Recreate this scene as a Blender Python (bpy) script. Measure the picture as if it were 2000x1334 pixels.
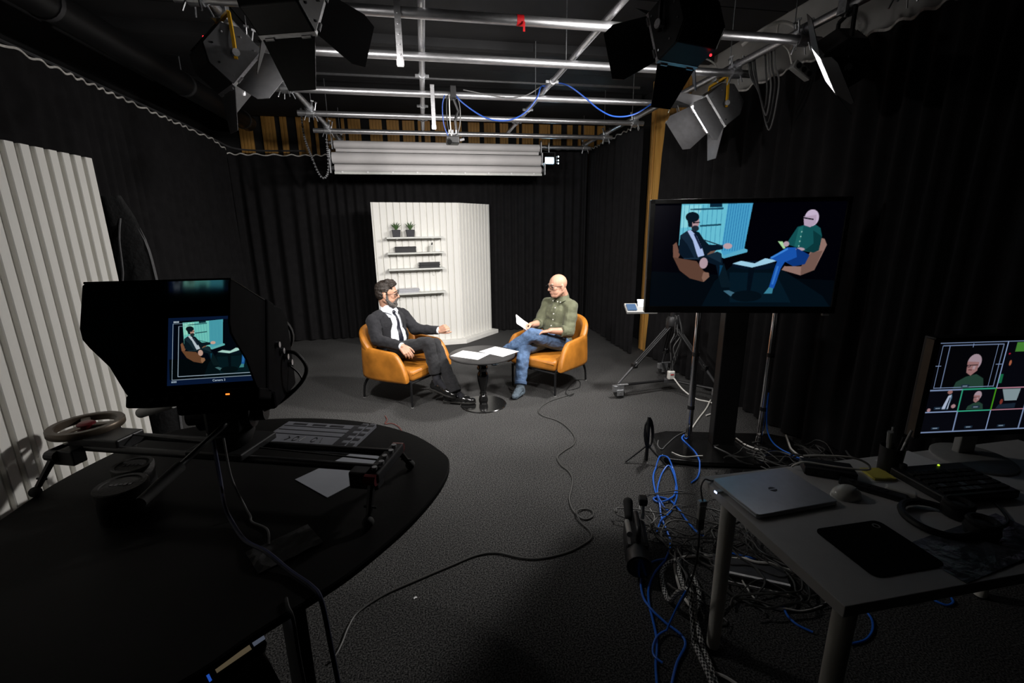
import bpy, bmesh, math, random
import numpy as np
from mathutils import Vector, Matrix, Euler, noise
from mathutils.bvhtree import BVHTree
V = Vector
PI = math.pi
R_ = math.radians
random.seed(7)
for o in list(bpy.data.objects):
    bpy.data.objects.remove(o, do_unlink=True)
SC = bpy.context.scene
COL = SC.collection

# ------------------------------------------------------------------ camera
cam_data = bpy.data.cameras.new('camera')
cam_data.sensor_width = 36.0
cam_data.lens = 16.0
cam_data.clip_start = 0.02
cam = bpy.data.objects.new('camera', cam_data)
COL.objects.link(cam)
YAW, PITCH, ROLL = 0.182, R_(14.1), R_(0.66)
_fw = V((math.sin(YAW) * math.cos(PITCH), math.cos(YAW) * math.cos(PITCH), -math.sin(PITCH)))
_rt = V((math.cos(YAW), -math.sin(YAW), 0))
_up = _rt.cross(_fw)
_r2 = _rt * math.cos(ROLL) - _up * math.sin(ROLL)
_u2 = _up * math.cos(ROLL) + _rt * math.sin(ROLL)
cam.matrix_world = Matrix(((_r2.x, _u2.x, -_fw.x, 0), (_r2.y, _u2.y, -_fw.y, 0), (_r2.z, _u2.z, -_fw.z, 1.66), (0, 0, 0, 1)))
SC.camera = cam

# ------------------------------------------------------------------ world and exposure
w = bpy.data.worlds.new('studio_dark')
SC.world = w
w.use_nodes = True
w.node_tree.nodes['Background'].inputs[0].default_value = (0.5, 0.55, 0.65, 1)
w.node_tree.nodes['Background'].inputs[1].default_value = 0.004
SC.view_settings.view_transform = 'Standard'
SC.view_settings.look = 'None'
SC.view_settings.gamma = 1.0
SC.view_settings.exposure = 0.0
SC.view_settings.use_curve_mapping = False
# lamp powers in watts, used by the lamp builders below
POWER_FLOOD = 19.0
POWER_BACK = 5.0
# the flood lights of the grid: position, point aimed at, power factor
FLOODS = {
    'left':  ((-1.06, 3.17, 2.605), (0.95, 4.60, 0.55), 1.25),
    'right': ((2.455, 3.78, 2.605), (-0.15, 4.10, 0.60), 3.0),
    'mid':   ((1.24, 2.22, 2.545), (0.30, 6.00, 1.05), 1.45),
    'top':   ((-0.50, 2.22, 2.565), (0.45, 5.0, 0.70), 1.1),
    'far':   ((2.42, 2.55, 2.580), (0.56, 4.41, 1.140), 0.55),
}

# ------------------------------------------------------------------ materials
def nodes_of(m):
    m.use_nodes = True
    return m.node_tree.nodes, m.node_tree.links, m.node_tree.nodes['Principled BSDF']

def mat(name, col, rough=0.5, metal=0.0, var=0.0, vscale=30.0, bump=0.0, bscale=60.0, spec=0.5, emit=None, estr=0.0, sheen=0.0, stretch=None, detail=4.0, coat=0.0):
    m = bpy.data.materials.new(name)
    n, l, b = nodes_of(m)
    c = tuple(col) + (1,)
    b.inputs['Base Color'].default_value = c
    b.inputs['Roughness'].default_value = rough
    b.inputs['Metallic'].default_value = metal
    b.inputs['Specular IOR Level'].default_value = spec
    if sheen:
        b.inputs['Sheen Weight'].default_value = sheen
        b.inputs['Sheen Roughness'].default_value = 0.5
    if coat:
        b.inputs['Coat Weight'].default_value = coat
        b.inputs['Coat Roughness'].default_value = 0.15
    tc = n.new('ShaderNodeTexCoord')
    src = tc.outputs['Object']
    if stretch:
        mp = n.new('ShaderNodeMapping')
        mp.inputs['Scale'].default_value = stretch
        l.new(src, mp.inputs['Vector'])
        src = mp.outputs['Vector']
    if var > 0:
        t = n.new('ShaderNodeTexNoise')
        t.inputs['Scale'].default_value = vscale
        t.inputs['Detail'].default_value = detail
        l.new(src, t.inputs['Vector'])
        r = n.new('ShaderNodeValToRGB')
        r.color_ramp.elements[0].position = 0.3
        r.color_ramp.elements[1].position = 0.7
        r.color_ramp.elements[0].color = tuple(max(0, x * (1 - var)) for x in col) + (1,)
        r.color_ramp.elements[1].color = tuple(min(1, x * (1 + var)) for x in col) + (1,)
        l.new(t.outputs['Fac'], r.inputs['Fac'])
        l.new(r.outputs['Color'], b.inputs['Base Color'])
    if bump > 0:
        t2 = n.new('ShaderNodeTexNoise')
        t2.inputs['Scale'].default_value = bscale
        t2.inputs['Detail'].default_value = 5.0
        l.new(src, t2.inputs['Vector'])
        bp = n.new('ShaderNodeBump')
        bp.inputs['Strength'].default_value = bump
        bp.inputs['Distance'].default_value = 0.01
        l.new(t2.outputs['Fac'], bp.inputs['Height'])
        l.new(bp.outputs['Normal'], b.inputs['Normal'])
    if emit:
        b.inputs['Emission Color'].default_value = tuple(emit) + (1,)
        b.inputs['Emission Strength'].default_value = estr
    return m

def screen_mat(name, strength=1.0):
    m = bpy.data.materials.new(name)
    n, l, b = nodes_of(m)
    a = n.new('ShaderNodeVertexColor')
    a.layer_name = 'picture'
    b.inputs['Base Color'].default_value = (0.004, 0.004, 0.005, 1)
    b.inputs['Roughness'].default_value = 0.25
    b.inputs['Specular IOR Level'].default_value = 0.3
    l.new(a.outputs['Color'], b.inputs['Emission Color'])
    b.inputs['Emission Strength'].default_value = strength
    return m

def carpet_mat():
    m = bpy.data.materials.new('charcoal_carpet')
    n, l, b = nodes_of(m)
    tc = n.new('ShaderNodeTexCoord')
    t = n.new('ShaderNodeTexNoise'); t.inputs['Scale'].default_value = 150; t.inputs['Detail'].default_value = 3
    t3 = n.new('ShaderNodeTexNoise'); t3.inputs['Scale'].default_value = 1.3; t3.inputs['Detail'].default_value = 3
    l.new(tc.outputs['Object'], t.inputs['Vector']); l.new(tc.outputs['Object'], t3.inputs['Vector'])
    r = n.new('ShaderNodeValToRGB')
    r.color_ramp.elements[0].position = 0.40; r.color_ramp.elements[1].position = 0.68
    r.color_ramp.elements[0].color = (0.010, 0.010, 0.0105, 1); r.color_ramp.elements[1].color = (0.135, 0.133, 0.130, 1)
    l.new(t.outputs['Fac'], r.inputs['Fac'])
    mx = n.new('ShaderNodeMixRGB'); mx.blend_type = 'MULTIPLY'; mx.inputs['Fac'].default_value = 0.35
    r2 = n.new('ShaderNodeValToRGB')
    r2.color_ramp.elements[0].color = (0.55, 0.55, 0.55, 1); r2.color_ramp.elements[0].position = 0.35
    r2.color_ramp.elements[1].position = 0.65
    l.new(t3.outputs['Fac'], r2.inputs['Fac'])
    l.new(r.outputs['Color'], mx.inputs['Color1']); l.new(r2.outputs['Color'], mx.inputs['Color2'])
    l.new(mx.outputs['Color'], b.inputs['Base Color'])
    b.inputs['Roughness'].default_value = 0.95
    b.inputs['Specular IOR Level'].default_value = 0.15
    bp = n.new('ShaderNodeBump'); bp.inputs['Strength'].default_value = 0.5; bp.inputs['Distance'].default_value = 0.004
    l.new(t.outputs['Fac'], bp.inputs['Height']); l.new(bp.outputs['Normal'], b.inputs['Normal'])
    return m

def wood_mat(name, c0, c1, axis=2):
    m = bpy.data.materials.new(name)
    n, l, b = nodes_of(m)
    tc = n.new('ShaderNodeTexCoord')
    mp = n.new('ShaderNodeMapping')
    sc = [26, 26, 26]; sc[axis] = 1.2
    mp.inputs['Scale'].default_value = sc
    l.new(tc.outputs['Object'], mp.inputs['Vector'])
    t = n.new('ShaderNodeTexNoise'); t.inputs['Scale'].default_value = 1.6; t.inputs['Detail'].default_value = 6
    l.new(mp.outputs['Vector'], t.inputs['Vector'])
    r = n.new('ShaderNodeValToRGB')
    r.color_ramp.elements[0].position = 0.33; r.color_ramp.elements[1].position = 0.68
    r.color_ramp.elements[0].color = tuple(c0) + (1,); r.color_ramp.elements[1].color = tuple(c1) + (1,)
    l.new(t.outputs['Fac'], r.inputs['Fac']); l.new(r.outputs['Color'], b.inputs['Base Color'])
    b.inputs['Roughness'].default_value = 0.5
    bp = n.new('ShaderNodeBump'); bp.inputs['Strength'].default_value = 0.15; bp.inputs['Distance'].default_value = 0.003
    l.new(t.outputs['Fac'], bp.inputs['Height']); l.new(bp.outputs['Normal'], b.inputs['Normal'])
    return m

def checker_mat(name, c0, c1, scale):
    m = bpy.data.materials.new(name)
    n, l, b = nodes_of(m)
    uv = n.new('ShaderNodeUVMap'); uv.uv_map = 'along'
    mp = n.new('ShaderNodeMapping'); mp.inputs['Scale'].default_value = scale
    mp.inputs['Rotation'].default_value = (0, 0, R_(20))
    ck = n.new('ShaderNodeTexChecker'); ck.inputs['Scale'].default_value = 1.0
    ck.inputs['Color1'].default_value = tuple(c0) + (1,); ck.inputs['Color2'].default_value = tuple(c1) + (1,)
    l.new(uv.outputs['UV'], mp.inputs['Vector']); l.new(mp.outputs['Vector'], ck.inputs['Vector'])
    l.new(ck.outputs['Color'], b.inputs['Base Color'])
    b.inputs['Roughness'].default_value = 0.6
    return m

M = {}
M['carpet'] = carpet_mat()
M['ceiling'] = mat('matt_black_ceiling', (0.024, 0.024, 0.026), 0.8, var=0.25, vscale=3, bump=0.1, bscale=200)
M['wall_dark'] = mat('dark_wall_paint', (0.012, 0.012, 0.013), 0.9, var=0.2, vscale=5)
M['wall_pale'] = mat('pale_wall_paint', (0.42, 0.41, 0.39), 0.85, var=0.12, vscale=4, bump=0.1, bscale=150)
M['curtain'] = mat('black_molton_cloth', (0.0125, 0.012, 0.0127), 0.95, spec=0.05, sheen=0.015, bump=0.25, bscale=900, var=0.15, vscale=12)
M['tape'] = mat('white_heading_tape', (0.55, 0.53, 0.50), 0.8, var=0.2, vscale=40)
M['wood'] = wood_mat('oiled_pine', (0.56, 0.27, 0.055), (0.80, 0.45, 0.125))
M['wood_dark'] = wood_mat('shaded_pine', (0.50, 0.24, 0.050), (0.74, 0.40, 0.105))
M['alu'] = mat('brushed_aluminium', (0.62, 0.62, 0.64), 0.34, 0.9, var=0.18, vscale=18, bump=0.08, bscale=120, stretch=(1, 6, 6))
M['steel'] = mat('galvanised_steel', (0.55, 0.56, 0.58), 0.38, 0.9, var=0.2, vscale=60)
M['chrome'] = mat('polished_chrome', (0.72, 0.72, 0.74), 0.10, 1.0, var=0.05, vscale=30)
M['white_paint'] = mat('white_painted_wood', (0.80, 0.79, 0.75), 0.55, var=0.05, vscale=9, bump=0.06, bscale=60, stretch=(1, 1, 0.15))
M['groove'] = mat('grey_groove_shadow_board', (0.30, 0.29, 0.27), 0.8, var=0.1, vscale=9)
M['shelf'] = mat('pale_shelf_board', (0.62, 0.63, 0.60), 0.5, var=0.06, vscale=12)
M['black_gloss'] = mat('black_lacquer', (0.008, 0.008, 0.008), 0.16, var=0.2, vscale=20, coat=0.4)
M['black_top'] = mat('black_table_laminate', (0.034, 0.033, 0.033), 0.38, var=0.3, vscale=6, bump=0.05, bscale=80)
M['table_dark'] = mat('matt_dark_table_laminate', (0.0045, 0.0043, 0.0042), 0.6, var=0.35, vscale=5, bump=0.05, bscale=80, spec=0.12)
M['hood'] = mat('matt_black_hood', (0.006, 0.006, 0.007), 0.7, var=0.2, vscale=30, bump=0.04, bscale=300, spec=0.02)
M['black_plastic'] = mat('black_plastic', (0.012, 0.012, 0.013), 0.45, var=0.2, vscale=40, bump=0.05, bscale=300)
M['black_metal'] = mat('black_powder_coat', (0.016, 0.016, 0.017), 0.42, 0.3, var=0.15, vscale=60, bump=0.04, bscale=400)
M['grey_metal'] = mat('grey_painted_sheet', (0.085, 0.085, 0.09), 0.45, 0.4, var=0.12, vscale=25, bump=0.03, bscale=300)
M['dark_rubber'] = mat('dark_rubber', (0.014, 0.014, 0.014), 0.8, var=0.2, vscale=50)
M['leather'] = mat('tan_leather', (0.43, 0.16, 0.020), 0.36, var=0.30, vscale=7, bump=0.22, bscale=260, spec=0.5)
M['yellow'] = mat('yellow_enamel', (0.75, 0.40, 0.01), 0.4, var=0.1, vscale=30)
M['red_led'] = mat('red_indicator', (0.2, 0, 0), 0.4, emit=(1, 0.02, 0.03), estr=3.0)
M['orange_led'] = mat('orange_indicator', (0.2, 0.05, 0), 0.4, emit=(1, 0.25, 0.03), estr=1.6)
M['green_led'] = mat('green_indicator', (0.1, 0.2, 0), 0.4, emit=(0.6, 0.9, 0.05), estr=1.0)
M['blue_led'] = mat('blue_indicator', (0.1, 0.1, 0.4), 0.4, emit=(0.5, 0.6, 1.0), estr=3.0)
M['panel_glow'] = mat('led_diffuser', (0.8, 0.8, 0.8), 0.5, emit=(1.0, 0.97, 0.94), estr=9.0)
M['back_glow'] = mat('cold_led_diffuser', (0.8, 0.8, 0.8), 0.5, emit=(0.62, 0.86, 1.0), estr=14.0)
M['red_tape'] = mat('red_tape', (0.65, 0.01, 0.015), 0.5, var=0.1, vscale=30)
M['cable_black'] = mat('black_cable', (0.013, 0.013, 0.014), 0.5, var=0.1, vscale=30)
M['cable_grey'] = mat('grey_cable', (0.10, 0.10, 0.10), 0.5, var=0.1, vscale=30)
M['cable_floor'] = mat('dark_grey_floor_cable', (0.05, 0.05, 0.048), 0.5, var=0.1, vscale=30)
M['cable_blue'] = mat('blue_cable', (0.016, 0.15, 0.72), 0.4, var=0.1, vscale=30)
M['cable_blue_dark'] = mat('dark_blue_cable', (0.008, 0.055, 0.30), 0.4, var=0.1, vscale=30)
M['cable_white'] = mat('white_cable', (0.72, 0.70, 0.66), 0.5, var=0.06, vscale=30)
M['cable_red'] = mat('brown_red_cable', (0.12, 0.03, 0.025), 0.5, var=0.1, vscale=30)
M['braid'] = checker_mat('braided_sleeve', (0.60, 0.60, 0.58), (0.012, 0.012, 0.014), (95, 8, 1))
M['paper'] = mat('white_paper', (0.86, 0.86, 0.87), 0.7, var=0.02, vscale=60)
M['print'] = mat('grey_print', (0.35, 0.35, 0.37), 0.7, var=0.05, vscale=60)
M['roll_paper'] = mat('grey_white_backdrop_paper', (0.62, 0.60, 0.60), 0.6, var=0.07, vscale=2.2, bump=0.02, bscale=20)
M['desk_top'] = mat('white_desk_laminate', (0.62, 0.61, 0.60), 0.42, var=0.04, vscale=12)
M['desk_leg'] = mat('white_lacquer_leg', (0.70, 0.68, 0.62), 0.35, var=0.05, vscale=15)
M['laptop'] = mat('silver_laptop_shell', (0.62, 0.64, 0.68), 0.36, 0.75, var=0.04, vscale=40)
M['white_gloss'] = mat('white_gloss_plastic', (0.75, 0.74, 0.70), 0.18, var=0.03, vscale=20)
M['grey_plastic'] = mat('grey_plastic', (0.30, 0.30, 0.29), 0.45, var=0.06, vscale=40)
M['yellow_note'] = mat('yellow_sticky_note', (0.70, 0.60, 0.10), 0.7, var=0.04, vscale=40)
M['clear_bag'] = mat('clear_plastic_bag', (0.11, 0.12, 0.145), 0.16, var=0.5, vscale=14, bump=0.6, bscale=25, spec=0.8)
M['pot'] = mat('dark_grey_pot', (0.035, 0.036, 0.042), 0.7, var=0.1, vscale=30)
M['leaf'] = mat('aloe_leaf', (0.055, 0.11, 0.035), 0.45, var=0.4, vscale=25)
M['soil'] = mat('potting_soil', (0.02, 0.014, 0.01), 0.95, var=0.4, vscale=120, bump=0.6, bscale=90)
M['box_black'] = mat('black_box_card', (0.014, 0.014, 0.016), 0.6, var=0.15, vscale=30)
M['cup'] = mat('pale_glass_cup', (0.62, 0.62, 0.58), 0.2, var=0.05, vscale=20)
M['mag_grey'] = mat('grey_magazine_edge', (0.33, 0.34, 0.38), 0.6, var=0.3, vscale=90, stretch=(1, 1, 12))
M['mag_light'] = mat('light_magazine_edge', (0.6, 0.6, 0.62), 0.6, var=0.2, vscale=90, stretch=(1, 1, 12))
M['screen_blue'] = mat('blue_lit_display', (0.02, 0.03, 0.05), 0.3, emit=(0.10, 0.24, 0.48), estr=0.55)
M['slate'] = mat('clapper_board_face', (0.15, 0.155, 0.175), 0.35, var=0.08, vscale=14)
M['slate_dark'] = mat('clapper_dark_stripe', (0.02, 0.02, 0.024), 0.4, var=0.1, vscale=20)
M['note_card'] = mat('pale_card', (0.30, 0.315, 0.35), 0.6, var=0.04, vscale=12)
M['cap_face'] = mat('textured_cap_face', (0.022, 0.021, 0.020), 0.7, var=0.4, vscale=60, bump=0.3, bscale=120)
M['flywheel'] = mat('bronze_anodised_wheel', (0.085, 0.066, 0.048), 0.40, 0.6, var=0.12, vscale=20)
M['red_anod'] = mat('red_anodised_part', (0.12, 0.008, 0.012), 0.4, 0.4, var=0.1, vscale=30)
M['cloth_black'] = mat('black_nylon', (0.014, 0.014, 0.015), 0.6, bump=0.3, bscale=40, var=0.2, vscale=12)
M['reflector'] = mat('grey_reflective_edging', (0.10, 0.10, 0.105), 0.5, var=0.15, vscale=30)
M['pad'] = mat('black_fabric_pad', (0.006, 0.006, 0.0065), 0.9, var=0.2, vscale=60, spec=0.1)
M['rec_display'] = mat('recorder_display_reflection', (0.05, 0.045, 0.035), 0.3, emit=(0.42, 0.33, 0.20), estr=0.16)  # faint emission stands in for light reflected off the recorder display
M['rec_display_blue'] = mat('blue_display_reflection', (0.05, 0.05, 0.06), 0.3, emit=(0.40, 0.46, 0.62), estr=0.14)  # bluish reflection on the second display, put in as emission
M['rec_strip'] = mat('blue_light_strip', (0.02, 0.05, 0.2), 0.3, emit=(0.03, 0.14, 0.75), estr=0.45)
# people
M['skin'] = mat('skin', (0.48, 0.26, 0.175), 0.48, var=0.10, vscale=22, bump=0.05, bscale=220, spec=0.4)
M['skin_pale'] = mat('pale_skin', (0.48, 0.26, 0.18), 0.52, var=0.08, vscale=22, bump=0.05, bscale=220, spec=0.3)
M['hair'] = mat('dark_brown_hair', (0.022, 0.015, 0.011), 0.5, var=0.5, vscale=120, bump=0.6, bscale=200)
M['beard'] = mat('greying_beard', (0.085, 0.075, 0.068), 0.7, var=0.6, vscale=120, bump=0.8, bscale=220)
M['eye'] = mat('eye_white', (0.75, 0.73, 0.70), 0.25, var=0.03, vscale=30)
M['iris'] = mat('dark_iris', (0.03, 0.02, 0.015), 0.2, var=0.1, vscale=30)
M['lips'] = mat('lip_skin', (0.45, 0.18, 0.14), 0.45, var=0.06, vscale=40)
M['frames'] = mat('dark_spectacle_frame', (0.015, 0.012, 0.012), 0.25, var=0.1, vscale=30)
M['lens'] = mat('spectacle_lens', (0.55, 0.42, 0.36), 0.08, var=0.05, vscale=20)
M['suit'] = mat('charcoal_suit_wool', (0.022, 0.022, 0.025), 0.85, spec=0.12, sheen=0.06, var=0.18, vscale=90, bump=0.25, bscale=700)
M['trouser'] = mat('charcoal_trouser_wool', (0.022, 0.022, 0.024), 0.85, spec=0.15, sheen=0.08, var=0.18, vscale=90, bump=0.25, bscale=700)
M['shirt_white'] = mat('white_cotton_shirt', (0.74, 0.76, 0.80), 0.75, var=0.04, vscale=30, bump=0.18, bscale=30)
M['tie'] = mat('navy_silk_tie', (0.010, 0.011, 0.020), 0.38, var=0.3, vscale=90)
M['shirt_olive'] = mat('olive_cotton_shirt', (0.098, 0.103, 0.058), 0.8, sheen=0.12, var=0.14, vscale=14, bump=0.35, bscale=34)
M['button'] = mat('pearl_button', (0.7, 0.7, 0.66), 0.3, var=0.05, vscale=30)
M['denim'] = mat('faded_blue_denim', (0.068, 0.122, 0.228), 0.8, var=0.38, vscale=16, bump=0.4, bscale=60)
M['sock_grey'] = mat('blue_grey_sock', (0.125, 0.165, 0.205), 0.9, var=0.2, vscale=60, bump=0.5, bscale=250)
M['sock_dark'] = mat('charcoal_sock', (0.020, 0.020, 0.026), 0.9, var=0.2, vscale=60, bump=0.4, bscale=250)
M['shoe'] = mat('polished_black_leather', (0.010, 0.010, 0.010), 0.18, var=0.2, vscale=30, coat=0.5)
M['sole'] = mat('shoe_sole', (0.025, 0.024, 0.022), 0.6, var=0.2, vscale=30)
# ------------------------------------------------------------------ geometry helpers
def set_mesh(name, verts, faces, material, smooth=False):
    me = bpy.data.meshes.new(name)
    me.from_pydata([tuple(v) for v in verts], [], faces)
    me.update()
    if material is not None:
        me.materials.append(M[material] if isinstance(material, str) else material)
    if smooth:
        me.polygons.foreach_set('use_smooth', [True] * len(me.polygons))
    return me

def put(name, me, parent=None, loc=None, rot=None):
    o = bpy.data.objects.new(name, me)
    COL.objects.link(o)
    if parent is not None:
        o.parent = parent
    if loc is not None:
        o.location = loc
    if rot is not None:
        o.rotation_euler = rot
    return o

def tag(o, label=None, cat=None, group=None, kind=None):
    if label: o['label'] = label
    if cat: o['category'] = cat
    if group: o['group'] = group
    if kind: o['kind'] = kind
    return o

def thing(name, label, cat, loc=(0, 0, 0), rz=0.0, group=None):
    o = bpy.data.objects.new(name, None)
    COL.objects.link(o)
    o.empty_display_size = 0.1
    o.location = loc
    o.rotation_euler = (0, 0, rz)
    return tag(o, label, cat, group)

def copy_tree(o, parent=None):
    c = o.copy()
    COL.objects.link(c)
    c.parent = parent
    for ch in list(o.children):
        copy_tree(ch, c)
    return c

def rot_to(d):
    """matrix whose local z points along d"""
    return V(d).normalized().to_track_quat('Z', 'Y').to_matrix()

class MB:
    """collects solids, builds ONE mesh object"""
    def __init__(s):
        s.v = []; s.f = []
    def add(s, vs, fs, mx=None):
        b = len(s.v)
        for p in vs:
            p = V(p)
            s.v.append(mx @ p if mx is not None else p)
        s.f += [tuple(i + b for i in f) for f in fs]
        return s
    def box(s, c, size, rz=0.0, mx=None):
        x, y, z = size[0] / 2, size[1] / 2, size[2] / 2
        vs = [V((a * x, b * y, d * z)) for d in (-1, 1) for b in (-1, 1) for a in (-1, 1)]
        fs = [(0, 2, 3, 1), (4, 5, 7, 6), (0, 1, 5, 4), (2, 6, 7, 3), (0, 4, 6, 2), (1, 3, 7, 5)]
        if mx is None:
            mx = Matrix.Rotation(rz, 3, 'Z')
        vs = [mx @ p + V(c) for p in vs]
        return s.add(vs, fs)
    def cyl(s, p0, p1, r0, r1=None, seg=14, cap=True):
        r1 = r0 if r1 is None else r1
        p0, p1 = V(p0), V(p1)
        m = rot_to(p1 - p0)
        vs = []
        for p, r in ((p0, r0), (p1, r1)):
            for k in range(seg):
                a = 2 * PI * k / seg
                vs.append(p + m @ V((r * math.cos(a), r * math.sin(a), 0)))
        fs = [(k, (k + 1) % seg, seg + (k + 1) % seg, seg + k) for k in range(seg)]
        if cap:
            fs.append(tuple(range(seg - 1, -1, -1)))
            fs.append(tuple(range(seg, 2 * seg)))
        return s.add(vs, fs)
    def lathe(s, prof, c=(0, 0, 0), seg=24, mx=None):
        vs = []; fs = []
        for r, z in prof:
            for k in range(seg):
                a = 2 * PI * k / seg
                vs.append(V((r * math.cos(a), r * math.sin(a), z)))
        n = len(prof)
        for i in range(n - 1):
            for k in range(seg):
                fs.append((i * seg + k, i * seg + (k + 1) % seg, (i + 1) * seg + (k + 1) % seg, (i + 1) * seg + k))
        fs.append(tuple(range(seg - 1, -1, -1)))
        fs.append(tuple(range((n - 1) * seg, n * seg)))
        if mx is not None:
            vs = [mx @ p for p in vs]
        vs = [p + V(c) for p in vs]
        return s.add(vs, fs)
    def prism(s, poly, z0, z1, mx=None):
        n = len(poly)
        vs = [V((x, y, z0)) for x, y in poly] + [V((x, y, z1)) for x, y in poly]
        fs = [tuple(range(n - 1, -1, -1)), tuple(range(n, 2 * n))]
        fs += [(k, (k + 1) % n, n + (k + 1) % n, n + k) for k in range(n)]
        return s.add(vs, fs, mx)
    def ball(s, c, r, mx=None, su=14, sv=9):
        r = (r, r, r) if isinstance(r, (int, float)) else r
        vs = [V((0, 0, -r[2]))]; fs = []
        for i in range(1, sv):
            t = -PI / 2 + PI * i / sv
            for k in range(su):
                a = 2 * PI * k / su
                vs.append(V((r[0] * math.cos(t) * math.cos(a), r[1] * math.cos(t) * math.sin(a), r[2] * math.sin(t))))
        vs.append(V((0, 0, r[2])))
        for k in range(su):
            fs.append((0, 1 + (k + 1) % su, 1 + k))
        for i in range(sv - 2):
            for k in range(su):
                a = 1 + i * su
                fs.append((a + k, a + (k + 1) % su, a + su + (k + 1) % su, a + su + k))
        a = 1 + (sv - 2) * su
        for k in range(su):
            fs.append((a + k, a + (k + 1) % su, a + su))
        if mx is not None:
            vs = [mx @ p for p in vs]
        return s.add([p + V(c) for p in vs], fs)
    def cap(s, p0, p1, r0, r1=None, su=14):
        """capsule that tapers"""
        r1 = r0 if r1 is None else r1
        s.ball(p0, r0, su=su); s.ball(p1, r1, su=su)
        if (V(p1) - V(p0)).length > 1e-4:
            s.cyl(p0, p1, r0, r1, seg=su)
        return s
    def chain(s, pts, rs):
        for i in range(len(pts) - 1):
            s.cap(pts[i], pts[i + 1], rs[i], rs[i + 1])
        return s
    def tube(s, pts, r, seg=8, closed=False, caps=True):
        pts = [V(p) for p in pts]
        n = len(pts)
        rs = r if isinstance(r, (list, tuple)) else [r] * n
        nrm = None; vs = []; fs = []
        for i in range(n):
            if closed:
                t = pts[(i + 1) % n] - pts[i - 1]
            else:
                t = pts[min(i + 1, n - 1)] - pts[max(i - 1, 0)]
            if t.length < 1e-9: t = V((0, 0, 1))
            t.normalize()
            if nrm is None:
                nrm = t.orthogonal().normalized()
            else:
                nrm = (nrm - t * nrm.dot(t))
                nrm = nrm.normalized() if nrm.length > 1e-6 else t.orthogonal().normalized()
            bn = t.cross(nrm)
            for k in range(seg):
                a = 2 * PI * k / seg
                vs.append(pts[i] + nrm * (rs[i] * math.cos(a)) + bn * (rs[i] * math.sin(a)))
        m = n if closed else n - 1
        for i in range(m):
            j = (i + 1) % n
            for k in range(seg):
                fs.append((i * seg + k, i * seg + (k + 1) % seg, j * seg + (k + 1) % seg, j * seg + k))
        if caps and not closed:
            fs.append(tuple(range(seg - 1, -1, -1)))
            fs.append(tuple(range((n - 1) * seg, n * seg)))
        return s.add(vs, fs)
    def sheet(s, grid, thick):
        """grid of points (rows of equal length) given a thickness along its normals"""
        rows, cols = len(grid), len(grid[0])
        g = [[V(p) for p in row] for row in grid]
        off = []
        for i in range(rows):
            for j in range(cols):
                du = g[i][min(j + 1, cols - 1)] - g[i][max(j - 1, 0)]
                dv = g[min(i + 1, rows - 1)][j] - g[max(i - 1, 0)][j]
                nn = du.cross(dv)
                nn = nn.normalized() if nn.length > 1e-9 else V((0, 0, 1))
                off.append(nn * thick)
        vs = [g[i][j] for i in range(rows) for j in range(cols)]
        top = [vs[k] + off[k] for k in range(len(vs))]
        N = rows * cols; fs = []
        for i in range(rows - 1):
            for j in range(cols - 1):
                a = i * cols + j
                fs.append((a, a + cols, a + cols + 1, a + 1))
                fs.append((N + a, N + a + 1, N + a + cols + 1, N + a + cols))
        rim = [j for j in range(cols)] + [i * cols + cols - 1 for i in range(1, rows)] + \
              [(rows - 1) * cols + j for j in range(cols - 2, -1, -1)] + [i * cols for i in range(rows - 2, 0, -1)]
        for k in range(len(rim)):
            a, b = rim[k], rim[(k + 1) % len(rim)]
            fs.append((a, b, N + b, N + a))
        return s.add(vs + top, fs)
    def build(s, name, material, parent=None, smooth=False, bevel=0.0, seg=2, loc=None, rot=None, fix=True):
        me = set_mesh(name, s.v, s.f, material, smooth)
        if fix:
            bm = bmesh.new(); bm.from_mesh(me)
            bmesh.ops.recalc_face_normals(bm, faces=bm.faces)
            bm.to_mesh(me); bm.free()
        o = put(name, me, parent, loc, rot)
        if bevel > 0:
            b = o.modifiers.new('bevel', 'BEVEL')
            b.width = bevel; b.segments = seg; b.limit_method = 'ANGLE'; b.angle_limit = R_(40)
            b.harden_normals = False
        if smooth:
            try:
                me.set_sharp_from_angle(angle=R_(38))
            except Exception:
                pass
        return o

def spline(pts, n=8, closed=False):
    """Catmull-Rom through the points"""
    P = [V(p) for p in pts]; out = []; m = len(P)
    rng = range(m) if closed else range(m - 1)
    for i in rng:
        if closed:
            a, b, c, d = P[(i - 1) % m], P[i], P[(i + 1) % m], P[(i + 2) % m]
        else:
            a, b, c, d = P[max(i - 1, 0)], P[i], P[i + 1], P[min(i + 2, m - 1)]
        for k in range(n):
            t = k / n
            out.append(0.5 * ((2 * b) + (c - a) * t + (2 * a - 5 * b + 4 * c - d) * t * t + (3 * b - a - 3 * c + d) * t ** 3))
    if not closed:
        out.append(P[-1])
    return out

def cable(name, pts, r, material, label, group=None, seg=7, n=8, cat='cable', sm=True, parent=None):
    o = MB().tube(spline(pts, n) if sm else pts, r, seg).build(name, material, parent, smooth=True, fix=False)
    if parent is None:
        tag(o, label, cat, group)
    return o

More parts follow.
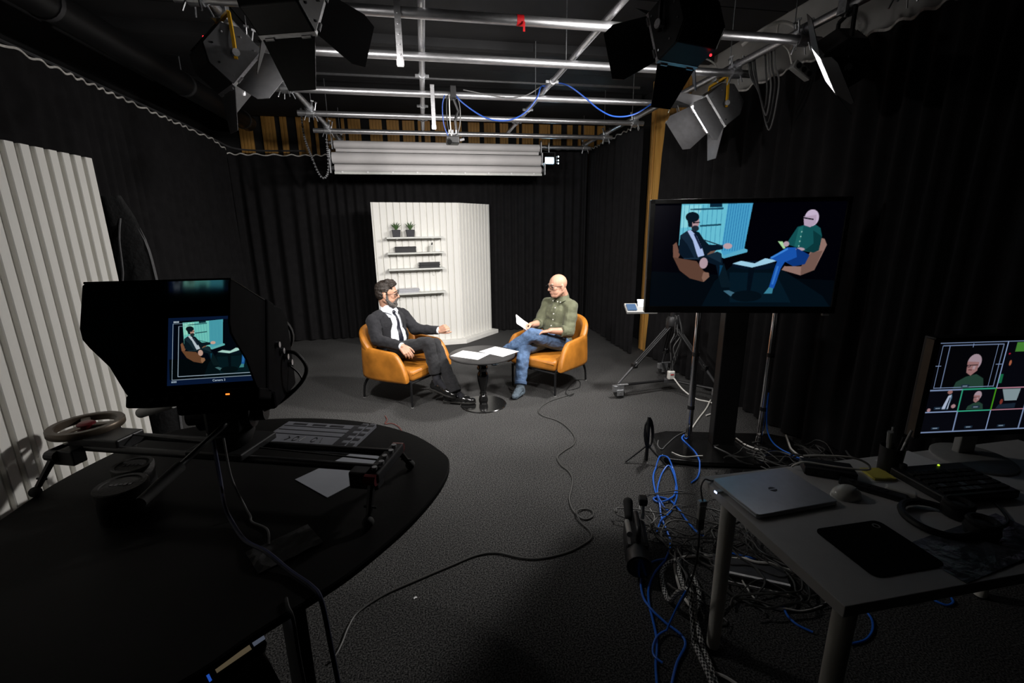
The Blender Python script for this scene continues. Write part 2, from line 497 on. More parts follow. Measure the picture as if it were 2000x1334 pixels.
def drape(pts, r, objs, step=0.012, zray=0.2, base=None):
    """let a cable lie on top of what is under it: things given, and its own earlier turns"""
    bpy.context.view_layer.update()
    vs, fs = [], []
    for o in objs:
        b = len(vs); mw = o.matrix_world
        vs += [mw @ v.co for v in o.data.vertices]; fs += [tuple(i + b for i in p.vertices) for p in o.data.polygons]
    bv = BVHTree.FromPolygons(vs, fs) if fs else None
    sp = spline(pts, 24); out = [sp[0]]
    for p in sp[1:]:
        if (p - out[-1]).length >= step: out.append(p)
    z = []
    for p in out:
        zz = max(p.z, base if base is not None else r + 0.001)
        if bv and p.z < zray:
            for dx, dy in ((0, 0), (r, 0), (-r, 0), (0, r), (0, -r)):
                h = bv.ray_cast(V((p.x + dx, p.y + dy, zray)), V((0, 0, -1)), 1.0)
                if h[0] is not None: zz = max(zz, h[0].z + r)
        z.append(zz)
    for i in range(len(out)):
        for j in range(0, i - 6):
            if (out[i].xy - out[j].xy).length < 2.1 * r and abs(z[i] - z[j]) < 2 * r: z[i] = z[j] + 2.05 * r
    zm = [max(z[max(0, i - 2):i + 3]) for i in range(len(z))]
    zs = [max(z[i], sum(zm[max(0, i - 2):i + 3]) / len(zm[max(0, i - 2):i + 3])) for i in range(len(z))]
    return [V((p.x, p.y, q)) for p, q in zip(out, zs)]

def remesh(parts, voxel, name, material, parent=None, smooth_it=3, disp=None, cut=None, solid=0.0, loc=None):
    """one continuous skin over overlapping solids"""
    me = set_mesh(name + '_raw', parts.v, parts.f, None)
    bm = bmesh.new(); bm.from_mesh(me)
    bmesh.ops.recalc_face_normals(bm, faces=bm.faces)
    bm.to_mesh(me); bm.free()
    tmp = bpy.data.objects.new('tmp', me); COL.objects.link(tmp)
    md = tmp.modifiers.new('r', 'REMESH'); md.mode = 'VOXEL'; md.voxel_size = voxel; md.use_smooth_shade = True
    if smooth_it:
        ms = tmp.modifiers.new('s', 'SMOOTH'); ms.factor = 0.5; ms.iterations = smooth_it
    dg = bpy.context.evaluated_depsgraph_get()
    dg.update()
    new = bpy.data.meshes.new_from_object(tmp.evaluated_get(dg))
    bpy.data.objects.remove(tmp, do_unlink=True); bpy.data.meshes.remove(me)
    new.name = name
    if disp is not None:
        nv = [v.normal.copy() for v in new.vertices]
        for v, nn in zip(new.vertices, nv):
            v.co = v.co + nn * disp(v.co)
    if cut is not None:
        bm = bmesh.new(); bm.from_mesh(new)
        dead = [f for f in bm.faces if cut(f.calc_center_median())]
        bmesh.ops.delete(bm, geom=dead, context='FACES')
        loose = [v for v in bm.verts if not v.link_faces]
        bmesh.ops.delete(bm, geom=loose, context='VERTS')
        bm.to_mesh(new); bm.free()
    new.materials.clear(); new.materials.append(M[material])
    new.polygons.foreach_set('use_smooth', [True] * len(new.polygons))
    new.update()
    o = put(name, new, parent, loc)
    if solid:
        sd = o.modifiers.new('solid', 'SOLIDIFY'); sd.thickness = solid; sd.offset = -1
    return o

# ------------------------------------------------------------------ a picture on a screen, drawn cell by cell as flat colour
class Pic:
    def __init__(s, w, h, bg):
        s.w, s.h = w, h
        s.a = np.zeros((h * 3, w * 3, 3)); s.a[:] = bg
        s.yy, s.xx = np.mgrid[0:h * 3, 0:w * 3]
        s.xx = (s.xx + 0.5) / (w * 3); s.yy = (s.yy + 0.5) / (h * 3)
    def poly(s, col, pts, mp=None):
        pts = [mp(*p) for p in pts] if mp else pts
        x0 = int(max(0, min(p[0] for p in pts) * s.w * 3 - 1)); x1 = int(min(s.w * 3, max(p[0] for p in pts) * s.w * 3 + 2))
        y0 = int(max(0, min(p[1] for p in pts) * s.h * 3 - 1)); y1 = int(min(s.h * 3, max(p[1] for p in pts) * s.h * 3 + 2))
        if x1 <= x0 or y1 <= y0: return
        X = s.xx[y0:y1, x0:x1]; Y = s.yy[y0:y1, x0:x1]
        ins = np.zeros(X.shape, bool)
        n = len(pts)
        for i in range(n):
            xa, ya = pts[i]; xb, yb = pts[(i + 1) % n]
            if ya == yb: continue
            c = ((ya > Y) != (yb > Y)) & (X < (xb - xa) * (Y - ya) / (yb - ya) + xa)
            ins ^= c
        s.a[y0:y1, x0:x1][ins] = col
    def line(s, col, p, q, wd, mp=None):
        (xa, ya), (xb, yb) = (mp(*p), mp(*q)) if mp else (p, q)
        asp = s.h / s.w
        dx, dy = xb - xa, (yb - ya) * asp
        L = math.hypot(dx, dy) or 1
        nx, ny = -dy / L * wd / 2, dx / L * wd / 2 / asp
        s.poly(col, [(xa + nx, ya + ny), (xb + nx, yb + ny), (xb - nx, yb - ny), (xa - nx, ya - ny)])
    def ell(s, col, c, rx, ry, mp=None, a0=0):
        s.poly(col, [(c[0] + rx * math.cos(t) * math.cos(a0) - ry * math.sin(t) * math.sin(a0), c[1] + rx * math.cos(t) * math.sin(a0) + ry * math.sin(t) * math.cos(a0)) for t in [2 * PI * k / 20 for k in range(20)]], mp)
    def mesh(s, name, w, h, material, parent):
        """flat screen in the local xz plane, facing -y"""
        c = s.a.reshape(s.h, 3, s.w, 3, 3).mean(axis=(1, 3))
        xs = np.linspace(-w / 2, w / 2, s.w + 1); zs = np.linspace(h / 2, -h / 2, s.h + 1)
        vs = [(x, 0, z) for z in zs for x in xs]
        W = s.w + 1
        fs = [(j * W + i, (j + 1) * W + i, (j + 1) * W + i + 1, j * W + i + 1) for j in range(s.h) for i in range(s.w)]
        me = bpy.data.meshes.new(name); me.from_pydata(vs, [], fs)
        at = me.color_attributes.new('picture', 'FLOAT_COLOR', 'CORNER')
        cc = np.ones((s.h * s.w, 4)); cc[:, :3] = c.reshape(-1, 3)
        at.data.foreach_set('color', np.repeat(cc, 4, axis=0).astype(np.float32).ravel())
        me.materials.append(material)
        return put(name, me, parent)

def lin(r, g, b):
    f = lambda c: (c / 255 / 12.92) if c / 255 < 0.04045 else ((c / 255 + 0.055) / 1.055) ** 2.4
    return (f(r), f(g), f(b))
# ================================================================== THE ROOM
XL, XR, YB, YF, ZC = -2.95, 3.10, 7.80, -1.60, 3.40
def struct(o): return tag(o, kind='structure')
struct(MB().box(((XL + XR) / 2, (YB + YF) / 2, -0.05), (XR - XL + 0.4, YB - YF + 0.4, 0.1)).build('floor', 'carpet'))
ceil = struct(MB().box(((XL + XR) / 2, (YB + YF) / 2, ZC + 0.05), (XR - XL + 0.4, YB - YF + 0.4, 0.1)).build('ceiling', 'wall_dark'))
pan = MB().box((0, 0, 0), (1.49, 0.585, 0.025))
pan_me = set_mesh('ceiling_panel', pan.v, pan.f, 'ceiling')
for i in range(4):
    for j in range(15):
        put('ceiling_panel', pan_me, ceil, (XL + 0.78 + i * 1.505, YF + 0.35 + j * 0.60, ZC - 0.0125 - 0.004 * ((i * 7 + j * 3) % 3)))
wb = struct(MB().box(((XL + XR) / 2, YB + 0.05, ZC / 2), (XR - XL + 0.4, 0.1, ZC)).build('wall_back', 'wall_dark'))
wl = struct(MB().box((XL - 0.05, (YB + YF) / 2, ZC / 2), (0.1, YB - YF, ZC)).build('wall_left', 'wall_dark'))
wr = struct(MB().box((XR + 0.05, (YB + YF) / 2, ZC / 2), (0.1, YB - YF, ZC)).build('wall_right', 'wall_pale'))
struct(MB().box(((XL + XR) / 2, YF - 0.05, ZC / 2), (XR - XL + 0.4, 0.1, ZC)).build('wall_front', 'wall_dark'))
# wooden slats of the back wall, seen between the curtain top and the ceiling
rs = random.Random(11)
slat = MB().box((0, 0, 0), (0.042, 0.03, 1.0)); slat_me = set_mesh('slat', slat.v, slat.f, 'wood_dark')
x = XL + 0.4
while x < XR - 0.1:
    for k in range(rs.choice((1, 2, 3, 4, 4))):
        if x > XR - 0.05: break
        put('slat', slat_me, wb, (x, YB - 0.015, 2.82)); x += 0.046
    x += rs.choice((0.05, 0.07, 0.10, 0.13))
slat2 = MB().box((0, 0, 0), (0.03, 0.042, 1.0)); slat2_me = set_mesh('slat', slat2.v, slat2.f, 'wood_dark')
y = 5.85
while y < YB - 0.1:
    for k in range(rs.choice((1, 2, 2, 3))):
        put('slat', slat2_me, wr, (XR - 0.015, y, 2.82)); y += 0.046
    y += rs.choice((0.06, 0.09, 0.12))
struct(MB().box((XR - 0.02, 6.75, ZC / 2), (0.03, 2.1, ZC)).build('trim_1', 'wall_dark'))
# wooden column between the two right-hand curtains
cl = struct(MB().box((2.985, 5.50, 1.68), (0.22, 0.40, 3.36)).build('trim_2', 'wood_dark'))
for y0, y1, t in ((5.27, 5.335, 0.034), (5.34, 5.60, 0.03), (5.635, 5.655, 0.034), (5.685, 5.725, 0.03)):
    MB().box((2.875 - t / 2, (y0 + y1) / 2, 1.68), (t, y1 - y0, 3.36)).build('board', 'wood', cl, bevel=0.003)
for x0, x1 in ((2.87, 2.92), (2.925, 2.985), (2.99, 3.05), (3.055, 3.095)):
    MB().box(((x0 + x1) / 2, 5.285, 1.68), (x1 - x0, 0.03, 3.36)).build('board', 'wood', cl, bevel=0.003)
# ceiling bulkhead above the far end with its thin metal edge
tb = struct(MB().box((0.1, 7.0, 3.32), (5.8, 1.3, 0.14)).build('trim_3', 'wall_dark'))
struct(MB().box((0.75, 6.0, 3.362), (4.1, 0.02, 0.025)).build('trim_4', 'alu'))
for yy in (3.05, 4.85):
    struct(MB().box((0.1, yy, 3.335), (5.9, 0.09, 0.08)).build('trim_5', 'ceiling'))

# ------------------------------------------------------------------ curtains
def curtain(path, ztop, label, seed, wave=0.155, amp=0.058, flip=1, swing=0.0):
    rr = random.Random(seed)
    pts = spline([(p[0], p[1], 0) for p in path], 24)
    L = [0.0]
    for a, b in zip(pts, pts[1:]): L.append(L[-1] + (b - a).length)
    tot = L[-1]; n = int(tot / wave * 8)
    ph = []; acc = 0.0
    for i in range(n + 1):
        ph.append(acc); acc += 2 * PI / 8 * (1 + 0.45 * math.sin(i * 0.071 + seed) * math.cos(i * 0.0231 + 2 * seed) + 0.35 * noise.noise(V((i * 0.11, seed, 0))))
    base = []; j = 0
    for i in range(n + 1):
        s_ = tot * i / n
        while j < len(L) - 2 and L[j + 1] < s_: j += 1
        t = (s_ - L[j]) / max(1e-6, L[j + 1] - L[j])
        p = pts[j].lerp(pts[j + 1], t); d = (pts[j + 1] - pts[j]).normalized()
        base.append((p, V((-d.y, d.x, 0)) * flip, s_))
    rows = [0.0, 0.04, 0.2, 0.45, 0.7, 0.88, 0.985, 1.0]
    vs = []; fs = []; tops = []
    for ri, u in enumerate(rows):
        for i, (p, nn, s_) in enumerate(base):
            zt = ztop(p)
            a = amp * (0.55 + 0.45 * (1 - u)) * (0.8 + 0.5 * noise.noise(V((s_ * 1.7, seed, u))))
            a = a * (0.22 if u > 0.95 else 1.0)
            off = a * math.sin(ph[i] + 0.5 * noise.noise(V((s_ * 2.1, u * 1.4, seed * 3.1)))) + 0.018 * noise.noise(V((s_ * 7, u * 2, seed)))
            z = 0.012 + 0.01 * math.sin(ph[i]) + (zt - 0.012) * u
            if u == 1.0: z += 0.004 * abs(math.sin(ph[i] / 2))
            q = p + nn * off + V((0, swing * (1 - u) * max(0, 1 - s_ / 0.5), 0)); vs.append((q.x, q.y, z))
            if u == 1.0: tops.append((q, nn, z))
    N = n + 1
    for r in range(len(rows) - 1):
        for i in range(n):
            fs.append((r * N + i, r * N + i + 1, (r + 1) * N + i + 1, (r + 1) * N + i))
    me = set_mesh('stage_curtain', vs, fs, 'curtain', True)
    o = tag(put('stage_curtain', me), label, 'curtain')
    tv = []; tf = []
    for k, (q, nn, z) in enumerate(tops):
        for dz, dn in ((-0.011, 0.005), (0.004, 0.005), (0.004, -0.005), (-0.011, -0.005)):
            tv.append(q + nn * dn + V((0, 0, z + dz)))
    for k in range(len(tops) - 1):
        for c in range(4):
            tf.append((k * 4 + c, k * 4 + (c + 1) % 4, (k + 1) * 4 + (c + 1) % 4, (k + 1) * 4 + c))
    tp = MB().add(tv, tf).build('heading_tape', 'tape', o)
    return o

curtain([(-2.62, -1.4), (-2.62, 3.0), (-2.62, 6.2), (-2.61, 6.9), (-2.57, 7.16)], lambda p: 2.85 - max(0, p.y - 3.8) * 0.016 - max(0, p.y - 6.9) * 0.3, 'black pleated stage curtain along the wall behind the white slatted panel', 1.3, flip=-1)
curtain([(-2.56, 7.16), (-2.40, 7.23), (-1.5, 7.27), (0.5, 7.27), (2.40, 7.27), (2.53, 7.27)], lambda p: 2.67 + max(0, (p.x + 1.6)) * 0.04, 'black pleated stage curtain hanging across the back of the studio', 2.7, flip=-1)
curtain([(2.66, 7.44), (2.64, 6.9), (2.62, 6.2), (2.61, 5.44)], lambda p: 2.84, 'short black stage curtain between the back curtain and the wooden column', 4.1, flip=-1)
curtain([(2.79, 5.26), (2.80, 4.0), (2.80, 1.0), (2.80, -1.3)], lambda p: 2.80, 'long black stage curtain behind the big television', 5.9, flip=-1, swing=0.12)
# curtain track of the back corner
tag(MB().tube(spline([(-2.66, -1.3, 2.90), (-2.66, 3.0, 2.89), (-2.66, 6.3, 2.855), (-2.62, 6.95, 2.81), (-2.42, 7.30, 2.74), (-1.6, 7.33, 2.74)], 8), 0.012, 6).build('curtain_track', 'grey_metal'), 'curved dark rail carrying the curtain behind the white slatted panel', 'curtain rail')
# dark ventilation duct along the left wall above the curtain
dt = thing('ventilation_duct', 'long dark round ventilation duct above the curtain by the white slatted panel', 'duct', (-2.35, 3.3, 3.12))
MB().cyl((0, -4.6, 0), (0, 4.2, 0), 0.11, seg=20).build('pipe', 'black_metal', dt, smooth=True)
for yy in (-3.0, -1.2, 0.6, 2.4, 4.0):
    MB().cyl((0, yy - 0.02, 0), (0, yy + 0.02, 0), 0.118, seg=20).build('joint_band', 'grey_metal', dt, smooth=True)
    MB().cyl((0, yy, 0.1), (0, yy, 0.28), 0.006, seg=6).build('hanger_rod', 'steel', dt)

# ------------------------------------------------------------------ lighting grid of pipes
ZP = 2.79
grid = thing('lighting_grid', 'suspended grid of scaffold pipes below the black ceiling', 'pipe grid', (0.69, 4.4, 2.79))
GO = V((0.69, 4.4, 2.79))
def gmb(): return MB()
def G(p): return V(p) - GO
for y, x0, x1 in ((2.22, -1.16, 2.55), (2.87, -1.16, 2.55), (3.52, -1.16, 2.58), (4.42, -1.16, 2.60), (5.27, -1.18, 2.52), (6.13, -1.22, 2.50), (6.95, -1.2, 2.50)):
    MB().cyl(G((x0, y, ZP)), G((x1, y, ZP)), 0.027, seg=18).build('cross_pipe', 'alu', grid, smooth=True)
for x in (-1.06, 2.42):
    MB().cyl(G((x, 1.3, ZP + 0.055)), G((x, 7.1, ZP + 0.055)), 0.025, seg=18).build('rail_pipe', 'alu', grid, smooth=True)
for x, y0, y1 in ((0.05, 1.6, 6.2), (1.135, 2.6, 6.3)):
    MB().cyl(G((x, y0, ZP + 0.062)), G((x, y1, ZP + 0.062)), 0.022, seg=16).build('long_pipe', 'alu', grid, smooth=True)
    for y in (2.4, 4.15, 5.1, 5.7):
        c = MB().cyl(G((x, y - 0.035, ZP + 0.062)), G((x, y + 0.035, ZP + 0.062)), 0.028, seg=16)
        c.box(G((x - 0.04, y, ZP + 0.062)), (0.03, 0.02, 0.02)); c.box(G((x + 0.04, y, ZP + 0.062)), (0.03, 0.02, 0.02))
        c.build('pipe_coupler', 'steel', grid)
for x in (-1.06, 2.42):
    for y in (2.22, 2.87, 3.52, 4.42, 5.27, 6.13, 6.95):
        c = MB()
        c.cyl(G((x - 0.035, y, ZP)), G((x + 0.035, y, ZP)), 0.037, seg=14)
        c.cyl(G((x, y - 0.035, ZP + 0.055)), G((x, y + 0.035, ZP + 0.055)), 0.035, seg=14)
        c.box(G((x, y, ZP + 0.028)), (0.05, 0.05, 0.05))
        for sx, sy in ((1, 0.6), (-1, -0.6), (0.6, -1), (-0.5, 1)):
            c.cyl(G((x + 0.04 * sx, y + 0.03 * sy, ZP + 0.03)), G((x + 0.055 * sx, y + 0.035 * sy, ZP + 0.10)), 0.006, seg=6)
            c.box(G((x + 0.057 * sx, y + 0.035 * sy, ZP + 0.105)), (0.03, 0.008, 0.012), rz=sx)
            c.cyl(G((x + 0.04 * sx, y + 0.03 * sy, ZP - 0.02)), G((x + 0.06 * sx, y + 0.045 * sy, ZP - 0.07)), 0.005, seg=6)
        c.build('swivel_clamp', 'steel', grid)
        MB().cyl(G((x, y + 0.08, ZP + 0.07)), G((x, y + 0.08, ZC - 0.02)), 0.004, seg=6).build('threaded_rod', 'steel', grid)
for x, y in ((0.05, 3.9), (0.05, 5.5), (1.135, 3.75), (1.135, 4.75)):
    MB().cyl(G((x, y, ZP + 0.07)), G((x, y, ZC - 0.02)), 0.004, seg=6).build('threaded_rod', 'steel', grid)
def dropbar(x, y, z0, z1):
    b = MB(); b.box(G((x, y - 0.034, (z0 + z1) / 2)), (0.034, 0.006, z1 - z0))
    b.box(G((x, y - 0.02, z1)), (0.036, 0.05, 0.012)); b.box(G((x, y - 0.038, z0 + 0.02)), (0.040, 0.008, 0.03))
    for k in range(5): b.cyl(G((x, y - 0.041, z0 + 0.06 + k * 0.05)), G((x, y - 0.036, z0 + 0.06 + k * 0.05)), 0.006, seg=8)
    b.build('drop_bar', 'alu', grid)
dropbar(-0.078, 2.87, 2.515, 2.86); dropbar(0.133, 4.42, 2.50, 2.85)
dropbar(-1.10, 3.52, 2.50, 2.84)
MB().cyl(G((0.575, 2.87, ZP)), G((0.615, 2.87, ZP)), 0.0282, seg=18).build('red_tape_band', 'red_tape', grid)
MB().box(G((0.612, 2.84, ZP - 0.04)), (0.012, 0.003, 0.05)).build('red_tape_tail', 'red_tape', grid)

# ------------------------------------------------------------------ flood lights with barn doors
def flood(key, label, doors=(35, 35, 35, 35), yoke='yellow', size=1.0, top_z=2.806, led=True, body='grey_metal', spread=95, roll=0.0, led_side=-1, led_at=None):
    loc, tgt, pw = FLOODS[key]
    loc = V(loc); ax = (V(tgt) - loc).normalized()
    t = thing('flood_light', label, 'studio light', loc, 0, 'barn door flood lights on the grid')
    Z = -ax                                     # local z: back of the lamp
    X = V((0, 0, 1)).cross(Z).normalized(); Y = Z.cross(X)
    mx = Matrix((X, Y, Z)).transposed() @ Matrix.Rotation(roll, 3, 'Z')
    a, d = 0.17 * size, 0.26 * size
    def L(p): return mx @ V(p)
    # housing: chamfered towards the back
    b = MB(); prof = [(-a, -0.10 * size), (a, -0.10 * size), (a, 0.07 * size), (a * 0.55, 0.16 * size), (-a * 0.55, 0.16 * size), (-a, 0.07 * size)]
    n = len(prof)
    vs = [L((-a * 0.97, y, z)) for y, z in prof] + [L((a * 0.97, y, z)) for y, z in prof]
    fs = [tuple(range(n)), tuple(range(2 * n - 1, n - 1, -1))] + [(k, n + k, n + (k + 1) % n, (k + 1) % n) for k in range(n)]
    fs = [f for i, f in enumerate(fs) if i != 2]                # front stays open
    b.add(vs, fs); b.build('housing', 'black_metal', t, bevel=0.004)
    for s_ in (-1, 1):
        pl = MB(); vs = [L((s_ * a * 0.98, y * 0.97, z * 0.97)) for y, z in prof] + [L((s_ * (a * 0.98 + 0.006), y * 0.97, z * 0.97)) for y, z in prof]
        pl.add(vs, [tuple(range(n)), tuple(range(2 * n - 1, n - 1, -1))] + [(k, n + k, n + (k + 1) % n, (k + 1) % n) for k in range(n)])
        sp = pl.build('side_plate', body, t, bevel=0.002)
        for y, z in ((0.7, -0.07), (-0.7, -0.07), (0.7, 0.03), (-0.7, 0.03), (0.3, 0.12), (-0.3, 0.12)):
            MB().cyl(L((s_ * (a + 0.002), y * a, z * size)), L((s_ * (a + 0.009), y * a, z * size)), 0.005, seg=8).build('screw', 'chrome', sp)
    for k in range(7):
        MB().box(L(((k - 3) * 0.042 * size, 0, 0.163 * size)), (0.012, 0.16 * size, 0.012), mx=mx).build('cooling_fin', 'black_metal', t)
    # glowing front behind the frame
    MB().box(L((0, 0, -0.075 * size)), (a * 1.86, a * 1.86, 0.01), mx=mx).build('led_panel', 'panel_glow', t)
    fr = MB()
    for s_ in (-1, 1):
        fr.box(L((s_ * a * 0.96, 0, -0.105 * size)), (0.014, a * 2.0, 0.022), mx=mx)
        fr.box(L((0, s_ * a * 0.96, -0.105 * size)), (a * 2.0, 0.014, 0.022), mx=mx)
    fr.build('front_frame', 'alu', t)
    # four barn doors hinged at the frame
    for k in range(4):
        ang = PI / 2 * k; rz = mx @ Matrix.Rotation(ang, 3, 'Z')
        op = R_(doors[k]); ln = d if k % 2 else d * 1.1
        hx = a * 1.0
        ca, sa = math.cos(op), math.sin(op)
        w0, w1 = a * 0.94, a * (0.62 if k % 2 else 1.18)
        def D(u, w_, th): return rz @ V((hx + ln * u * sa + th * ca, w_, -0.118 * size - ln * u * ca + th * sa))
        vs = [D(0, -w0, 0), D(0, w0, 0), D(0.75, w1, 0), D(1, w1 * 0.82, 0), D(1, -w1 * 0.82, 0), D(0.75, -w1, 0)]
        vs += [D(0, -w0, .003), D(0, w0, .003), D(0.75, w1, .003), D(1, w1 * 0.82, .003), D(1, -w1 * 0.82, .003), D(0.75, -w1, .003)]
        dr = MB().add(vs, [(0, 1, 2, 3, 4, 5), (11, 10, 9, 8, 7, 6)] + [(i, 6 + i, 6 + (i + 1) % 6, (i + 1) % 6) for i in range(6)]).build('barn_door', body, t)
        for s_ in (-0.7, 0.7):
            MB().cyl(D(0.0, s_ * w0 - 0.02, 0.004), D(0.0, s_ * w0 + 0.02, 0.004), 0.007, seg=8).build('hinge', 'alu', dr)
    # yoke: two flat arms and a bridge, with a clamp to the pipe
    top = V((0, 0, top_z - loc.z))
    xa = mx @ V((1, 0, 0))
    for s_ in (-1, 1):
        p0 = xa * (s_ * (a + 0.022)); p1 = p0 + V((0, 0, 0.07)) ; p2 = p1 * 0.75 + top * 0.45 + V((0, 0, 0.0))
        p2 = V((p0.x * 0.9, p0.y * 0.9, top.z))
        y_ = MB(); y_.tube([p0 - V((0, 0, 0.03)), p0, p1, p2], 0.011, seg=4)
        ar = y_.build('yoke_arm', yoke, t)
        MB().cyl(p0 - xa * (s_ * 0.014), p0 + xa * (s_ * 0.016), 0.020, seg=12).build('tilt_knob', 'alu', ar)
    MB().tube([V((-xa.x, -xa.y, 0)) * (a + 0.02) * 0.9 + V((0, 0, top.z)), V((xa.x, xa.y, 0)) * (a + 0.02) * 0.9 + V((0, 0, top.z))], 0.012, seg=4).build('yoke_bridge', yoke, t)
    ck = MB().box((0, 0, top.z + 0.042), (0.085, 0.06, 0.085)); ck.cyl((0, 0, top.z - 0.012), (0, 0, top.z + 0.095), 0.012)
    ck.build('pipe_hook', 'steel', t, bevel=0.004)
    if led:
        MB().ball(L(led_at if led_at else (led_side * a * 0.55, 0.3 * a, 0.167 * size)), 0.006, su=8, sv=6).build('status_light', 'red_led', t)
    ld = bpy.data.lights.new('flood_lamp', 'AREA'); ld.shape = 'SQUARE'; ld.size = a * 1.7
    ld.energy = POWER_FLOOD * pw; ld.color = (1.0, 0.965, 0.93); ld.spread = R_(spread)
    lo = bpy.data.objects.new('flood_lamp', ld); COL.objects.link(lo); lo.parent = t
    lo.matrix_local = Matrix.Translation(L((0, 0, -0.10 * size))) @ mx.to_4x4()
    return t
flood('left', 'flood light with grey housing and yellow yoke near the curved curtain rail', doors=(58, 50, 58, 50), size=0.82, spread=132)
flood('right', 'flood light with yellow yoke beside the wooden column and pale wall', doors=(50, 50, 36, 50), size=0.86, spread=130)
flood('mid', 'black flood light covering the end of the red taped pipe', doors=(45, 52, 45, 40), body='black_metal', yoke='black_metal', size=0.72, spread=110, top_z=2.752, led_at=(0.10, -0.138, 0.03))
flood('top', 'black flood light hung at the end of the thick front pipe opposite the red tape', doors=(40, 40, 40, 40), body='black_metal', led=False, yoke='black_metal', size=0.72, spread=110, top_z=2.752)
flood('far', 'dark flood light showing a thin bright slit above the long curtain', doors=(100, 100, 100, 100), body='black_metal', led=True, yoke='black_metal', size=0.74, spread=110, roll=R_(35), led_at=(0.05, -0.06, 0.13))

# ------------------------------------------------------------------ small cold back light
bl = thing('back_light', 'small cold white LED lamp glowing beside the paper rolls', 'studio light', (1.81, 6.72, 2.58))
MB().box((0, 0.03, 0), (0.16, 0.05, 0.11)).build('housing', 'black_metal', bl, bevel=0.006)
MB().box((0, 0.0, 0), (0.125, 0.012, 0.078)).build('led_panel', 'back_glow', bl)
for s_ in (-1, 1):
    MB().box((s_ * 0.098, -0.03, 0), (0.004, 0.09, 0.10), rz=-s_ * 0.35).build('barn_door', 'black_metal', bl)
MB().tube([(-0.09, 0.03, 0), (-0.09, 0.03, 0.11), (0.09, 0.03, 0.11), (0.09, 0.03, 0)], 0.006, 6).build('yoke', 'black_metal', bl)
MB().cyl((0, 0.03, 0.11), (0, 0.03, 0.24), 0.01).build('hanging_rod', 'steel', bl)
for z in (-0.04, 0.0, 0.05):
    MB().ball((0.13, -0.01, z), 0.009, su=8, sv=6).build('side_lamp', 'back_glow', bl)
ld = bpy.data.lights.new('back_lamp', 'AREA'); ld.shape = 'RECTANGLE'; ld.size = 0.12; ld.size_y = 0.075
ld.energy = POWER_BACK; ld.color = (0.55, 0.82, 1.0); ld.spread = R_(150)
lo = bpy.data.objects.new('back_lamp', ld); COL.objects.link(lo); lo.parent = bl
lo.location = (0, -0.012, 0); lo.rotation_euler = (R_(70), 0, R_(-8))

# ------------------------------------------------------------------ backdrop paper rolls with their chain
def roll(z0, z1, label, x0, x1, y, tail=0.0, out=0.022):
    r = (z1 - z0) / 2
    t = thing('paper_roll', label, 'paper roll', ((x0 + x1) / 2, y, (z0 + z1) / 2), 0, 'backdrop paper rolls')
    h = (x1 - x0) / 2
    MB().cyl((-h, 0, 0), (h, 0, 0), r, seg=32).build('paper', 'roll_paper', t, smooth=True)
    MB().cyl((-h - out - 0.008, 0, 0), (h + out + 0.008, 0, 0), 0.028, seg=16).build('core', 'grey_metal', t, smooth=True)
    if tail:
        MB().box((0, -r - 0.001, -tail / 2), (2 * h, 0.002, tail)).build('loose_end', 'roll_paper', t)
    for s_ in (-1, 1):
        MB().box((s_ * (h + out), 0, 0.02), (0.012, 0.075, 0.16)).build('end_bracket', 'steel', t)
    return t
r1_ = roll(2.665, 2.765, 'slim uppermost white paper roll of the three below the grid', -1.08, 1.63, 6.60)
MB().box((0, -0.07, -0.078), (2.66, 0.02, 0.036)).build('header_strip', 'roll_paper', r1_)
roll(2.470, 2.610, 'thick middle white paper roll of the three below the grid', -1.10, 1.62, 6.50)
r3 = roll(2.360, 2.460, 'lowest white paper roll with a batten along its edge', -1.07, 1.615, 6.44, out=0.05)
MB().box((0, -0.052, -0.06), (2.69, 0.008, 0.03)).build('batten', 'shelf', r3)
for k in range(9):
    MB().box((-1.25 + k * 0.31, -0.06, -0.05), (0.02, 0.012, 0.018)).build('clip', 'paper', r3)

ch = thing('drive_chain', 'looped grey bead chain hanging at the end of the paper rolls', 'chain', (-1.25, 6.45, 2.3))
cp = spline([(-0.15, 0, 0.80), (-0.15, 0, 0.50), (-0.09, 0, 0.25), (-0.03, 0, 0.06), (0.03, 0, -0.01), (0.09, 0, 0.06), (0.11, 0, 0.25), (0.11, 0, 0.46)], 10)
MB().tube(cp, 0.010, 6).build('chain_core', 'grey_metal', ch)
lk = MB().box((0, 0, 0), (0.046, 0.022, 0.008)); lk_me = set_mesh('chain_link', lk.v, lk.f, 'steel')
acc = 0
for a_, b_ in zip(cp, cp[1:]):
    acc += (b_ - a_).length
    if acc > 0.022:
        acc = 0
        o = put('chain_link', lk_me, ch, a_); o.rotation_euler = rot_to(b_ - a_).to_euler()

# ------------------------------------------------------------------ cables and gear on the grid
cable('blue_grid_cable', [(0.30, 4.39, 2.83), (0.38, 4.38, 2.73), (0.58, 4.36, 2.605), (0.77, 4.36, 2.585), (0.93, 4.36, 2.645), (1.05, 4.37, 2.77), (1.095, 4.38, 2.872), (1.135, 4.38, 2.885), (1.22, 4.35, 2.905), (1.33, 4.30, 2.87), (1.47, 4.28, 2.78), (1.62, 4.28, 2.68), (1.77, 4.28, 2.63), (1.97, 4.28, 2.66), (2.21, 4.29, 2.80), (2.40, 4.33, 2.88)], 0.0065, 'cable_blue_dark', 'blue cable drooping in two swags from the ceiling pipes')
cable('grey_grid_cable', [(0.40, 4.38, 2.825), (0.75, 4.385, 2.78), (0.95, 4.385, 2.80), (1.10, 4.39, 2.88), (1.14, 4.40, 2.89)], 0.005, 'cable_grey', 'thin grey cable rising beside the blue swags to the slanted pipe')
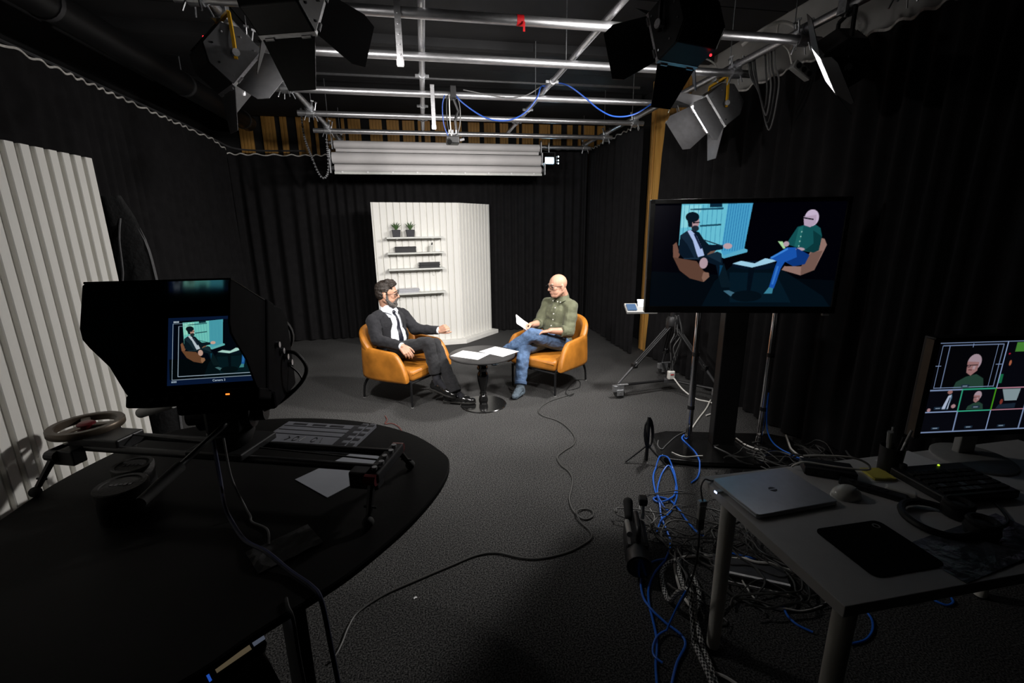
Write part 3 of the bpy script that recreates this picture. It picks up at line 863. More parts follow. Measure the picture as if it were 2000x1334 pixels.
cable('looped_grid_cable', [(2.05, 3.62, 2.82), (2.10, 3.64, 2.90), (2.22, 3.66, 2.93), (2.32, 3.66, 2.90), (2.36, 3.64, 2.83)], 0.006, 'cable_white', 'white cable arching over the second pipe beside the wooden column')
cr = thing('ceiling_camera', 'small black camera rig hanging with dangling cables from the third pipe', 'camera', (0.29, 4.42, 2.40))
MB().box((0.02, -0.03, 0.40), (0.05, 0.09, 0.10)).build('pipe_clamp', 'black_metal', cr, bevel=0.006)
MB().tube([(0.02, -0.03, 0.36), (0.06, -0.02, 0.26), (0.03, -0.03, 0.18), (0.04, -0.02, 0.06)], 0.012, 8).build('arm', 'black_metal', cr)
MB().box((0.0, -0.05, 0.01), (0.11, 0.12, 0.06)).build('body', 'black_plastic', cr, bevel=0.008)
MB().cyl((-0.035, -0.10, -0.0), (-0.035, -0.16, -0.02), 0.022, seg=14).build('lens', 'black_gloss', cr)
MB().cyl((0.06, -0.08, 0.01), (0.10, -0.08, 0.02), 0.012, seg=10).build('knob', 'alu', cr)
for k, (dx, mt) in enumerate(((-0.075, 'cable_blue_dark'), (-0.04, 'cable_black'), (-0.015, 'cable_white'), (0.075, 'cable_grey'))):
    MB().tube(spline([(dx * 0.6, -0.02, 0.40), (dx, -0.03, 0.30), (dx * 0.95, -0.03, 0.15), (dx * 0.5, -0.04, 0.05)], 8), 0.0045, 6).build('lead', mt, cr, smooth=True)
for k in range(3):
    MB().cyl((-0.03 + 0.03 * k, -0.09, 0.06), (-0.03 + 0.03 * k, -0.10, 0.09), 0.008, seg=8).build('plug', 'steel', cr)
# white multi socket hanging beside the pale wall, with its leads
ps = thing('socket_block', 'pale multi socket block hanging on a cable by the long curtain', 'power strip', (2.655, 3.12, 2.70))
mxs = Matrix.Rotation(R_(28), 3, 'Y')
MB().box((0, 0, 0), (0.17, 0.05, 0.06), mx=mxs).build('block', 'grey_plastic', ps, bevel=0.01)
for k in range(3):
    MB().cyl(mxs @ V((-0.05 + 0.05 * k, -0.025, 0)), mxs @ V((-0.05 + 0.05 * k, -0.03, 0)), 0.019, seg=14).build('socket', 'black_plastic', ps)
MB().tube(spline([(-0.08, 0, 0.04), (-0.12, 0, 0.12), (-0.20, 0.02, 0.20), (-0.18, 0.05, 0.30)], 8), 0.006, 6).build('lead', 'cable_white', ps, smooth=True)
for k in range(4):
    cable('hanging_lead', [(2.450, 3.245 - 0.03 * k, 2.850), (2.475, 3.25 - 0.03 * k, 2.74), (2.51 + 0.012 * k, 3.26 - 0.025 * k, 2.62), (2.54 + 0.02 * k, 3.30, 2.50 - 0.05 * k), (2.51 + 0.012 * k, 3.34 + 0.015 * k, 2.62), (2.475, 3.35 + 0.02 * k, 2.74), (2.450, 3.355 + 0.02 * k, 2.850)], 0.006, 'cable_grey' if k % 2 else 'cable_black', ('short black lead looping below the yellow yoke light', 'grey lead looping lower than the short black lead', 'longer black lead looping beside the grey leads', 'longest grey lead looping below the pale socket block')[k], 'leads hanging by the socket block')
cable('looped_rail_cable', [(2.30, 3.30, 2.90), (2.40, 3.2, 2.98), (2.5, 3.15, 3.0), (2.58, 3.1, 2.93), (2.62, 3.2, 2.86)], 0.012, 'cable_white', 'knotted white cable on the rail above the yellow yoke light')
# ================================================================== SET PIECES
def batten_mesh(w_, t_, h_):
    b = MB(); c = 0.003
    b.prism([(-w_ / 2, 0), (w_ / 2, 0), (w_ / 2, t_ - c), (w_ / 2 - c, t_), (-w_ / 2 + c, t_), (-w_ / 2, t_ - c)], 0, h_)
    return b
def slatted_face(parent, p0, p1, h, pitch, width, thick, z0=0.0, side=-1):
    """vertical battens side by side along p0-p1, proud of a backing board"""
    p0, p1 = V((p0[0], p0[1], 0)), V((p1[0], p1[1], 0))
    d = (p1 - p0).normalized(); nn = V((d.y, -d.x, 0)); L = (p1 - p0).length
    ang = math.atan2(nn.y, nn.x) - PI / 2
    mid = (p0 + p1) / 2 - nn * 0.01
    MB().box((mid.x, mid.y, z0 + h / 2), (L, 0.02, h), rz=math.atan2(d.y, d.x)).build('backing_board', 'white_paint', parent)
    n = int(round(L / pitch)); pt = L / n
    bm_ = batten_mesh(pt * width, thick, h); me = set_mesh('batten', bm_.v, bm_.f, 'white_paint')
    for k in range(n):
        q = p0 + d * (pt * (k + 0.5))
        put('batten', me, parent, (q.x, q.y, z0), (0, 0, ang))

A0, B0, C0 = V((-0.67, 6.53, 0)), V((0.47, 6.68, 0)), V((0.985, 7.19, 0))
bd = thing('set_backdrop', 'white slatted corner backdrop carrying four shelves', 'backdrop', (0.2, 6.7, 0))
O2 = V((0.2, 6.7, 0))
slatted_face(bd, (A0 - O2)[:2], (B0 - O2)[:2], 1.95, 0.0875, 0.80, 0.021, 0.05)
slatted_face(bd, (B0 - O2)[:2], (C0 - O2)[:2], 1.95, 0.073, 0.64, 0.018, 0.05)
pl = [(-0.75, 6.415), (0.52, 6.53), (1.09, 7.13), (1.00, 7.23), (0.45, 6.75), (-0.72, 6.60)]
MB().prism([(a - O2.x, b - O2.y) for a, b in pl], 0.0, 0.06).build('plinth', 'white_paint', bd, bevel=0.004)
MB().box((A0.x - O2.x - 0.006, A0.y - O2.y + 0.0, 1.025), (0.012, 0.05, 1.95)).build('edge_board', 'white_paint', bd)

# shelves on the left face
dF = (B0 - A0).normalized(); nF = V((dF.y, -dF.x, 0)); aF = math.atan2(dF.y, dF.x)
def F(u, off, z): return A0 + dF * u + nF * (off + 0.0215) + V((0, 0, z))
shelf_names = ('wall shelf holding two potted plants', 'wall shelf holding a black box and a pale cup', 'wall shelf holding black binders', 'lowest wall shelf holding a stack of magazines')
SZ = (1.548, 1.342, 1.124, 0.792)
for z, lb in zip(SZ, shelf_names):
    s = thing('wall_shelf', 'pale ' + lb, 'shelf', F(0.53, 0.07, z), aF, 'shelves on the slatted backdrop')
    MB().box((0, 0, -0.011), (0.765, 0.14, 0.022)).build('board', 'shelf', s, bevel=0.002)
    for sx in (-0.24, 0.24):
        b = MB(); b.box((sx, 0.062, -0.06), (0.022, 0.014, 0.10)); b.box((sx, 0.01, -0.027), (0.022, 0.10, 0.010))
        b.build('bracket', 'white_paint', s)
def plant(u, label, seed):
    rr = random.Random(seed)
    p = thing('potted_aloe', label, 'plant', F(u, 0.078, SZ[0]), aF, 'potted plants on the top shelf')
    w_ = 0.055
    b = MB(); v = []
    for z, s in ((0, 0.82), (0.095, 1.0), (0.095, 0.9), (0.08, 0.88)):
        v += [(-w_ * s, -w_ * s, z), (w_ * s, -w_ * s, z), (w_ * s, w_ * s, z), (-w_ * s, w_ * s, z)]
    f = [(3, 2, 1, 0)] + [(4 * i + k, 4 * i + (k + 1) % 4, 4 * (i + 1) + (k + 1) % 4, 4 * (i + 1) + k) for i in range(3) for k in range(4)]
    b.add(v, f); b.build('pot', 'pot', p, bevel=0.002)
    MB().box((0, 0, 0.078), (w_ * 1.7, w_ * 1.7, 0.012)).build('soil', 'soil', p)
    for k in range(15):
        a = k * 2.4 + rr.random() * 0.4; lean = 0.25 + 0.75 * (k / 15) ; ln = 0.115 - 0.028 * (k / 15) + rr.random() * 0.02
        pts = [V((math.cos(a) * lean * ln * t * (0.4 + 0.45 * t), math.sin(a) * lean * ln * t * (0.3 + 0.35 * t), 0.085 + ln * t * (1 - 0.30 * lean * t))) for t in (0, 0.25, 0.5, 0.75, 1)]
        MB().tube(pts, [0.0075, 0.0085, 0.007, 0.0045, 0.0008], 6).build('leaf', 'leaf', p, smooth=True)
plant(0.285, 'small spiky aloe in a dark square pot, set nearer the free edge of the backdrop', 3)
plant(0.470, 'small spiky aloe in a dark square pot, set nearer the middle of the shelf', 5)
bx = thing('storage_box', 'long black storage box with lid on the second shelf', 'box', F(0.395, 0.06, SZ[1]), aF)
MB().box((0, 0, 0.036), (0.275, 0.085, 0.072)).build('body', 'box_black', bx, bevel=0.003)
MB().box((0, 0, 0.068), (0.281, 0.091, 0.018)).build('lid', 'box_black', bx, bevel=0.003)
cu = thing('pen_cup', 'pale cup on the second shelf beside the black box', 'cup', F(0.735, 0.06, SZ[1]))
MB().lathe([(0.026, 0), (0.031, 0.08), (0.028, 0.08), (0.024, 0.006)], seg=20).build('cup_body', 'cup', cu, smooth=True)
pn = thing('marker', 'black marker standing in the pale shelf cup', 'pen', F(0.735, 0.06, SZ[1] + 0.006))
MB().cyl((0, 0, 0), (0.022, 0.0, 0.095), 0.006, seg=8).build('barrel', 'paper', pn); MB().cyl((0.019, 0, 0.085), (0.027, 0, 0.118), 0.008, seg=8).build('cap', 'black_plastic', pn)
for k in range(2):
    bi = thing('binder', ('black binder lying on the third shelf under another binder', 'black binder lying uppermost on the third shelf')[k], 'binder', F(0.705 + 0.004 * k, 0.06, SZ[2] + 0.038 * k), aF, 'binders on the third shelf')
    MB().box((0, 0, 0.004), (0.285, 0.10, 0.006)).build('cover', 'box_black', bi); MB().box((0, 0, 0.033), (0.285, 0.10, 0.006)).build('cover', 'box_black', bi)
    MB().box((-0.137, 0, 0.0185), (0.012, 0.10, 0.035)).build('spine', 'box_black', bi, bevel=0.004)
    MB().box((0.004, 0.0, 0.0185), (0.265, 0.09, 0.022)).build('pages', 'box_black', bi)
    MB().cyl((-0.144, -0.02, 0.0185), (-0.142, -0.02, 0.0185), 0.009, seg=12).build('finger_ring', 'steel', bi)
rm = random.Random(4)
MAGW = ('thickest', 'thin grey', 'thin pale', 'slim grey', 'slim pale', 'uppermost grey')
zc = SZ[3]
for k, (hh, mt) in enumerate(((0.014, 'mag_light'), (0.007, 'mag_grey'), (0.010, 'mag_light'), (0.007, 'mag_grey'), (0.010, 'mag_light'), (0.008, 'mag_grey'))):
    pos = ('at the bottom of', 'second from the bottom of', 'third from the bottom of', 'third from the top of', 'second from the top of', 'on top of')[k]
    mg = thing('magazine', ('pale' if 'light' in mt else 'grey') + ' magazine ' + pos + ' the stack on the lowest shelf', 'magazine', F(0.40 + rm.uniform(-.008, .008), 0.070, zc), aF + rm.uniform(-.03, .03), 'magazines on the lowest shelf')
    MB().box((0, 0, hh / 2), (0.276, 0.115, hh * 0.7)).build('pages', mt, mg)
    MB().box((0, 0, hh - 0.0006), (0.28, 0.12, 0.0012)).build('cover', 'mag_light' if k % 2 else 'mag_grey', mg); MB().box((0, 0, 0.0008), (0.28, 0.12, 0.0012)).build('cover', 'mag_grey', mg)
    zc += hh

# white slatted panel in the foreground
fp = thing('slatted_panel', 'tall white slatted panel standing beyond the black table', 'panel', (-1.555, 1.9, 0))
slatted_face(fp, (0, -1.2), (0, 0.755), 2.0, 0.0725, 0.66, 0.018, 0.0)
for o in fp.children:
    o.location.x += 0.0
MB().box((-0.025, 0.745, 1.0), (0.05, 0.014, 2.0)).build('edge_board', 'white_paint', fp)
for zz in (0.15, 1.0, 1.85):
    MB().box((-0.045, -0.22, zz), (0.04, 1.9, 0.06)).build('back_rail', 'white_paint', fp)

# black folded light bag leaning on a stand behind the panel
bg = thing('reflector_bag', 'black folded reflector bag with grey piping beyond the edge of the slatted panel', 'bag', (-1.93, 3.35, 0))
def bagpt(u, v): return V((-0.20 + 0.40 * u, 0.05 * math.sin(u * PI), v))
gr = []
for i in range(15):
    z = 0.05 + 1.82 * i / 14
    wdt = 0.20 * math.sqrt(max(0.02, 1 - max(0, (i - 10) / 4.4) ** 2)) * (0.75 + 0.25 * math.sin(min(1, i / 8) * PI / 2))
    gr.append([V((wdt * (2 * j / 10 - 1), -0.05 * math.cos((2 * j / 10 - 1) * PI / 2) + 0.012 * noise.noise(V((j * .7, i * .5, 1))), z)) for j in range(11)])
MB().sheet(gr, 0.02).build('shell', 'cloth_black', bg, smooth=True)
MB().tube(spline([g[10] + V((0, -0.012, 0)) for g in gr[::2]], 4), 0.011, 6).build('piping', 'reflector', bg, smooth=True)
MB().tube(spline([g[6] + V((0, -0.014, 0)) for g in gr[:12:2]], 4), 0.005, 6).build('zip', 'reflector', bg, smooth=True)
MB().tube(spline([gr[9][3] + V((0, -.02, 0)), gr[10][6] + V((0, -.03, 0)), gr[12][7] + V((0, -.03, 0)), gr[13][8] + V((0, -.02, 0))], 4), 0.006, 6).build('handle', 'reflector', bg, smooth=True)

# ================================================================== ARMCHAIRS
def make_chair(label, loc, rz):
    t = thing('armchair', label, 'armchair', loc, rz, 'tan leather tub armchairs')
    # U shaped shell: front end of one arm, round the back, to the other arm
    W, Fx, Bx = 0.335, 0.335, -0.345
    path = [(Fx, -W + 0.005), (0.20, -W - 0.005), (0.05, -W - 0.012), (-0.10, -W - 0.008), (-0.22, -W + 0.035), (-0.315, -W + 0.13), (Bx, -0.10), (Bx - 0.005, 0),
            (Bx, 0.10), (-0.315, W - 0.13), (-0.22, W - 0.035), (-0.10, W + 0.008), (0.05, W + 0.012), (0.20, W + 0.005), (Fx, W - 0.005)]
    pts = spline([(a, b, 0) for a, b in path], 5); n = len(pts)
    def shell(name, zt, zb, th, lean, a=0, b=n):
        vs = []; fs = []; m = 0
        P = pts[a:b]
        for i, p in enumerate(P):
            q0 = P[max(i - 1, 0)]; q1 = P[min(i + 1, len(P) - 1)]
            d = (q1 - q0).normalized(); out = V((d.y, -d.x, 0))
            k = (i + a) / (n - 1); top = zt(k); bot = zb(k); r = th(k) / 2
            rr = min(r, (top - bot) / 2)
            ring = [(-r * 0.82, bot), (r * 0.72, bot), (r, bot + rr * 0.5), (r, bot + (top - bot) * 0.5), (r, top - rr), (r * 0.72, top - rr * 0.28), (0, top), (-r * 0.72, top - rr * 0.28), (-r, top - rr), (-r, bot + (top - bot) * 0.5), (-r, bot + rr * 0.3)]
            m = len(ring)
            for o_, z in ring:
                vs.append(p + out * (o_ + lean * (z - bot)) + V((0, 0, z)))
        for i in range(len(P) - 1):
            for k in range(m):
                fs.append((i * m + k, i * m + (k + 1) % m, (i + 1) * m + (k + 1) % m, (i + 1) * m + k))
        fs.append(tuple(range(m - 1, -1, -1))); fs.append(tuple(range((len(P) - 1) * m, len(P) * m)))
        o = MB().add(vs, fs).build(name, 'leather', t, smooth=True)
        s = o.modifiers.new('s', 'SUBSURF'); s.levels = 1; s.render_levels = 1
        return o
    def zt(k):
        e = min(k, 1 - k) * 2          # 0 at arm front, 1 at back centre
        if e < 0.16: return 0.315 + 0.235 * math.sin(e / 0.16 * PI / 2) ** 1.1
        if e < 0.5: return 0.55 + 0.02 * ((e - 0.16) / 0.34)
        return 0.57
    def zb(k):
        e = min(k, 1 - k) * 2
        return 0.262 - 0.02 * min(1, e * 1.3)
    ar = shell('arm_shell', zt, zb, lambda k: 0.062, 0.03)
    # higher back set inside the arms
    bp = []
    zin = 0.29
    vs = []; fs = []; NB = 17; ring = None
    for i in range(NB):
        a = (i / (NB - 1) - 0.5) * 2
        ang = a * R_(82)
        cx, cy = -0.02 - 0.285 * math.cos(ang) ** 0.8 if abs(ang) < R_(89) else 0, 0.292 * math.sin(ang)
        top = 0.735 - 0.19 * abs(a) ** 3.0
        out = V((-math.cos(ang), math.sin(ang), 0)).normalized()
        base = V((cx, cy, 0)); r = 0.042
        ring = [(-r, zin), (r * 0.6, zin), (r * 0.9, (zin + top) / 2), (r, top - 0.05), (r * 0.72, top - 0.014), (0, top), (-r * 0.72, top - 0.014), (-r, top - 0.05), (-r * 1.15, (zin + top) / 2)]
        for o_, z in ring:
            vs.append(base + out * (o_ + 0.16 * (z - zin)) + V((0, 0, z)))
    m = len(ring)
    for i in range(NB - 1):
        for k in range(m):
            fs.append((i * m + k, i * m + (k + 1) % m, (i + 1) * m + (k + 1) % m, (i + 1) * m + k))
    fs.append(tuple(range(m - 1, -1, -1))); fs.append(tuple(range((NB - 1) * m, NB * m)))
    bk = MB().add(vs, fs).build('backrest', 'leather', t, smooth=True)
    s = bk.modifiers.new('s', 'SUBSURF'); s.levels = 1; s.render_levels = 1
    # seat cushion
    b = MB(); b.prism([(-0.27, -0.26), (0.345, -0.285), (0.355, -0.1), (0.355, 0.1), (0.345, 0.285), (-0.27, 0.26)], 0.262, 0.375)
    se = b.build('seat', 'leather', t, smooth=True, bevel=0.035, seg=4)
    MB().tube(spline([(0.352, y, 0.345 + 0.004 * math.cos(y * 9)) for y in (-0.28, -0.15, 0, 0.15, 0.28)], 6), 0.004, 6).build('seat_piping', 'leather', se, smooth=True)
    # frame and legs
    fr = MB()
    for a_, b_ in (((0.315, -0.27), (0.315, 0.27)), ((0.315, 0.27), (-0.24, 0.27)), ((-0.24, 0.27), (-0.24, -0.27)), ((-0.24, -0.27), (0.315, -0.27))):
        fr.cyl((a_[0], a_[1], 0.245), (b_[0], b_[1], 0.238), 0.011, seg=8)
    fr.build('base_frame', 'black_metal', t)
    for sy in (-1, 1):
        lg = MB().tube([(0.312, sy * 0.27, 0.25), (0.314, sy * 0.27, 0.0)], [0.013, 0.010], 10).build('leg', 'black_metal', t, smooth=True)
        MB().cyl((0.314, sy * 0.27, 0), (0.314, sy * 0.27, 0.006), 0.013, seg=10).build('foot_cap', 'grey_plastic', lg)
        lg = MB().tube(spline([(-0.20, sy * 0.262, 0.243), (-0.252, sy * 0.268, 0.20), (-0.292, sy * 0.27, 0.13), (-0.305, sy * 0.27, 0.06), (-0.312, sy * 0.27, 0.0)], 4), [0.013] * 8 + [0.0115] * 9, 10).build('leg', 'black_metal', t, smooth=True)
        MB().cyl((-0.312, sy * 0.27, 0), (-0.312, sy * 0.27, 0.006), 0.013, seg=10).build('foot_cap', 'grey_plastic', lg)
    return t
make_chair('tan leather tub armchair seating the man in the suit', (-0.281, 4.567, 0), R_(-38.8))
make_chair('tan leather tub armchair seating the man in the olive shirt', (1.258, 4.574, 0), R_(-138.7))

# ================================================================== PEDESTAL TABLE
pt_ = thing('pedestal_table', 'round black pedestal table between the armchairs', 'table', (0.468, 4.105, 0))
MB().lathe([(0.0, 0.488), (0.296, 0.488), (0.308, 0.493), (0.311, 0.501), (0.308, 0.509), (0.300, 0.512), (0.0, 0.512)], seg=56).build('table_top', 'black_top', pt_, smooth=True)
MB().lathe([(0.0, 0.0), (0.221, 0.0), (0.222, 0.006), (0.216, 0.011), (0.05, 0.013), (0.0, 0.013)], seg=56).build('base_plate', 'black_gloss', pt_, smooth=True)
MB().lathe([(0.036, 0.012), (0.042, 0.03), (0.045, 0.055), (0.038, 0.085), (0.026, 0.10), (0.030, 0.108), (0.034, 0.118), (0.027, 0.13), (0.029, 0.15), (0.040, 0.20), (0.051, 0.255), (0.054, 0.29), (0.049, 0.32), (0.038, 0.342), (0.040, 0.352), (0.051, 0.362), (0.053, 0.375), (0.047, 0.388), (0.046, 0.40), (0.060, 0.42), (0.066, 0.445), (0.064, 0.468), (0.058, 0.478), (0.070, 0.488)], seg=32).build('turned_column', 'black_gloss', pt_, smooth=True)
def sheet_of_paper(name, c, size, rz, z, label, lines=True, group=None):
    t = thing(name, label, 'paper', (c[0], c[1], z), rz, group)
    MB().box((0, 0, 0.0012), (size[0], size[1], 0.0016)).build('sheet', 'paper', t)
    if lines:
        for k in range(9):
            wd = size[0] * (0.62 if k % 3 else 0.4)
            MB().box((-size[0] * 0.36 + wd / 2, size[1] * (0.36 - 0.08 * k), 0.0022), (wd, 0.0022, 0.0004)).build('text_line', 'print', t)
    return t
sheet_of_paper('paper_sheet', (0.352, 4.073), (0.297, 0.21), R_(-38), 0.512, 'white printed sheet lying on the table near the black shoe')
sheet_of_paper('paper_sheet', (0.632, 4.128), (0.30, 0.235), R_(-50), 0.514, 'white printed sheet on the table reaching towards the jeans')
# ================================================================== PEOPLE
_lm = M['lens']; _b = _lm.node_tree.nodes['Principled BSDF']
_b.inputs['Transmission Weight'].default_value = 1.0; _b.inputs['IOR'].default_value = 1.02; _b.inputs['Roughness'].default_value = 0.02
for _l in list(_lm.node_tree.links):
    if _l.to_socket.name == 'Base Color': _lm.node_tree.links.remove(_l)
_b.inputs['Base Color'].default_value = (0.95, 0.95, 0.95, 1)

def frame(f, u):
    f = V(f).normalized(); u = (V(u) - f * V(u).dot(f)).normalized()
    return f, u.cross(f), u                       # forward, left, up
def mat3(f, s, u): return Matrix((f, s, u)).transposed()

def head_parts(mb, c, fr, neck):
    f, s, u = fr; mx = mat3(f, s, u)
    def P(a, b, d): return c + f * a + s * b + u * d
    mb.ball(P(-0.012, 0, 0.030), (0.099, 0.077, 0.090), mx, 20, 14)
    mb.ball(P(0.022, 0, -0.030), (0.072, 0.064, 0.082), mx, 18, 12)
    mb.ball(P(0.048, 0, -0.086), (0.038, 0.040, 0.030), mx)
    for k in (-1, 1):
        mb.cap(P(-0.012, k * 0.054, -0.050), P(0.044, k * 0.028, -0.088), 0.027, 0.026)
        mb.ball(P(0.056, k * 0.037, -0.018), 0.026)
        mb.ball(P(0.034, k * 0.034, -0.050), (0.044, 0.030, 0.040), mx)
        mb.ball(P(-0.012, k * 0.079, -0.008), (0.018, 0.009, 0.030), mx @ Matrix.Rotation(-k * 0.3, 3, 'Z'))
        mb.ball(P(-0.006, k * 0.078, -0.030), (0.010, 0.008, 0.012), mx)
    mb.cap(P(0.080, -0.030, 0.028), P(0.080, 0.030, 0.028), 0.0125, 0.0125)
    mb.cap(P(0.088, 0, 0.016), P(0.108, 0, -0.022), 0.008, 0.0125)
    for k in (-1, 1): mb.ball(P(0.098, k * 0.010, -0.026), 0.009)
    mb.cap(P(0.083, -0.014, -0.048), P(0.083, 0.014, -0.048), 0.010, 0.010)
    mb.cap(P(0.080, -0.012, -0.063), P(0.080, 0.012, -0.063), 0.010, 0.010)
    mb.cap(P(-0.030, 0, -0.04), neck, 0.060, 0.064)

def face_details(root, c, fr, O, brow, lid, glass=(0.025, 0.016)):
    f, s, u = fr; mx = mat3(f, s, u)
    def P(a, b, d): return c + f * a + s * b + u * d - O
    for k in (-1, 1):
        e = MB().ball(P(0.0700, k * 0.031, 0.007), (0.0125, 0.0125, 0.0095), mx).build('eye', 'eye', root, smooth=True)
        MB().ball(P(0.0795, k * 0.0315, 0.007), 0.0050).build('iris', 'iris', e, smooth=True)
        MB().tube(spline([P(0.088, k * 0.012, 0.026), P(0.0925, k * 0.03, 0.033), P(0.078, k * 0.052, 0.028)], 5), 0.0042, 6).build('eyebrow', brow, root, smooth=True)
    for k in (-1, 1):
        MB().tube(spline([P(0.0745, k * 0.018, 0.013), P(0.0835, k * 0.031, 0.0165), P(0.0715, k * 0.045, 0.012)], 4), 0.0042, 6).build('eyelid', lid, root, smooth=True)
    MB().cap(P(0.0895, -0.016, -0.0555), P(0.0895, 0.016, -0.0555), 0.0038, 0.0038).build('lips', 'lips', root, smooth=True)
    g = MB(); hw, hh = glass
    for k in (-1, 1):
        cx = k * 0.034
        loop = [P(0.106 - 0.010 * abs(a), cx + a * hw, 0.004 + b * hh) for a, b in ((-1, 0.6), (-0.8, 1), (0, 1.05), (0.8, 1), (1, 0.6), (1, -0.5), (0.7, -1), (0, -1.05), (-0.7, -1), (-1, -0.5))]
        g.tube(loop, 0.0021, 6, closed=True)
        g.tube([P(0.098, k * (0.034 + hw), 0.011), P(0.085, k * 0.072, 0.012), P(0.02, k * 0.082, 0.008), P(-0.012, k * 0.084, 0.004)], 0.0022, 6)
    g.tube(spline([P(0.105, -0.012, 0.008), P(0.110, 0, 0.011), P(0.105, 0.012, 0.008)], 4), 0.0021, 6)
    gl = g.build('spectacles', 'frames', root, smooth=True)
    for k in (-1, 1):
        MB().box(P(0.1045, k * 0.034, 0.004), (0.0012, hw * 1.9, hh * 1.9), mx=mx).build('spectacle_lens', 'lens', gl)

def hand_parts(mb, w_, f, p, right, curl, thumb=(0.55, 0.75, 0.25), spread=0.0, size=1.0, tcurl=0.5):
    """wrist, direction to the knuckles, palm normal; fingers bend towards the palm side"""
    f = V(f).normalized(); p = (V(p) - f * V(p).dot(f)).normalized()
    s = f.cross(p) if right else p.cross(f)
    k = size
    for i in range(4):
        o = (0.030 - 0.020 * i) * k
        kn = w_ + f * (0.088 - (0.004, 0.0, 0.004, 0.012)[i]) * k + s * o
        mb.cap(w_ + s * o * 0.62, kn, 0.0165 * k, 0.0115 * k)
        d = (f + s * spread * (1.5 - i)).normalized(); q = kn
        c = curl[i] if isinstance(curl[0], (list, tuple)) else curl
        tot = 0.0
        for j, frac in enumerate((0.46, 0.30, 0.24)):
            tot += R_(c[j])
            dd = d * math.cos(tot) + p * math.sin(tot)
            ln = (0.074, 0.082, 0.076, 0.060)[i] * frac * k
            r0, r1 = (0.0095, 0.0085, 0.0080)[j] * k, (0.0085, 0.0080, 0.0068)[j] * k
            mb.cap(q, q + dd * ln, r0, r1, su=10); q = q + dd * ln
    b = w_ + f * 0.022 * k + s * 0.026 * k; d = (f * thumb[0] + s * thumb[1] + p * thumb[2]).normalized()
    mb.cap(w_ + s * 0.012 * k, b + d * 0.02 * k, 0.017 * k, 0.014 * k)
    q = b + d * 0.045 * k; mb.cap(b, q, 0.015 * k, 0.0105 * k)
    d2 = (d + f * tcurl * 0.5 + p * tcurl * 0.4 - s * tcurl * 0.5).normalized()
    q2 = q + d2 * 0.034 * k; mb.cap(q, q2, 0.0105 * k, 0.0092 * k)
    d3 = (d2 + f * tcurl * 0.4 - s * tcurl * 0.5 + p * tcurl * 0.2).normalized()
    mb.cap(q2, q2 + d3 * 0.026 * k, 0.0092 * k, 0.0072 * k)

def shifted(mb, O):
    mb.v = [p - O for p in mb.v]; return mb
def wr(a1, s1, a2=0.0, s2=40.0, seed=0.0):
    return lambda p: a1 * noise.noise(V((p.x * s1 + seed, p.y * s1, p.z * s1 * 1.6))) + a2 * noise.noise(V((p.x * s2, p.y * s2 + seed, p.z * s2)))
def bvh_of(o): 
    me = o.data
    return BVHTree.FromPolygons([v.co.copy() for v in me.vertices], [tuple(p.vertices) for p in me.polygons])
def ribbon(bvh, starts, direction, half, thick, side):
    """strip that follows a surface: cast from each start, widen along side, keep a thickness"""
    rows = []; d = V(direction).normalized()
    for st, hw in zip(starts, half):
        row = []
        for a in (-1, -0.5, 0, 0.5, 1):
            o = V(st) + side * (a * hw)
            h = bvh.ray_cast(o, d, 1.0)
            row.append(h[0] - d * 0.003 if h[0] is not None else None)
        rows.append(row)
    good = [r for r in rows if all(x is not None for x in r)]
    return MB().sheet(good, thick)

def shoe(root, heel, toe, up, O, name='shoe', lift=0.0):
    heel, toe = V(heel), V(toe); f = (toe - heel).normalized(); u = V(up); u = (u - f * u.dot(f)).normalized(); s = u.cross(f)
    L = (toe - heel).length
    def P(a, b, c): return heel + f * (a * L) + s * b + u * c - O
    out = [(0.0, 0.022), (0.06, 0.031), (0.25, 0.032), (0.45, 0.036), (0.65, 0.046), (0.82, 0.042), (0.94, 0.028), (1.0, 0.008)]
    poly = [(a, -b) for a, b in out] + [(a, b) for a, b in reversed(out)]
    n = len(poly); vs = [P(a, b, 0.0) for a, b in poly] + [P(a, b, 0.016) for a, b in poly]
    fs = [tuple(range(n - 1, -1, -1)), tuple(range(n, 2 * n))] + [(k, (k + 1) % n, n + (k + 1) % n, n + k) for k in range(n)]
    so = MB().add(vs, fs).build('sole', 'sole', root, bevel=0.003)
    hl = MB(); hl.add([P(a, b, c) for c in (-0.012, 0.001) for a, b in ((0.01, -0.028), (0.24, -0.031), (0.24, 0.031), (0.01, 0.028))], [(3, 2, 1, 0), (4, 5, 6, 7), (0, 1, 5, 4), (1, 2, 6, 5), (2, 3, 7, 6), (3, 0, 4, 7)])
    hl.build('heel', 'sole', so)
    m = MB(); mx = mat3(f, s, u)
    m.ball(P(0.14, 0, 0.045), (0.046, 0.036, 0.052), mx); m.ball(P(0.16, 0, 0.080), (0.044, 0.036, 0.038), mx)
    m.ball(P(0.40, 0, 0.044), (0.080, 0.040, 0.050), mx); m.ball(P(0.66, 0, 0.032), (0.070, 0.047, 0.040), mx)
    m.ball(P(0.86, 0, 0.026), (0.046, 0.038, 0.030), mx); m.cap(P(0.10, 0, 0.035), P(0.85, 0, 0.024), 0.027, 0.021)
    sh = remesh(m, 0.0045, name, 'shoe', root, 3)
    for k in range(4):
        a = 0.36 + 0.06 * k
        MB().tube(spline([P(a, -0.020, 0.086 - 0.009 * k), P(a + 0.01, 0, 0.100 - 0.012 * k), P(a, 0.020, 0.086 - 0.009 * k)], 4), 0.0022, 5).build('lace', 'cable_black', sh, smooth=True)
    return sh

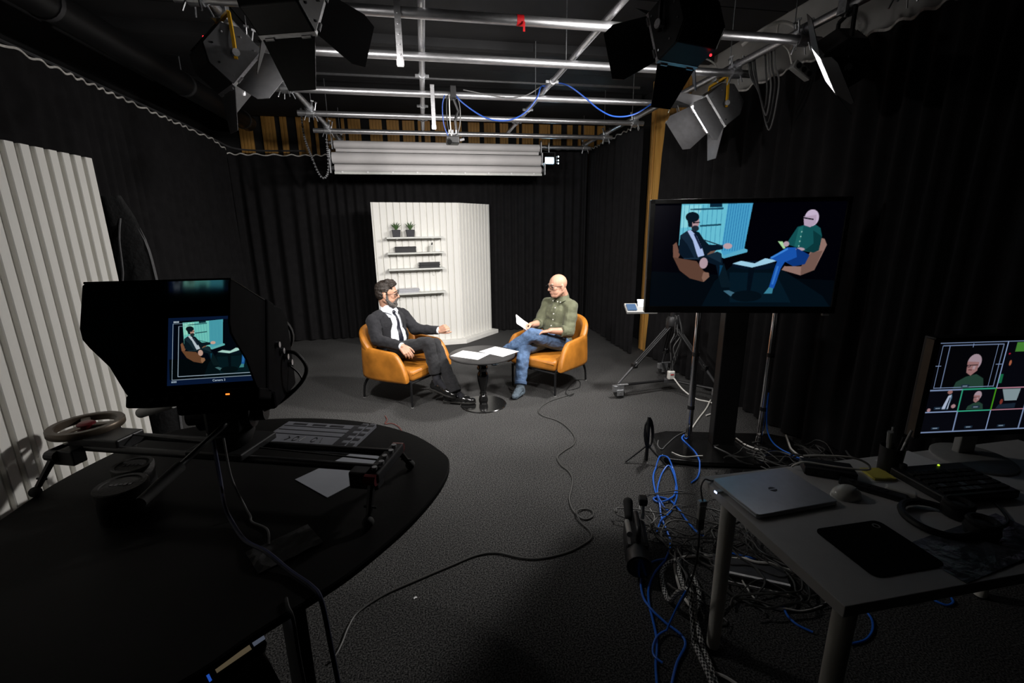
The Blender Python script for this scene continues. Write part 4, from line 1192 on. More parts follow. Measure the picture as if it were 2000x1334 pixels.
def foot_sock(mb, ankle, heel, toe, r=1.0):
    ankle, heel, toe = V(ankle), V(heel), V(toe)
    ball = heel.lerp(toe, 0.70)
    mb.cap(ankle, heel + V((0, 0, 0.010)), 0.042 * r, 0.034 * r); mb.cap(ankle, ball, 0.040 * r, 0.036 * r)
    mb.cap(heel + V((0, 0, 0.008)), ball, 0.033 * r, 0.036 * r); mb.cap(ball, toe - (toe - heel).normalized() * 0.024, 0.037 * r, 0.024 * r)

# ------------------------------------------------------------------ the man in the suit
O = V((-0.281, 4.567, 0))
L = thing('person', 'bearded seated man in a charcoal suit, white shirt and dark tie', 'person', O)
fd = V((0.78, -0.626, 0)); sd = V((0.626, 0.78, 0))          # facing, and his left
Pv = V((-0.378, 4.607, 0.475)); Nk = V((-0.405, 4.602, 0.888))
ut = (Nk - Pv).normalized(); ft = (fd - ut * fd.dot(ut)).normalized(); st = ut.cross(ft); TM = mat3(ft, st, ut)
def T(a, b, c): return Pv + ft * a + st * b + ut * c
HC = V((-0.392, 4.580, 1.040)); HF = frame((0.985, -0.10, -0.06), (-0.03, 0, 1))
shN, shF = V((-0.538, 4.480, 0.798)), V((-0.272, 4.738, 0.804))
elN, wrN = V((-0.505, 4.395, 0.628)), V((-0.272, 4.235, 0.592))
elF, wrF = V((-0.150, 4.700, 0.650)), V((0.085, 4.555, 0.655))
hpN, hpF = T(0.0, -0.085, -0.02), T(0.0, 0.095, -0.02)
knN, anN = V((-0.025, 4.315, 0.590)), V((0.040, 4.245, 0.245))
knF, anF = V((0.040, 4.440, 0.540)), V((0.190, 4.190, 0.150))
def torso(mb, g):
    mb.ball(T(0.0, 0, 0.0), (0.118 + g, 0.158 + g, 0.105 + g), TM, 20, 12)
    mb.ball(T(0.030, 0, 0.13), (0.112 + g, 0.145 + g, 0.135 + g), TM, 20, 12)
    mb.ball(T(0.008, 0, 0.27), (0.108 + g, 0.160 + g, 0.135 + g), TM, 20, 12)
    c = (shN + shF) / 2
    mb.cap(shN.lerp(c, 0.16) - ut * 0.022, shF.lerp(c, 0.16) - ut * 0.022, 0.052 + g, 0.052 + g)
    for q in (shN, shF):
        mb.cap(Nk - ft * 0.012 - ut * 0.028, q.lerp(Nk, 0.25) - ut * 0.010, 0.048 + g * 0.8, 0.050 + g * 0.8)
b = MB(); head_parts(b, HC, HF, Nk + ut * 0.02); torso(b, -0.012)
b.cap(Nk, T(-0.01, 0, 0.33), 0.060, 0.085)
b.chain([shN, elN, wrN], [0.048, 0.038, 0.027]); b.chain([shF, elF, wrF], [0.048, 0.038, 0.027])
b.chain([hpN, knN, anN], [0.075, 0.052, 0.036]); b.chain([hpF, knF, anF], [0.075, 0.052, 0.036])
foot_sock(b, anN, (0.018, 4.262, 0.185), (0.150, 4.167, 0.140), 0.72); foot_sock(b, anF, (0.165, 4.205, 0.062), (0.34, 4.125, 0.046), 0.72)
hand_parts(b, wrN, (0.62, -0.42, -0.66), (0.0, 0.75, -0.62), True, [(22, 28, 18), (28, 30, 20), (34, 32, 22), (40, 34, 24)], thumb=(0.75, 0.5, 0.25), size=1.0)
hand_parts(b, wrF, (0.80, -0.45, 0.36), (0.25, 0.85, -0.25), False, [(58, 70, 40), (66, 76, 40), (72, 80, 42), (78, 82, 42)], thumb=(0.8, 0.45, 0.35), size=1.0)
remesh(shifted(b, O), 0.0042, 'body', 'skin', L, 4)
face_details(L, HC, HF, O, 'hair', 'skin')
# hair and beard
f, s, u = HF; hm = mat3(f, s, u)
def H(a, c_, d): return HC + f * a + s * c_ + u * d
hb = MB()
hb.ball(H(-0.024, 0, 0.052), (0.098, 0.083, 0.082), hm, 18, 12); hb.ball(H(-0.050, 0, 0.005), (0.068, 0.080, 0.075), hm, 18, 12)
hb.cap(H(0.045, -0.045, 0.095), H(0.058, 0.045, 0.100), 0.028, 0.026); hb.cap(H(0.0, -0.03, 0.12), H(0.04, 0.02, 0.118), 0.030, 0.026)
for k in (-1, 1): hb.cap(H(-0.004, k * 0.066, 0.05), H(0.010, k * 0.074, 0.012), 0.018, 0.010)
remesh(shifted(hb, O), 0.0045, 'hair', 'hair', L, 2, disp=wr(0.006, 34, 0.003, 90))
be = MB()
for k in (-1, 1):
    be.chain([H(0.006, k * 0.072, -0.010), H(0.006, k * 0.066, -0.048), H(0.036, k * 0.048, -0.088), H(0.066, k * 0.020, -0.110)], [0.011, 0.017, 0.022, 0.024])
    be.chain([H(0.098, k * 0.004, -0.040), H(0.088, k * 0.026, -0.052), H(0.074, k * 0.034, -0.078)], [0.008, 0.010, 0.014])
be.ball(H(0.066, 0, -0.100), (0.034, 0.034, 0.026), hm)
remesh(shifted(be, O), 0.004, 'beard', 'beard', L, 2, disp=wr(0.004, 60, 0.003, 140))
# shirt, tie, jacket
sh = MB(); torso(sh, 0.004); sh.cap(Nk - ut * 0.015 + ft * 0.006, Nk + ut * 0.022 + ft * 0.010, 0.070, 0.066)
so = remesh(shifted(sh, O), 0.006, 'shirt', 'shirt_white', L, 4, disp=wr(0.005, 18, 0.002, 50))
bv = bvh_of(so)
for k in (-1, 1):
    cpts = [Nk - O + ft * 0.068 + st * (k * 0.010) + ut * 0.005, Nk - O + ft * 0.060 + st * (k * 0.052) + ut * 0.022, Nk - O - ft * 0.002 + st * (k * 0.073) + ut * 0.036, Nk - O - ft * 0.055 + st * (k * 0.03) + ut * 0.045]
    low = [Nk - O + ft * 0.092 + st * (k * 0.040) - ut * 0.052, Nk - O + ft * 0.078 + st * (k * 0.068) - ut * 0.026, Nk - O + ft * 0.0 + st * (k * 0.085) - ut * 0.004, Nk - O - ft * 0.062 + st * (k * 0.035) + ut * 0.010]
    MB().sheet([spline(cpts, 4), spline(low, 4)], 0.004).build('collar', 'shirt_white', so, smooth=True)
N0 = Nk - O
zs = [N0 + ft * 0.25 - ut * (0.035 + 0.036 * i) + st * (0.006 * math.sin(i * 0.7) - 0.0012 * i) for i in range(11)]
hw = [0.018, 0.014, 0.015, 0.018, 0.021, 0.024, 0.027, 0.030, 0.032, 0.030, 0.012]
rb = ribbon(bv, zs, -ft, hw, 0.006, st)
ti = rb.build('tie', 'tie', L, smooth=True)
kn = bv.ray_cast(N0 + ft * 0.25 - ut * 0.026, -ft, 1.0)[0]
MB().ball(kn + ft * 0.006, (0.014, 0.021, 0.019), TM).build('tie_knot', 'tie', ti, smooth=True)
def jk(mb, g):
    torso(mb, 0.020 + g)
    for k in (-1, 1):
        mb.cap(T(-0.02, k * 0.115, 0.02), T(0.05, k * 0.125, -0.045), 0.075 + g, 0.060 + g)
    mb.cap(T(-0.075, -0.07, -0.03), T(-0.075, 0.07, -0.03), 0.070, 0.070)
    mb.chain([shN, elN], [0.066, 0.059]); mb.chain([shF, elF], [0.066, 0.059])
    mb.cap(elN, elN.lerp(wrN, 0.5), 0.060, 0.052); mb.cyl(elN.lerp(wrN, 0.4), elN.lerp(wrN, 0.985), 0.053, 0.045, 18)
    mb.cap(elF, elF.lerp(wrF, 0.5), 0.060, 0.052); mb.cyl(elF.lerp(wrF, 0.4), elF.lerp(wrF, 0.985), 0.053, 0.047, 18)
jm = MB(); jk(jm, 0.0)
jm = shifted(jm, O); P0 = Pv - O
def jw(h): return (0.108 if h < 0.16 else 0.108 - 0.036 * (h - 0.16) / 0.16 if h < 0.32 else 0.072) + (0.02 * max(0, 0.02 - h) / 0.1)
def jcut(p):
    r = p - P0; h = r.dot(ut); l = r.dot(st); a = r.dot(ft)
    if a < 0.035 or h > 0.52: 
        return h > 0.385 and abs(l) < 0.078 and a > -0.08 and h < 0.6
    if a > 0.175 and h < 0.02: return abs(l) < 0.3
    if abs(l + 0.018) < jw(h) and h > -0.10: return True
    return False
ja = remesh(jm, 0.006, 'jacket', 'suit', L, 4, disp=wr(0.008, 13, 0.0035, 34), cut=jcut, solid=0.006)
jb = bvh_of(ja)
for k in (-1, 1):
    top = []
    for i in range(9):
        h = 0.385 - 0.032 * i
        wdt = (0.030, 0.046, 0.054, 0.050, 0.044, 0.036, 0.028, 0.020, 0.010)[i]
        def JH(l):
            q = jb.ray_cast(P0 + ut * h + st * (k * l - 0.018) + ft * 0.4, -ft, 1.0)[0]
            return q if q is not None and (q - P0).dot(ft) > 0.03 else None
        h1, h2, h3 = JH(jw(h) + 0.014), JH(jw(h) + 0.026), JH(jw(h) + 0.014 + wdt)
        row = [None]
        if h1 and h2 and h3:
            inn = h1 + (h1 - h2).normalized() * 0.026
            row = [inn + ft * 0.004, h1 + ft * 0.007, h1.lerp(h3, 0.5) + ft * 0.009, h3 + ft * 0.008]
        if all(x is not None for x in row): top.append(row if k > 0 else row[::-1])
    if len(top) > 2:
        MB().sheet(top, 0.005).build('lapel', 'suit', ja, smooth=True)
for e_, w_ in ((elN, wrN), (elF, wrF)):
    d = (w_ - e_).normalized()
    MB().cyl(w_ - d * 0.02 - O, w_ + d * 0.008 - O, 0.037, 0.036, 18).build('shirt_cuff', 'shirt_white', so, smooth=True)
# trousers, socks, shoes
tr = MB()
tr.ball(T(0.0, 0, -0.03), (0.125, 0.165, 0.085), TM, 20, 12); tr.ball(T(0.03, 0, 0.03), (0.10, 0.145, 0.06), TM)
tr.chain([hpN, knN], [0.092, 0.066]); tr.chain([hpF, knF], [0.090, 0.066])
tr.cap(knN, knN.lerp(anN, 0.5), 0.067, 0.058); tr.cyl(knN.lerp(anN, 0.35), knN.lerp(anN, 0.86), 0.058, 0.059, 18)
tr.cap(knF, knF.lerp(anF, 0.5), 0.067, 0.060); tr.cyl(knF.lerp(anF, 0.35), knF.lerp(anF, 1.08), 0.062, 0.070, 18)
remesh(shifted(tr, O), 0.006, 'trousers', 'trouser', L, 4, disp=wr(0.007, 12, 0.003, 36, 3))
sk = MB(); sk.cap(knN.lerp(anN, 0.7), anN, 0.046, 0.042); sk.cap(anN, V((0.03, 4.255, 0.19)), 0.042, 0.036); foot_sock(sk, anN, (0.018, 4.262, 0.185), (0.153, 4.165, 0.140), 0.84)
remesh(shifted(sk, O), 0.005, 'sock', 'sock_dark', L, 3)
sk = MB(); sk.cap(knF.lerp(anF, 0.8), anF, 0.044, 0.042); foot_sock(sk, anF, (0.165, 4.205, 0.062), (0.345, 4.123, 0.046), 0.84)
remesh(shifted(sk, O), 0.005, 'sock', 'sock_dark', L, 3)
shoe(L, (-0.030, 4.292, 0.136), (0.205, 4.130, 0.078), (0, 0, 1), O)
shoe(L, (0.090, 4.232, 0.013), (0.395, 4.105, 0.020), (0, 0, 1), O)

# ------------------------------------------------------------------ the man in the olive shirt
O = V((1.258, 4.574, 0))
R = thing('person', 'bald seated man with glasses in an olive shirt and blue jeans', 'person', O)
fd = V((-0.751, -0.66, 0)); sd = V((0.66, -0.751, 0))
Pv = V((1.345, 4.612, 0.475)); Nk = V((1.390, 4.600, 0.940))
ut = (Nk - Pv).normalized(); ft = (fd - ut * fd.dot(ut)).normalized(); st = ut.cross(ft); TM = mat3(ft, st, ut)
HC = V((1.327, 4.560, 1.062)); HF = frame((-0.955, -0.27, -0.12), (-0.10, 0, 1))
shN, shF = V((1.456, 4.482, 0.846)), V((1.288, 4.760, 0.846))
elN, wrN = V((1.392, 4.372, 0.618)), V((1.195, 4.340, 0.640))
elF, wrF = V((1.165, 4.665, 0.655)), V((1.035, 4.520, 0.672))
hpN, hpF = T(0.0, 0.088, -0.02), T(0.0, -0.088, -0.02)
knT, anT = V((1.010, 4.360, 0.600)), V((0.735, 4.500, 0.400))
knB, anB = V((0.932, 4.400, 0.462)), V((0.858, 4.232, 0.105))
b = MB(); head_parts(b, HC, HF, Nk + ut * 0.02); torso(b, -0.012)
b.cap(Nk, T(-0.01, 0, 0.35), 0.060, 0.085)
b.chain([shN, elN, wrN], [0.050, 0.042, 0.029]); b.chain([shF, elF, wrF], [0.050, 0.042, 0.029])
b.chain([hpN, knT, anT], [0.080, 0.054, 0.036]); b.chain([hpF, knB, anB], [0.080, 0.054, 0.036])
foot_sock(b, anB, (0.880, 4.255, 0.035), (0.765, 4.150, 0.03), 0.88); foot_sock(b, anT, (0.725, 4.525, 0.345), (0.600, 4.42, 0.30), 0.88)
hand_parts(b, wrN, (-0.95, 0.15, -0.12), (0.05, -0.10, -1), False, [(14, 22, 16)] * 4, thumb=(0.8, 0.55, 0.1))
hand_parts(b, wrF, (-0.80, -0.55, 0.02), (0.30, -0.40, -0.75), True, [(40, 46, 30), (44, 48, 30), (50, 50, 30), (54, 52, 30)], thumb=(0.85, 0.35, 0.45))
remesh(shifted(b, O), 0.0042, 'body', 'skin_pale', R, 4)
face_details(R, HC, HF, O, 'beard', 'skin_pale', glass=(0.027, 0.019))
sh = MB(); torso(sh, 0.014); sh.ball(T(0.05, 0, 0.10), (0.105, 0.15, 0.12), TM)
sh.cap(Nk - ut * 0.02, Nk + ut * 0.008, 0.076, 0.070)
sh.chain([shN, elN], [0.072, 0.066]); sh.chain([shF, elF], [0.072, 0.064])
sh.cap(elN, elN.lerp(wrN, 0.2), 0.064, 0.056); sh.cyl(elN, elN.lerp(wrN, 0.36), 0.058, 0.056, 18)
sh.cap(elF, elF.lerp(wrF, 0.15), 0.062, 0.056); sh.cyl(elF, elF.lerp(wrF, 0.30), 0.058, 0.056, 18)
so = remesh(shifted(sh, O), 0.006, 'shirt', 'shirt_olive', R, 3, disp=wr(0.011, 11, 0.005, 28, 5))
bv = bvh_of(so); N0 = Nk - O
for e_, w_, k in ((elN, wrN, 0.36), (elF, wrF, 0.30)):
    d = (w_ - e_).normalized(); q = e_.lerp(w_, k) - O
    MB().cyl(q - d * 0.035, q + d * 0.004, 0.061, 0.059, 20).build('rolled_cuff', 'shirt_olive', so, smooth=True, bevel=0.006)
zs = [N0 + ft * 0.30 - ut * (0.03 + 0.04 * i) for i in range(10)]
ribbon(bv, zs, -ft, [0.015] * 10, 0.003, st).build('placket', 'shirt_olive', so, smooth=True)
for i in range(6):
    h = bv.ray_cast(N0 + ft * 0.30 - ut * (0.045 + 0.062 * i), -ft, 1.0)
    if h[0] is not None:
        MB().cyl(h[0], h[0] + ft * 0.008, 0.0065, seg=10).build('button', 'button', so)
pk = [N0 + ft * 0.30 + st * 0.075 - ut * (0.13 + 0.03 * i) for i in range(5)]
ribbon(bv, pk, -ft, [0.045] * 5, 0.003, st).build('chest_pocket', 'shirt_olive', so, smooth=True)
for k in (-1, 1):
    cpts = [N0 + ft * 0.066 + st * (k * 0.010) + ut * 0.004, N0 + ft * 0.058 + st * (k * 0.052) + ut * 0.020, N0 + st * (k * 0.075) + ut * 0.034, N0 - ft * 0.062 + st * (k * 0.03) + ut * 0.045]
    low = [N0 + ft * 0.094 + st * (k * 0.045) - ut * 0.048, N0 + ft * 0.078 + st * (k * 0.075) - ut * 0.026, N0 + st * (k * 0.090) - ut * 0.008, N0 - ft * 0.074 + st * (k * 0.035) + ut * 0.004]
    co = MB().sheet([spline(cpts, 4), spline(low, 4)], 0.004).build('collar', 'shirt_olive', so, smooth=True)
    MB().cyl(low[0] - ut * -0.006, low[0] + ft * 0.008 + ut * 0.006, 0.005, seg=8).build('button', 'button', co)
tr = MB()
tr.ball(T(0.0, 0, -0.03), (0.13, 0.17, 0.09), TM, 20, 12); tr.ball(T(0.03, 0, 0.03), (0.11, 0.15, 0.06), TM)
tr.chain([hpN, knT], [0.097, 0.071]); tr.chain([hpF, knB], [0.092, 0.070])
tr.cap(knT, knT.lerp(anT, 0.5), 0.071, 0.060); tr.cyl(knT.lerp(anT, 0.35), knT.lerp(anT, 0.92), 0.062, 0.055, 18)
tr.cap(knB, knB.lerp(anB, 0.5), 0.070, 0.060); tr.cyl(knB.lerp(anB, 0.35), knB.lerp(anB, 0.93), 0.062, 0.058, 18)
je = remesh(shifted(tr, O), 0.006, 'jeans', 'denim', R, 3, disp=wr(0.009, 13, 0.004, 34, 9))
d = (anB - knB).normalized(); q = knB.lerp(anB, 0.93) - O
MB().cyl(q - d * 0.030, q + d * 0.004, 0.0635, 0.062, 20).build('turned_up_hem', 'denim', je, smooth=True, bevel=0.006)
sk = MB(); sk.cap(knB.lerp(anB, 0.80), anB, 0.046, 0.044); foot_sock(sk, anB, (0.880, 4.255, 0.037), (0.762, 4.148, 0.032), 1.02)
remesh(shifted(sk, O), 0.005, 'sock', 'sock_grey', R, 3, disp=wr(0.002, 40))
sk = MB(); sk.cap(knT.lerp(anT, 0.80), anT, 0.046, 0.044); foot_sock(sk, anT, (0.725, 4.525, 0.347), (0.597, 4.418, 0.30), 1.02)
remesh(shifted(sk, O), 0.005, 'sock', 'sock_grey', R, 3, disp=wr(0.002, 40))
hp = thing('note_paper', 'folded white notes held in the hand of the bald man', 'paper', (0.930, 4.440, 0.706))
pm = mat3(*frame((-0.62, -0.30, 0.50), (0.55, -0.55, 0.62)))
for k, a in ((0, 0.0), (1, 0.07), (2, -0.05)):
    MB().box((0, 0, 0.002 * k), (0.20, 0.11, 0.0014), mx=pm @ Matrix.Rotation(a, 3, 'Z')).build('sheet', 'paper', hp)
# ================================================================== BLACK TABLE WITH CAMERA GEAR
TZ = 0.74
edge = [(-1.29, 2.21), (-1.05, 2.31), (-0.70, 2.30), (-0.37, 2.19), (-0.12, 2.003), (0.019, 1.795), (0.047, 1.679), (0.005, 1.516), (-0.099, 1.324), (-0.235, 1.152), (-0.326, 1.067), (-0.452, 0.967), (-0.56, 0.869), (-0.80, 0.74), (-1.10, 0.80), (-1.34, 1.05), (-1.44, 1.35), (-1.435, 1.60), (-1.42, 1.88)]
TO = V((-0.70, 1.5, 0))
tbl = thing('meeting_table', 'large dark rounded table carrying the camera slider', 'table', TO)
poly = [(p.x - TO.x, p.y - TO.y) for p in spline([(a, b, 0) for a, b in edge], 5, closed=True)]
b = MB(); n = len(poly)
cx = sum(p[0] for p in poly) / n; cy = sum(p[1] for p in poly) / n
rings = [(0.985, TZ - 0.030), (1.0, TZ - 0.022), (1.0, TZ - 0.006), (0.994, TZ)]
vs = [V((cx + (x - cx) * s, cy + (y - cy) * s, z)) for s, z in rings for x, y in poly]
fs = [tuple(range(n - 1, -1, -1)), tuple(range(3 * n, 4 * n))] + [(r * n + k, r * n + (k + 1) % n, (r + 1) * n + (k + 1) % n, (r + 1) * n + k) for r in range(3) for k in range(n)]
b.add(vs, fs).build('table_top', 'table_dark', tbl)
MB().box((0.275, -0.345, 0.355), (0.035, 0.20, 0.71), rz=0.5).build('leg_panel', 'black_metal', tbl, bevel=0.004)
MB().box((-0.45, 0.30, 0.355), (0.05, 0.40, 0.71), rz=0.5).build('leg_panel', 'black_metal', tbl, bevel=0.004)
MB().box((-0.12, -0.03, 0.45), (0.70, 0.03, 0.10), rz=0.77).build('stretcher', 'black_metal', tbl)

# ------------------------------------------------------------------ slider
sl = thing('camera_slider', 'black camera slider with a bronze flywheel on the rounded table', 'camera slider', (-0.765, 1.705, TZ), R_(-19.3))
H_ = 0.62
for y in (-0.055, 0.055):
    MB().cyl((-H_, y, 0.135), (H_, y, 0.135), 0.014, seg=14).build('rail', 'black_metal', sl, smooth=True)
for sx in (-1, 1):
    br = MB(); br.box((sx * H_, 0, 0.128), (0.05, 0.22, 0.034)); br.box((sx * (H_ - 0.03), -0.085, 0.115), (0.10, 0.05, 0.06))
    e = br.build('end_bracket', 'black_metal', sl, bevel=0.005)
    for sy in (-1, 1):
        lg = MB(); lg.cap((sx * H_, sy * 0.105, 0.125), (sx * (H_ + 0.012), sy * 0.17, 0.035), 0.013, 0.010, su=8)
        lg.box((sx * (H_ + 0.012), sy * 0.155, 0.055), (0.042, 0.006, 0.006))
        l_ = lg.build('leg', 'black_metal', sl, smooth=True)
        MB().ball((sx * (H_ + 0.014), sy * 0.182, 0.018), 0.019).build('ball_foot', 'dark_rubber', l_, smooth=True)
        MB().cyl((sx * H_ - 0.02, sy * 0.112, 0.125), (sx * H_ + 0.02, sy * 0.112, 0.125), 0.019, seg=12).build('leg_knob', 'red_anod' if sx > 0 else 'black_metal', l_)
for k in range(5):
    MB().cyl((H_ + 0.006 * (k % 2), -0.08 + 0.04 * k, 0.145), (H_ + 0.006 * (k % 2), -0.08 + 0.04 * k, 0.155), 0.009, seg=10).build('bolt', 'steel', sl)
MB().box((0.03, 0, 0.158), (0.22, 0.19, 0.026)).build('carriage', 'black_metal', sl, bevel=0.005)
MB().box((-H_ + 0.12, -0.01, 0.150), (0.22, 0.11, 0.05)).build('gear_box', 'black_metal', sl, bevel=0.006)
MB().cyl((-H_ + 0.16, 0.0, 0.172), (H_ - 0.03, 0.0, 0.135), 0.003, seg=6).build('drive_belt', 'dark_rubber', sl)
fw = MB().lathe([(0.092, 0.185), (0.116, 0.185), (0.119, 0.189), (0.119, 0.208), (0.116, 0.212), (0.096, 0.212), (0.092, 0.208), (0.092, 0.185)], c=(-H_, 0.02, -0.014), seg=48)
fw.f = fw.f[:-2]
wh = fw.build('flywheel', 'flywheel', sl, smooth=True)
for k in range(3):
    a = k * 2 * PI / 3 + 0.4
    MB().box((-H_ + math.cos(a) * 0.055, 0.02 + math.sin(a) * 0.055, 0.186), (0.085, 0.030, 0.010), rz=a).build('spoke', 'flywheel', wh, bevel=0.003)
MB().lathe([(0.010, 0.14), (0.030, 0.16), (0.030, 0.208), (0.022, 0.214), (0.008, 0.214)], c=(-H_, 0.02, -0.014), seg=24).build('hub', 'red_anod', wh, smooth=True)

# ------------------------------------------------------------------ fluid head
hd = thing('fluid_head', 'black fluid head with two pan handles under the hooded camera', 'tripod head', (-0.72, 1.665, TZ + 0.171))
MB().lathe([(0.045, 0.0), (0.06, 0.01), (0.075, 0.045), (0.075, 0.06), (0.05, 0.075), (0.05, 0.10)], seg=28).build('bowl', 'black_metal', hd, smooth=True)
MB().cyl((-0.085, 0, 0.12), (0.085, 0, 0.12), 0.055, seg=24).build('tilt_drum', 'black_metal', hd, smooth=True)
MB().box((0, 0.0, 0.12), (0.11, 0.13, 0.11)).build('body', 'black_metal', hd, bevel=0.012)
MB().box((0.0, -0.01, 0.188), (0.12, 0.22, 0.025)).build('plate', 'black_metal', hd, bevel=0.005)
MB().cyl((0.085, 0, 0.12), (0.125, 0, 0.12), 0.034, seg=18).build('drag_knob', 'black_plastic', hd, smooth=True)
MB().cyl((-0.125, 0, 0.12), (-0.085, 0, 0.12), 0.034, seg=18).build('drag_knob', 'black_plastic', hd, smooth=True)
ph = MB().cyl((0.03, -0.05, 0.12), (-0.055, -0.40, 0.055), 0.009, seg=12).build('pan_handle', 'black_metal', hd, smooth=True)
MB().cyl((-0.028, -0.29, 0.075), (-0.062, -0.43, 0.05), 0.017, 0.015, seg=14).build('grip', 'dark_rubber', ph, smooth=True)
ph = MB().cyl((-0.06, 0.02, 0.14), (-0.27, 0.12, 0.135), 0.008, seg=12).build('pan_handle', 'black_metal', hd, smooth=True)
MB().cyl((-0.22, 0.10, 0.136), (-0.37, 0.165, 0.085), 0.017, 0.019, seg=14).build('grip', 'grey_plastic', ph, smooth=True)

# ------------------------------------------------------------------ hooded studio camera
TAU = R_(22)
mh = V((0, -math.cos(TAU), math.sin(TAU))); wh_ = V((0, math.sin(TAU), math.cos(TAU)))
CO = V((-0.72, 1.665, 1.115)); SCN = V((-0.640, 1.412, 1.330))
cm = thing('studio_camera', 'black studio camera with a large hooded monitor showing the suited man', 'camera', CO)
def Q(x, m_, w_): return SCN - CO + V((x, 0, 0)) + mh * m_ + wh_ * w_
side = [(0.0, 0.135), (0.228, 0.135), (0.236, 0.128), (0.238, 0.025), (0.228, 0.0), (0.205, -0.016), (0.135, -0.055), (0.105, -0.085), (0.070, -0.120), (0.055, -0.130), (0.0, -0.130)]
for sx, th in ((-1, 0.005), (1, 0.005)):
    xs = sx * 0.155; n = len(side)
    vs = [Q(xs, a, c) for a, c in side] + [Q(xs + sx * th, a, c) for a, c in side]
    MB().add(vs, [tuple(range(n)), tuple(range(2 * n - 1, n - 1, -1))] + [(k, n + k, n + (k + 1) % n, (k + 1) % n) for k in range(n)]).build('hood_side', 'hood', cm)
vs = [Q(x, a, c) for x in (-0.160, 0.160) for a, c in ((-0.02, 0.133), (0.234, 0.133), (0.234, 0.138), (-0.02, 0.138))]
MB().add(vs, [(0, 1, 2, 3), (7, 6, 5, 4), (0, 4, 5, 1), (1, 5, 6, 2), (2, 6, 7, 3), (3, 7, 4, 0)]).build('hood_top', 'black_gloss', cm)
tmx = mat3(V((1, 0, 0)), wh_.cross(V((1, 0, 0))).normalized(), wh_)
MB().box(Q(0, -0.035, 0.0), (0.33, 0.066, 0.285), mx=tmx).build('monitor_body', 'hood', cm, bevel=0.008)
MB().box(Q(0, 0.014, -0.142), (0.33, 0.10, 0.034), mx=tmx).build('control_strip', 'hood', cm, bevel=0.006)
MB().box(Q(0.085, 0.066, -0.140), (0.009, 0.003, 0.004), mx=tmx).build('tally_light', 'orange_led', cm)
for k in range(5): MB().cyl(Q(-0.1 + 0.035 * k, 0.064, -0.142), Q(-0.1 + 0.035 * k, 0.068, -0.142), 0.006, seg=10).build('button', 'dark_rubber', cm)
bd_ = MB(); pr = [(1.46, 1.108), (1.70, 1.11), (1.70, 1.36), (1.655, 1.405), (1.50, 1.45), (1.46, 1.45)]
vs = [V((x, y, z)) - CO for x in (-0.775, -0.492) for y, z in pr]; n = 6
bd_.add(vs, [tuple(range(n)), tuple(range(2 * n - 1, n - 1, -1))] + [(k, n + k, n + (k + 1) % n, (k + 1) % n) for k in range(n)])
bd_.build('camera_body', 'hood', cm, bevel=0.010)
MB().cyl(V((-0.63, 1.68, 1.25)) - CO, V((-0.63, 1.90, 1.25)) - CO, 0.075, 0.085, seg=28).build('lens', 'black_plastic', cm, smooth=True)
MB().cyl(V((-0.63, 1.895, 1.25)) - CO, V((-0.63, 1.915, 1.25)) - CO, 0.092, seg=28).build('lens_ring', 'dark_rubber', cm, smooth=True)
for k in range(4): MB().cyl(V((-0.494, 1.54 + 0.035 * k, 1.30 - 0.03 * k)) - CO, V((-0.480, 1.54 + 0.035 * k, 1.30 - 0.03 * k)) - CO, 0.010, seg=12).build('connector', 'steel', cm, smooth=True)
MB().tube(spline([V(p) - CO for p in ((-0.49, 1.62, 1.255), (-0.45, 1.60, 1.25), (-0.425, 1.60, 1.20), (-0.45, 1.60, 1.145), (-0.52, 1.60, 1.085), (-0.585, 1.62, 1.05))], 8), 0.0065, 8).build('cable', 'cable_black', cm, smooth=True)
MB().tube(spline([V(p) - CO for p in ((-0.49, 1.64, 1.20), (-0.46, 1.63, 1.17), (-0.455, 1.62, 1.14), (-0.51, 1.62, 1.10))], 8), 0.003, 6).build('cable', 'cable_grey', cm, smooth=True)

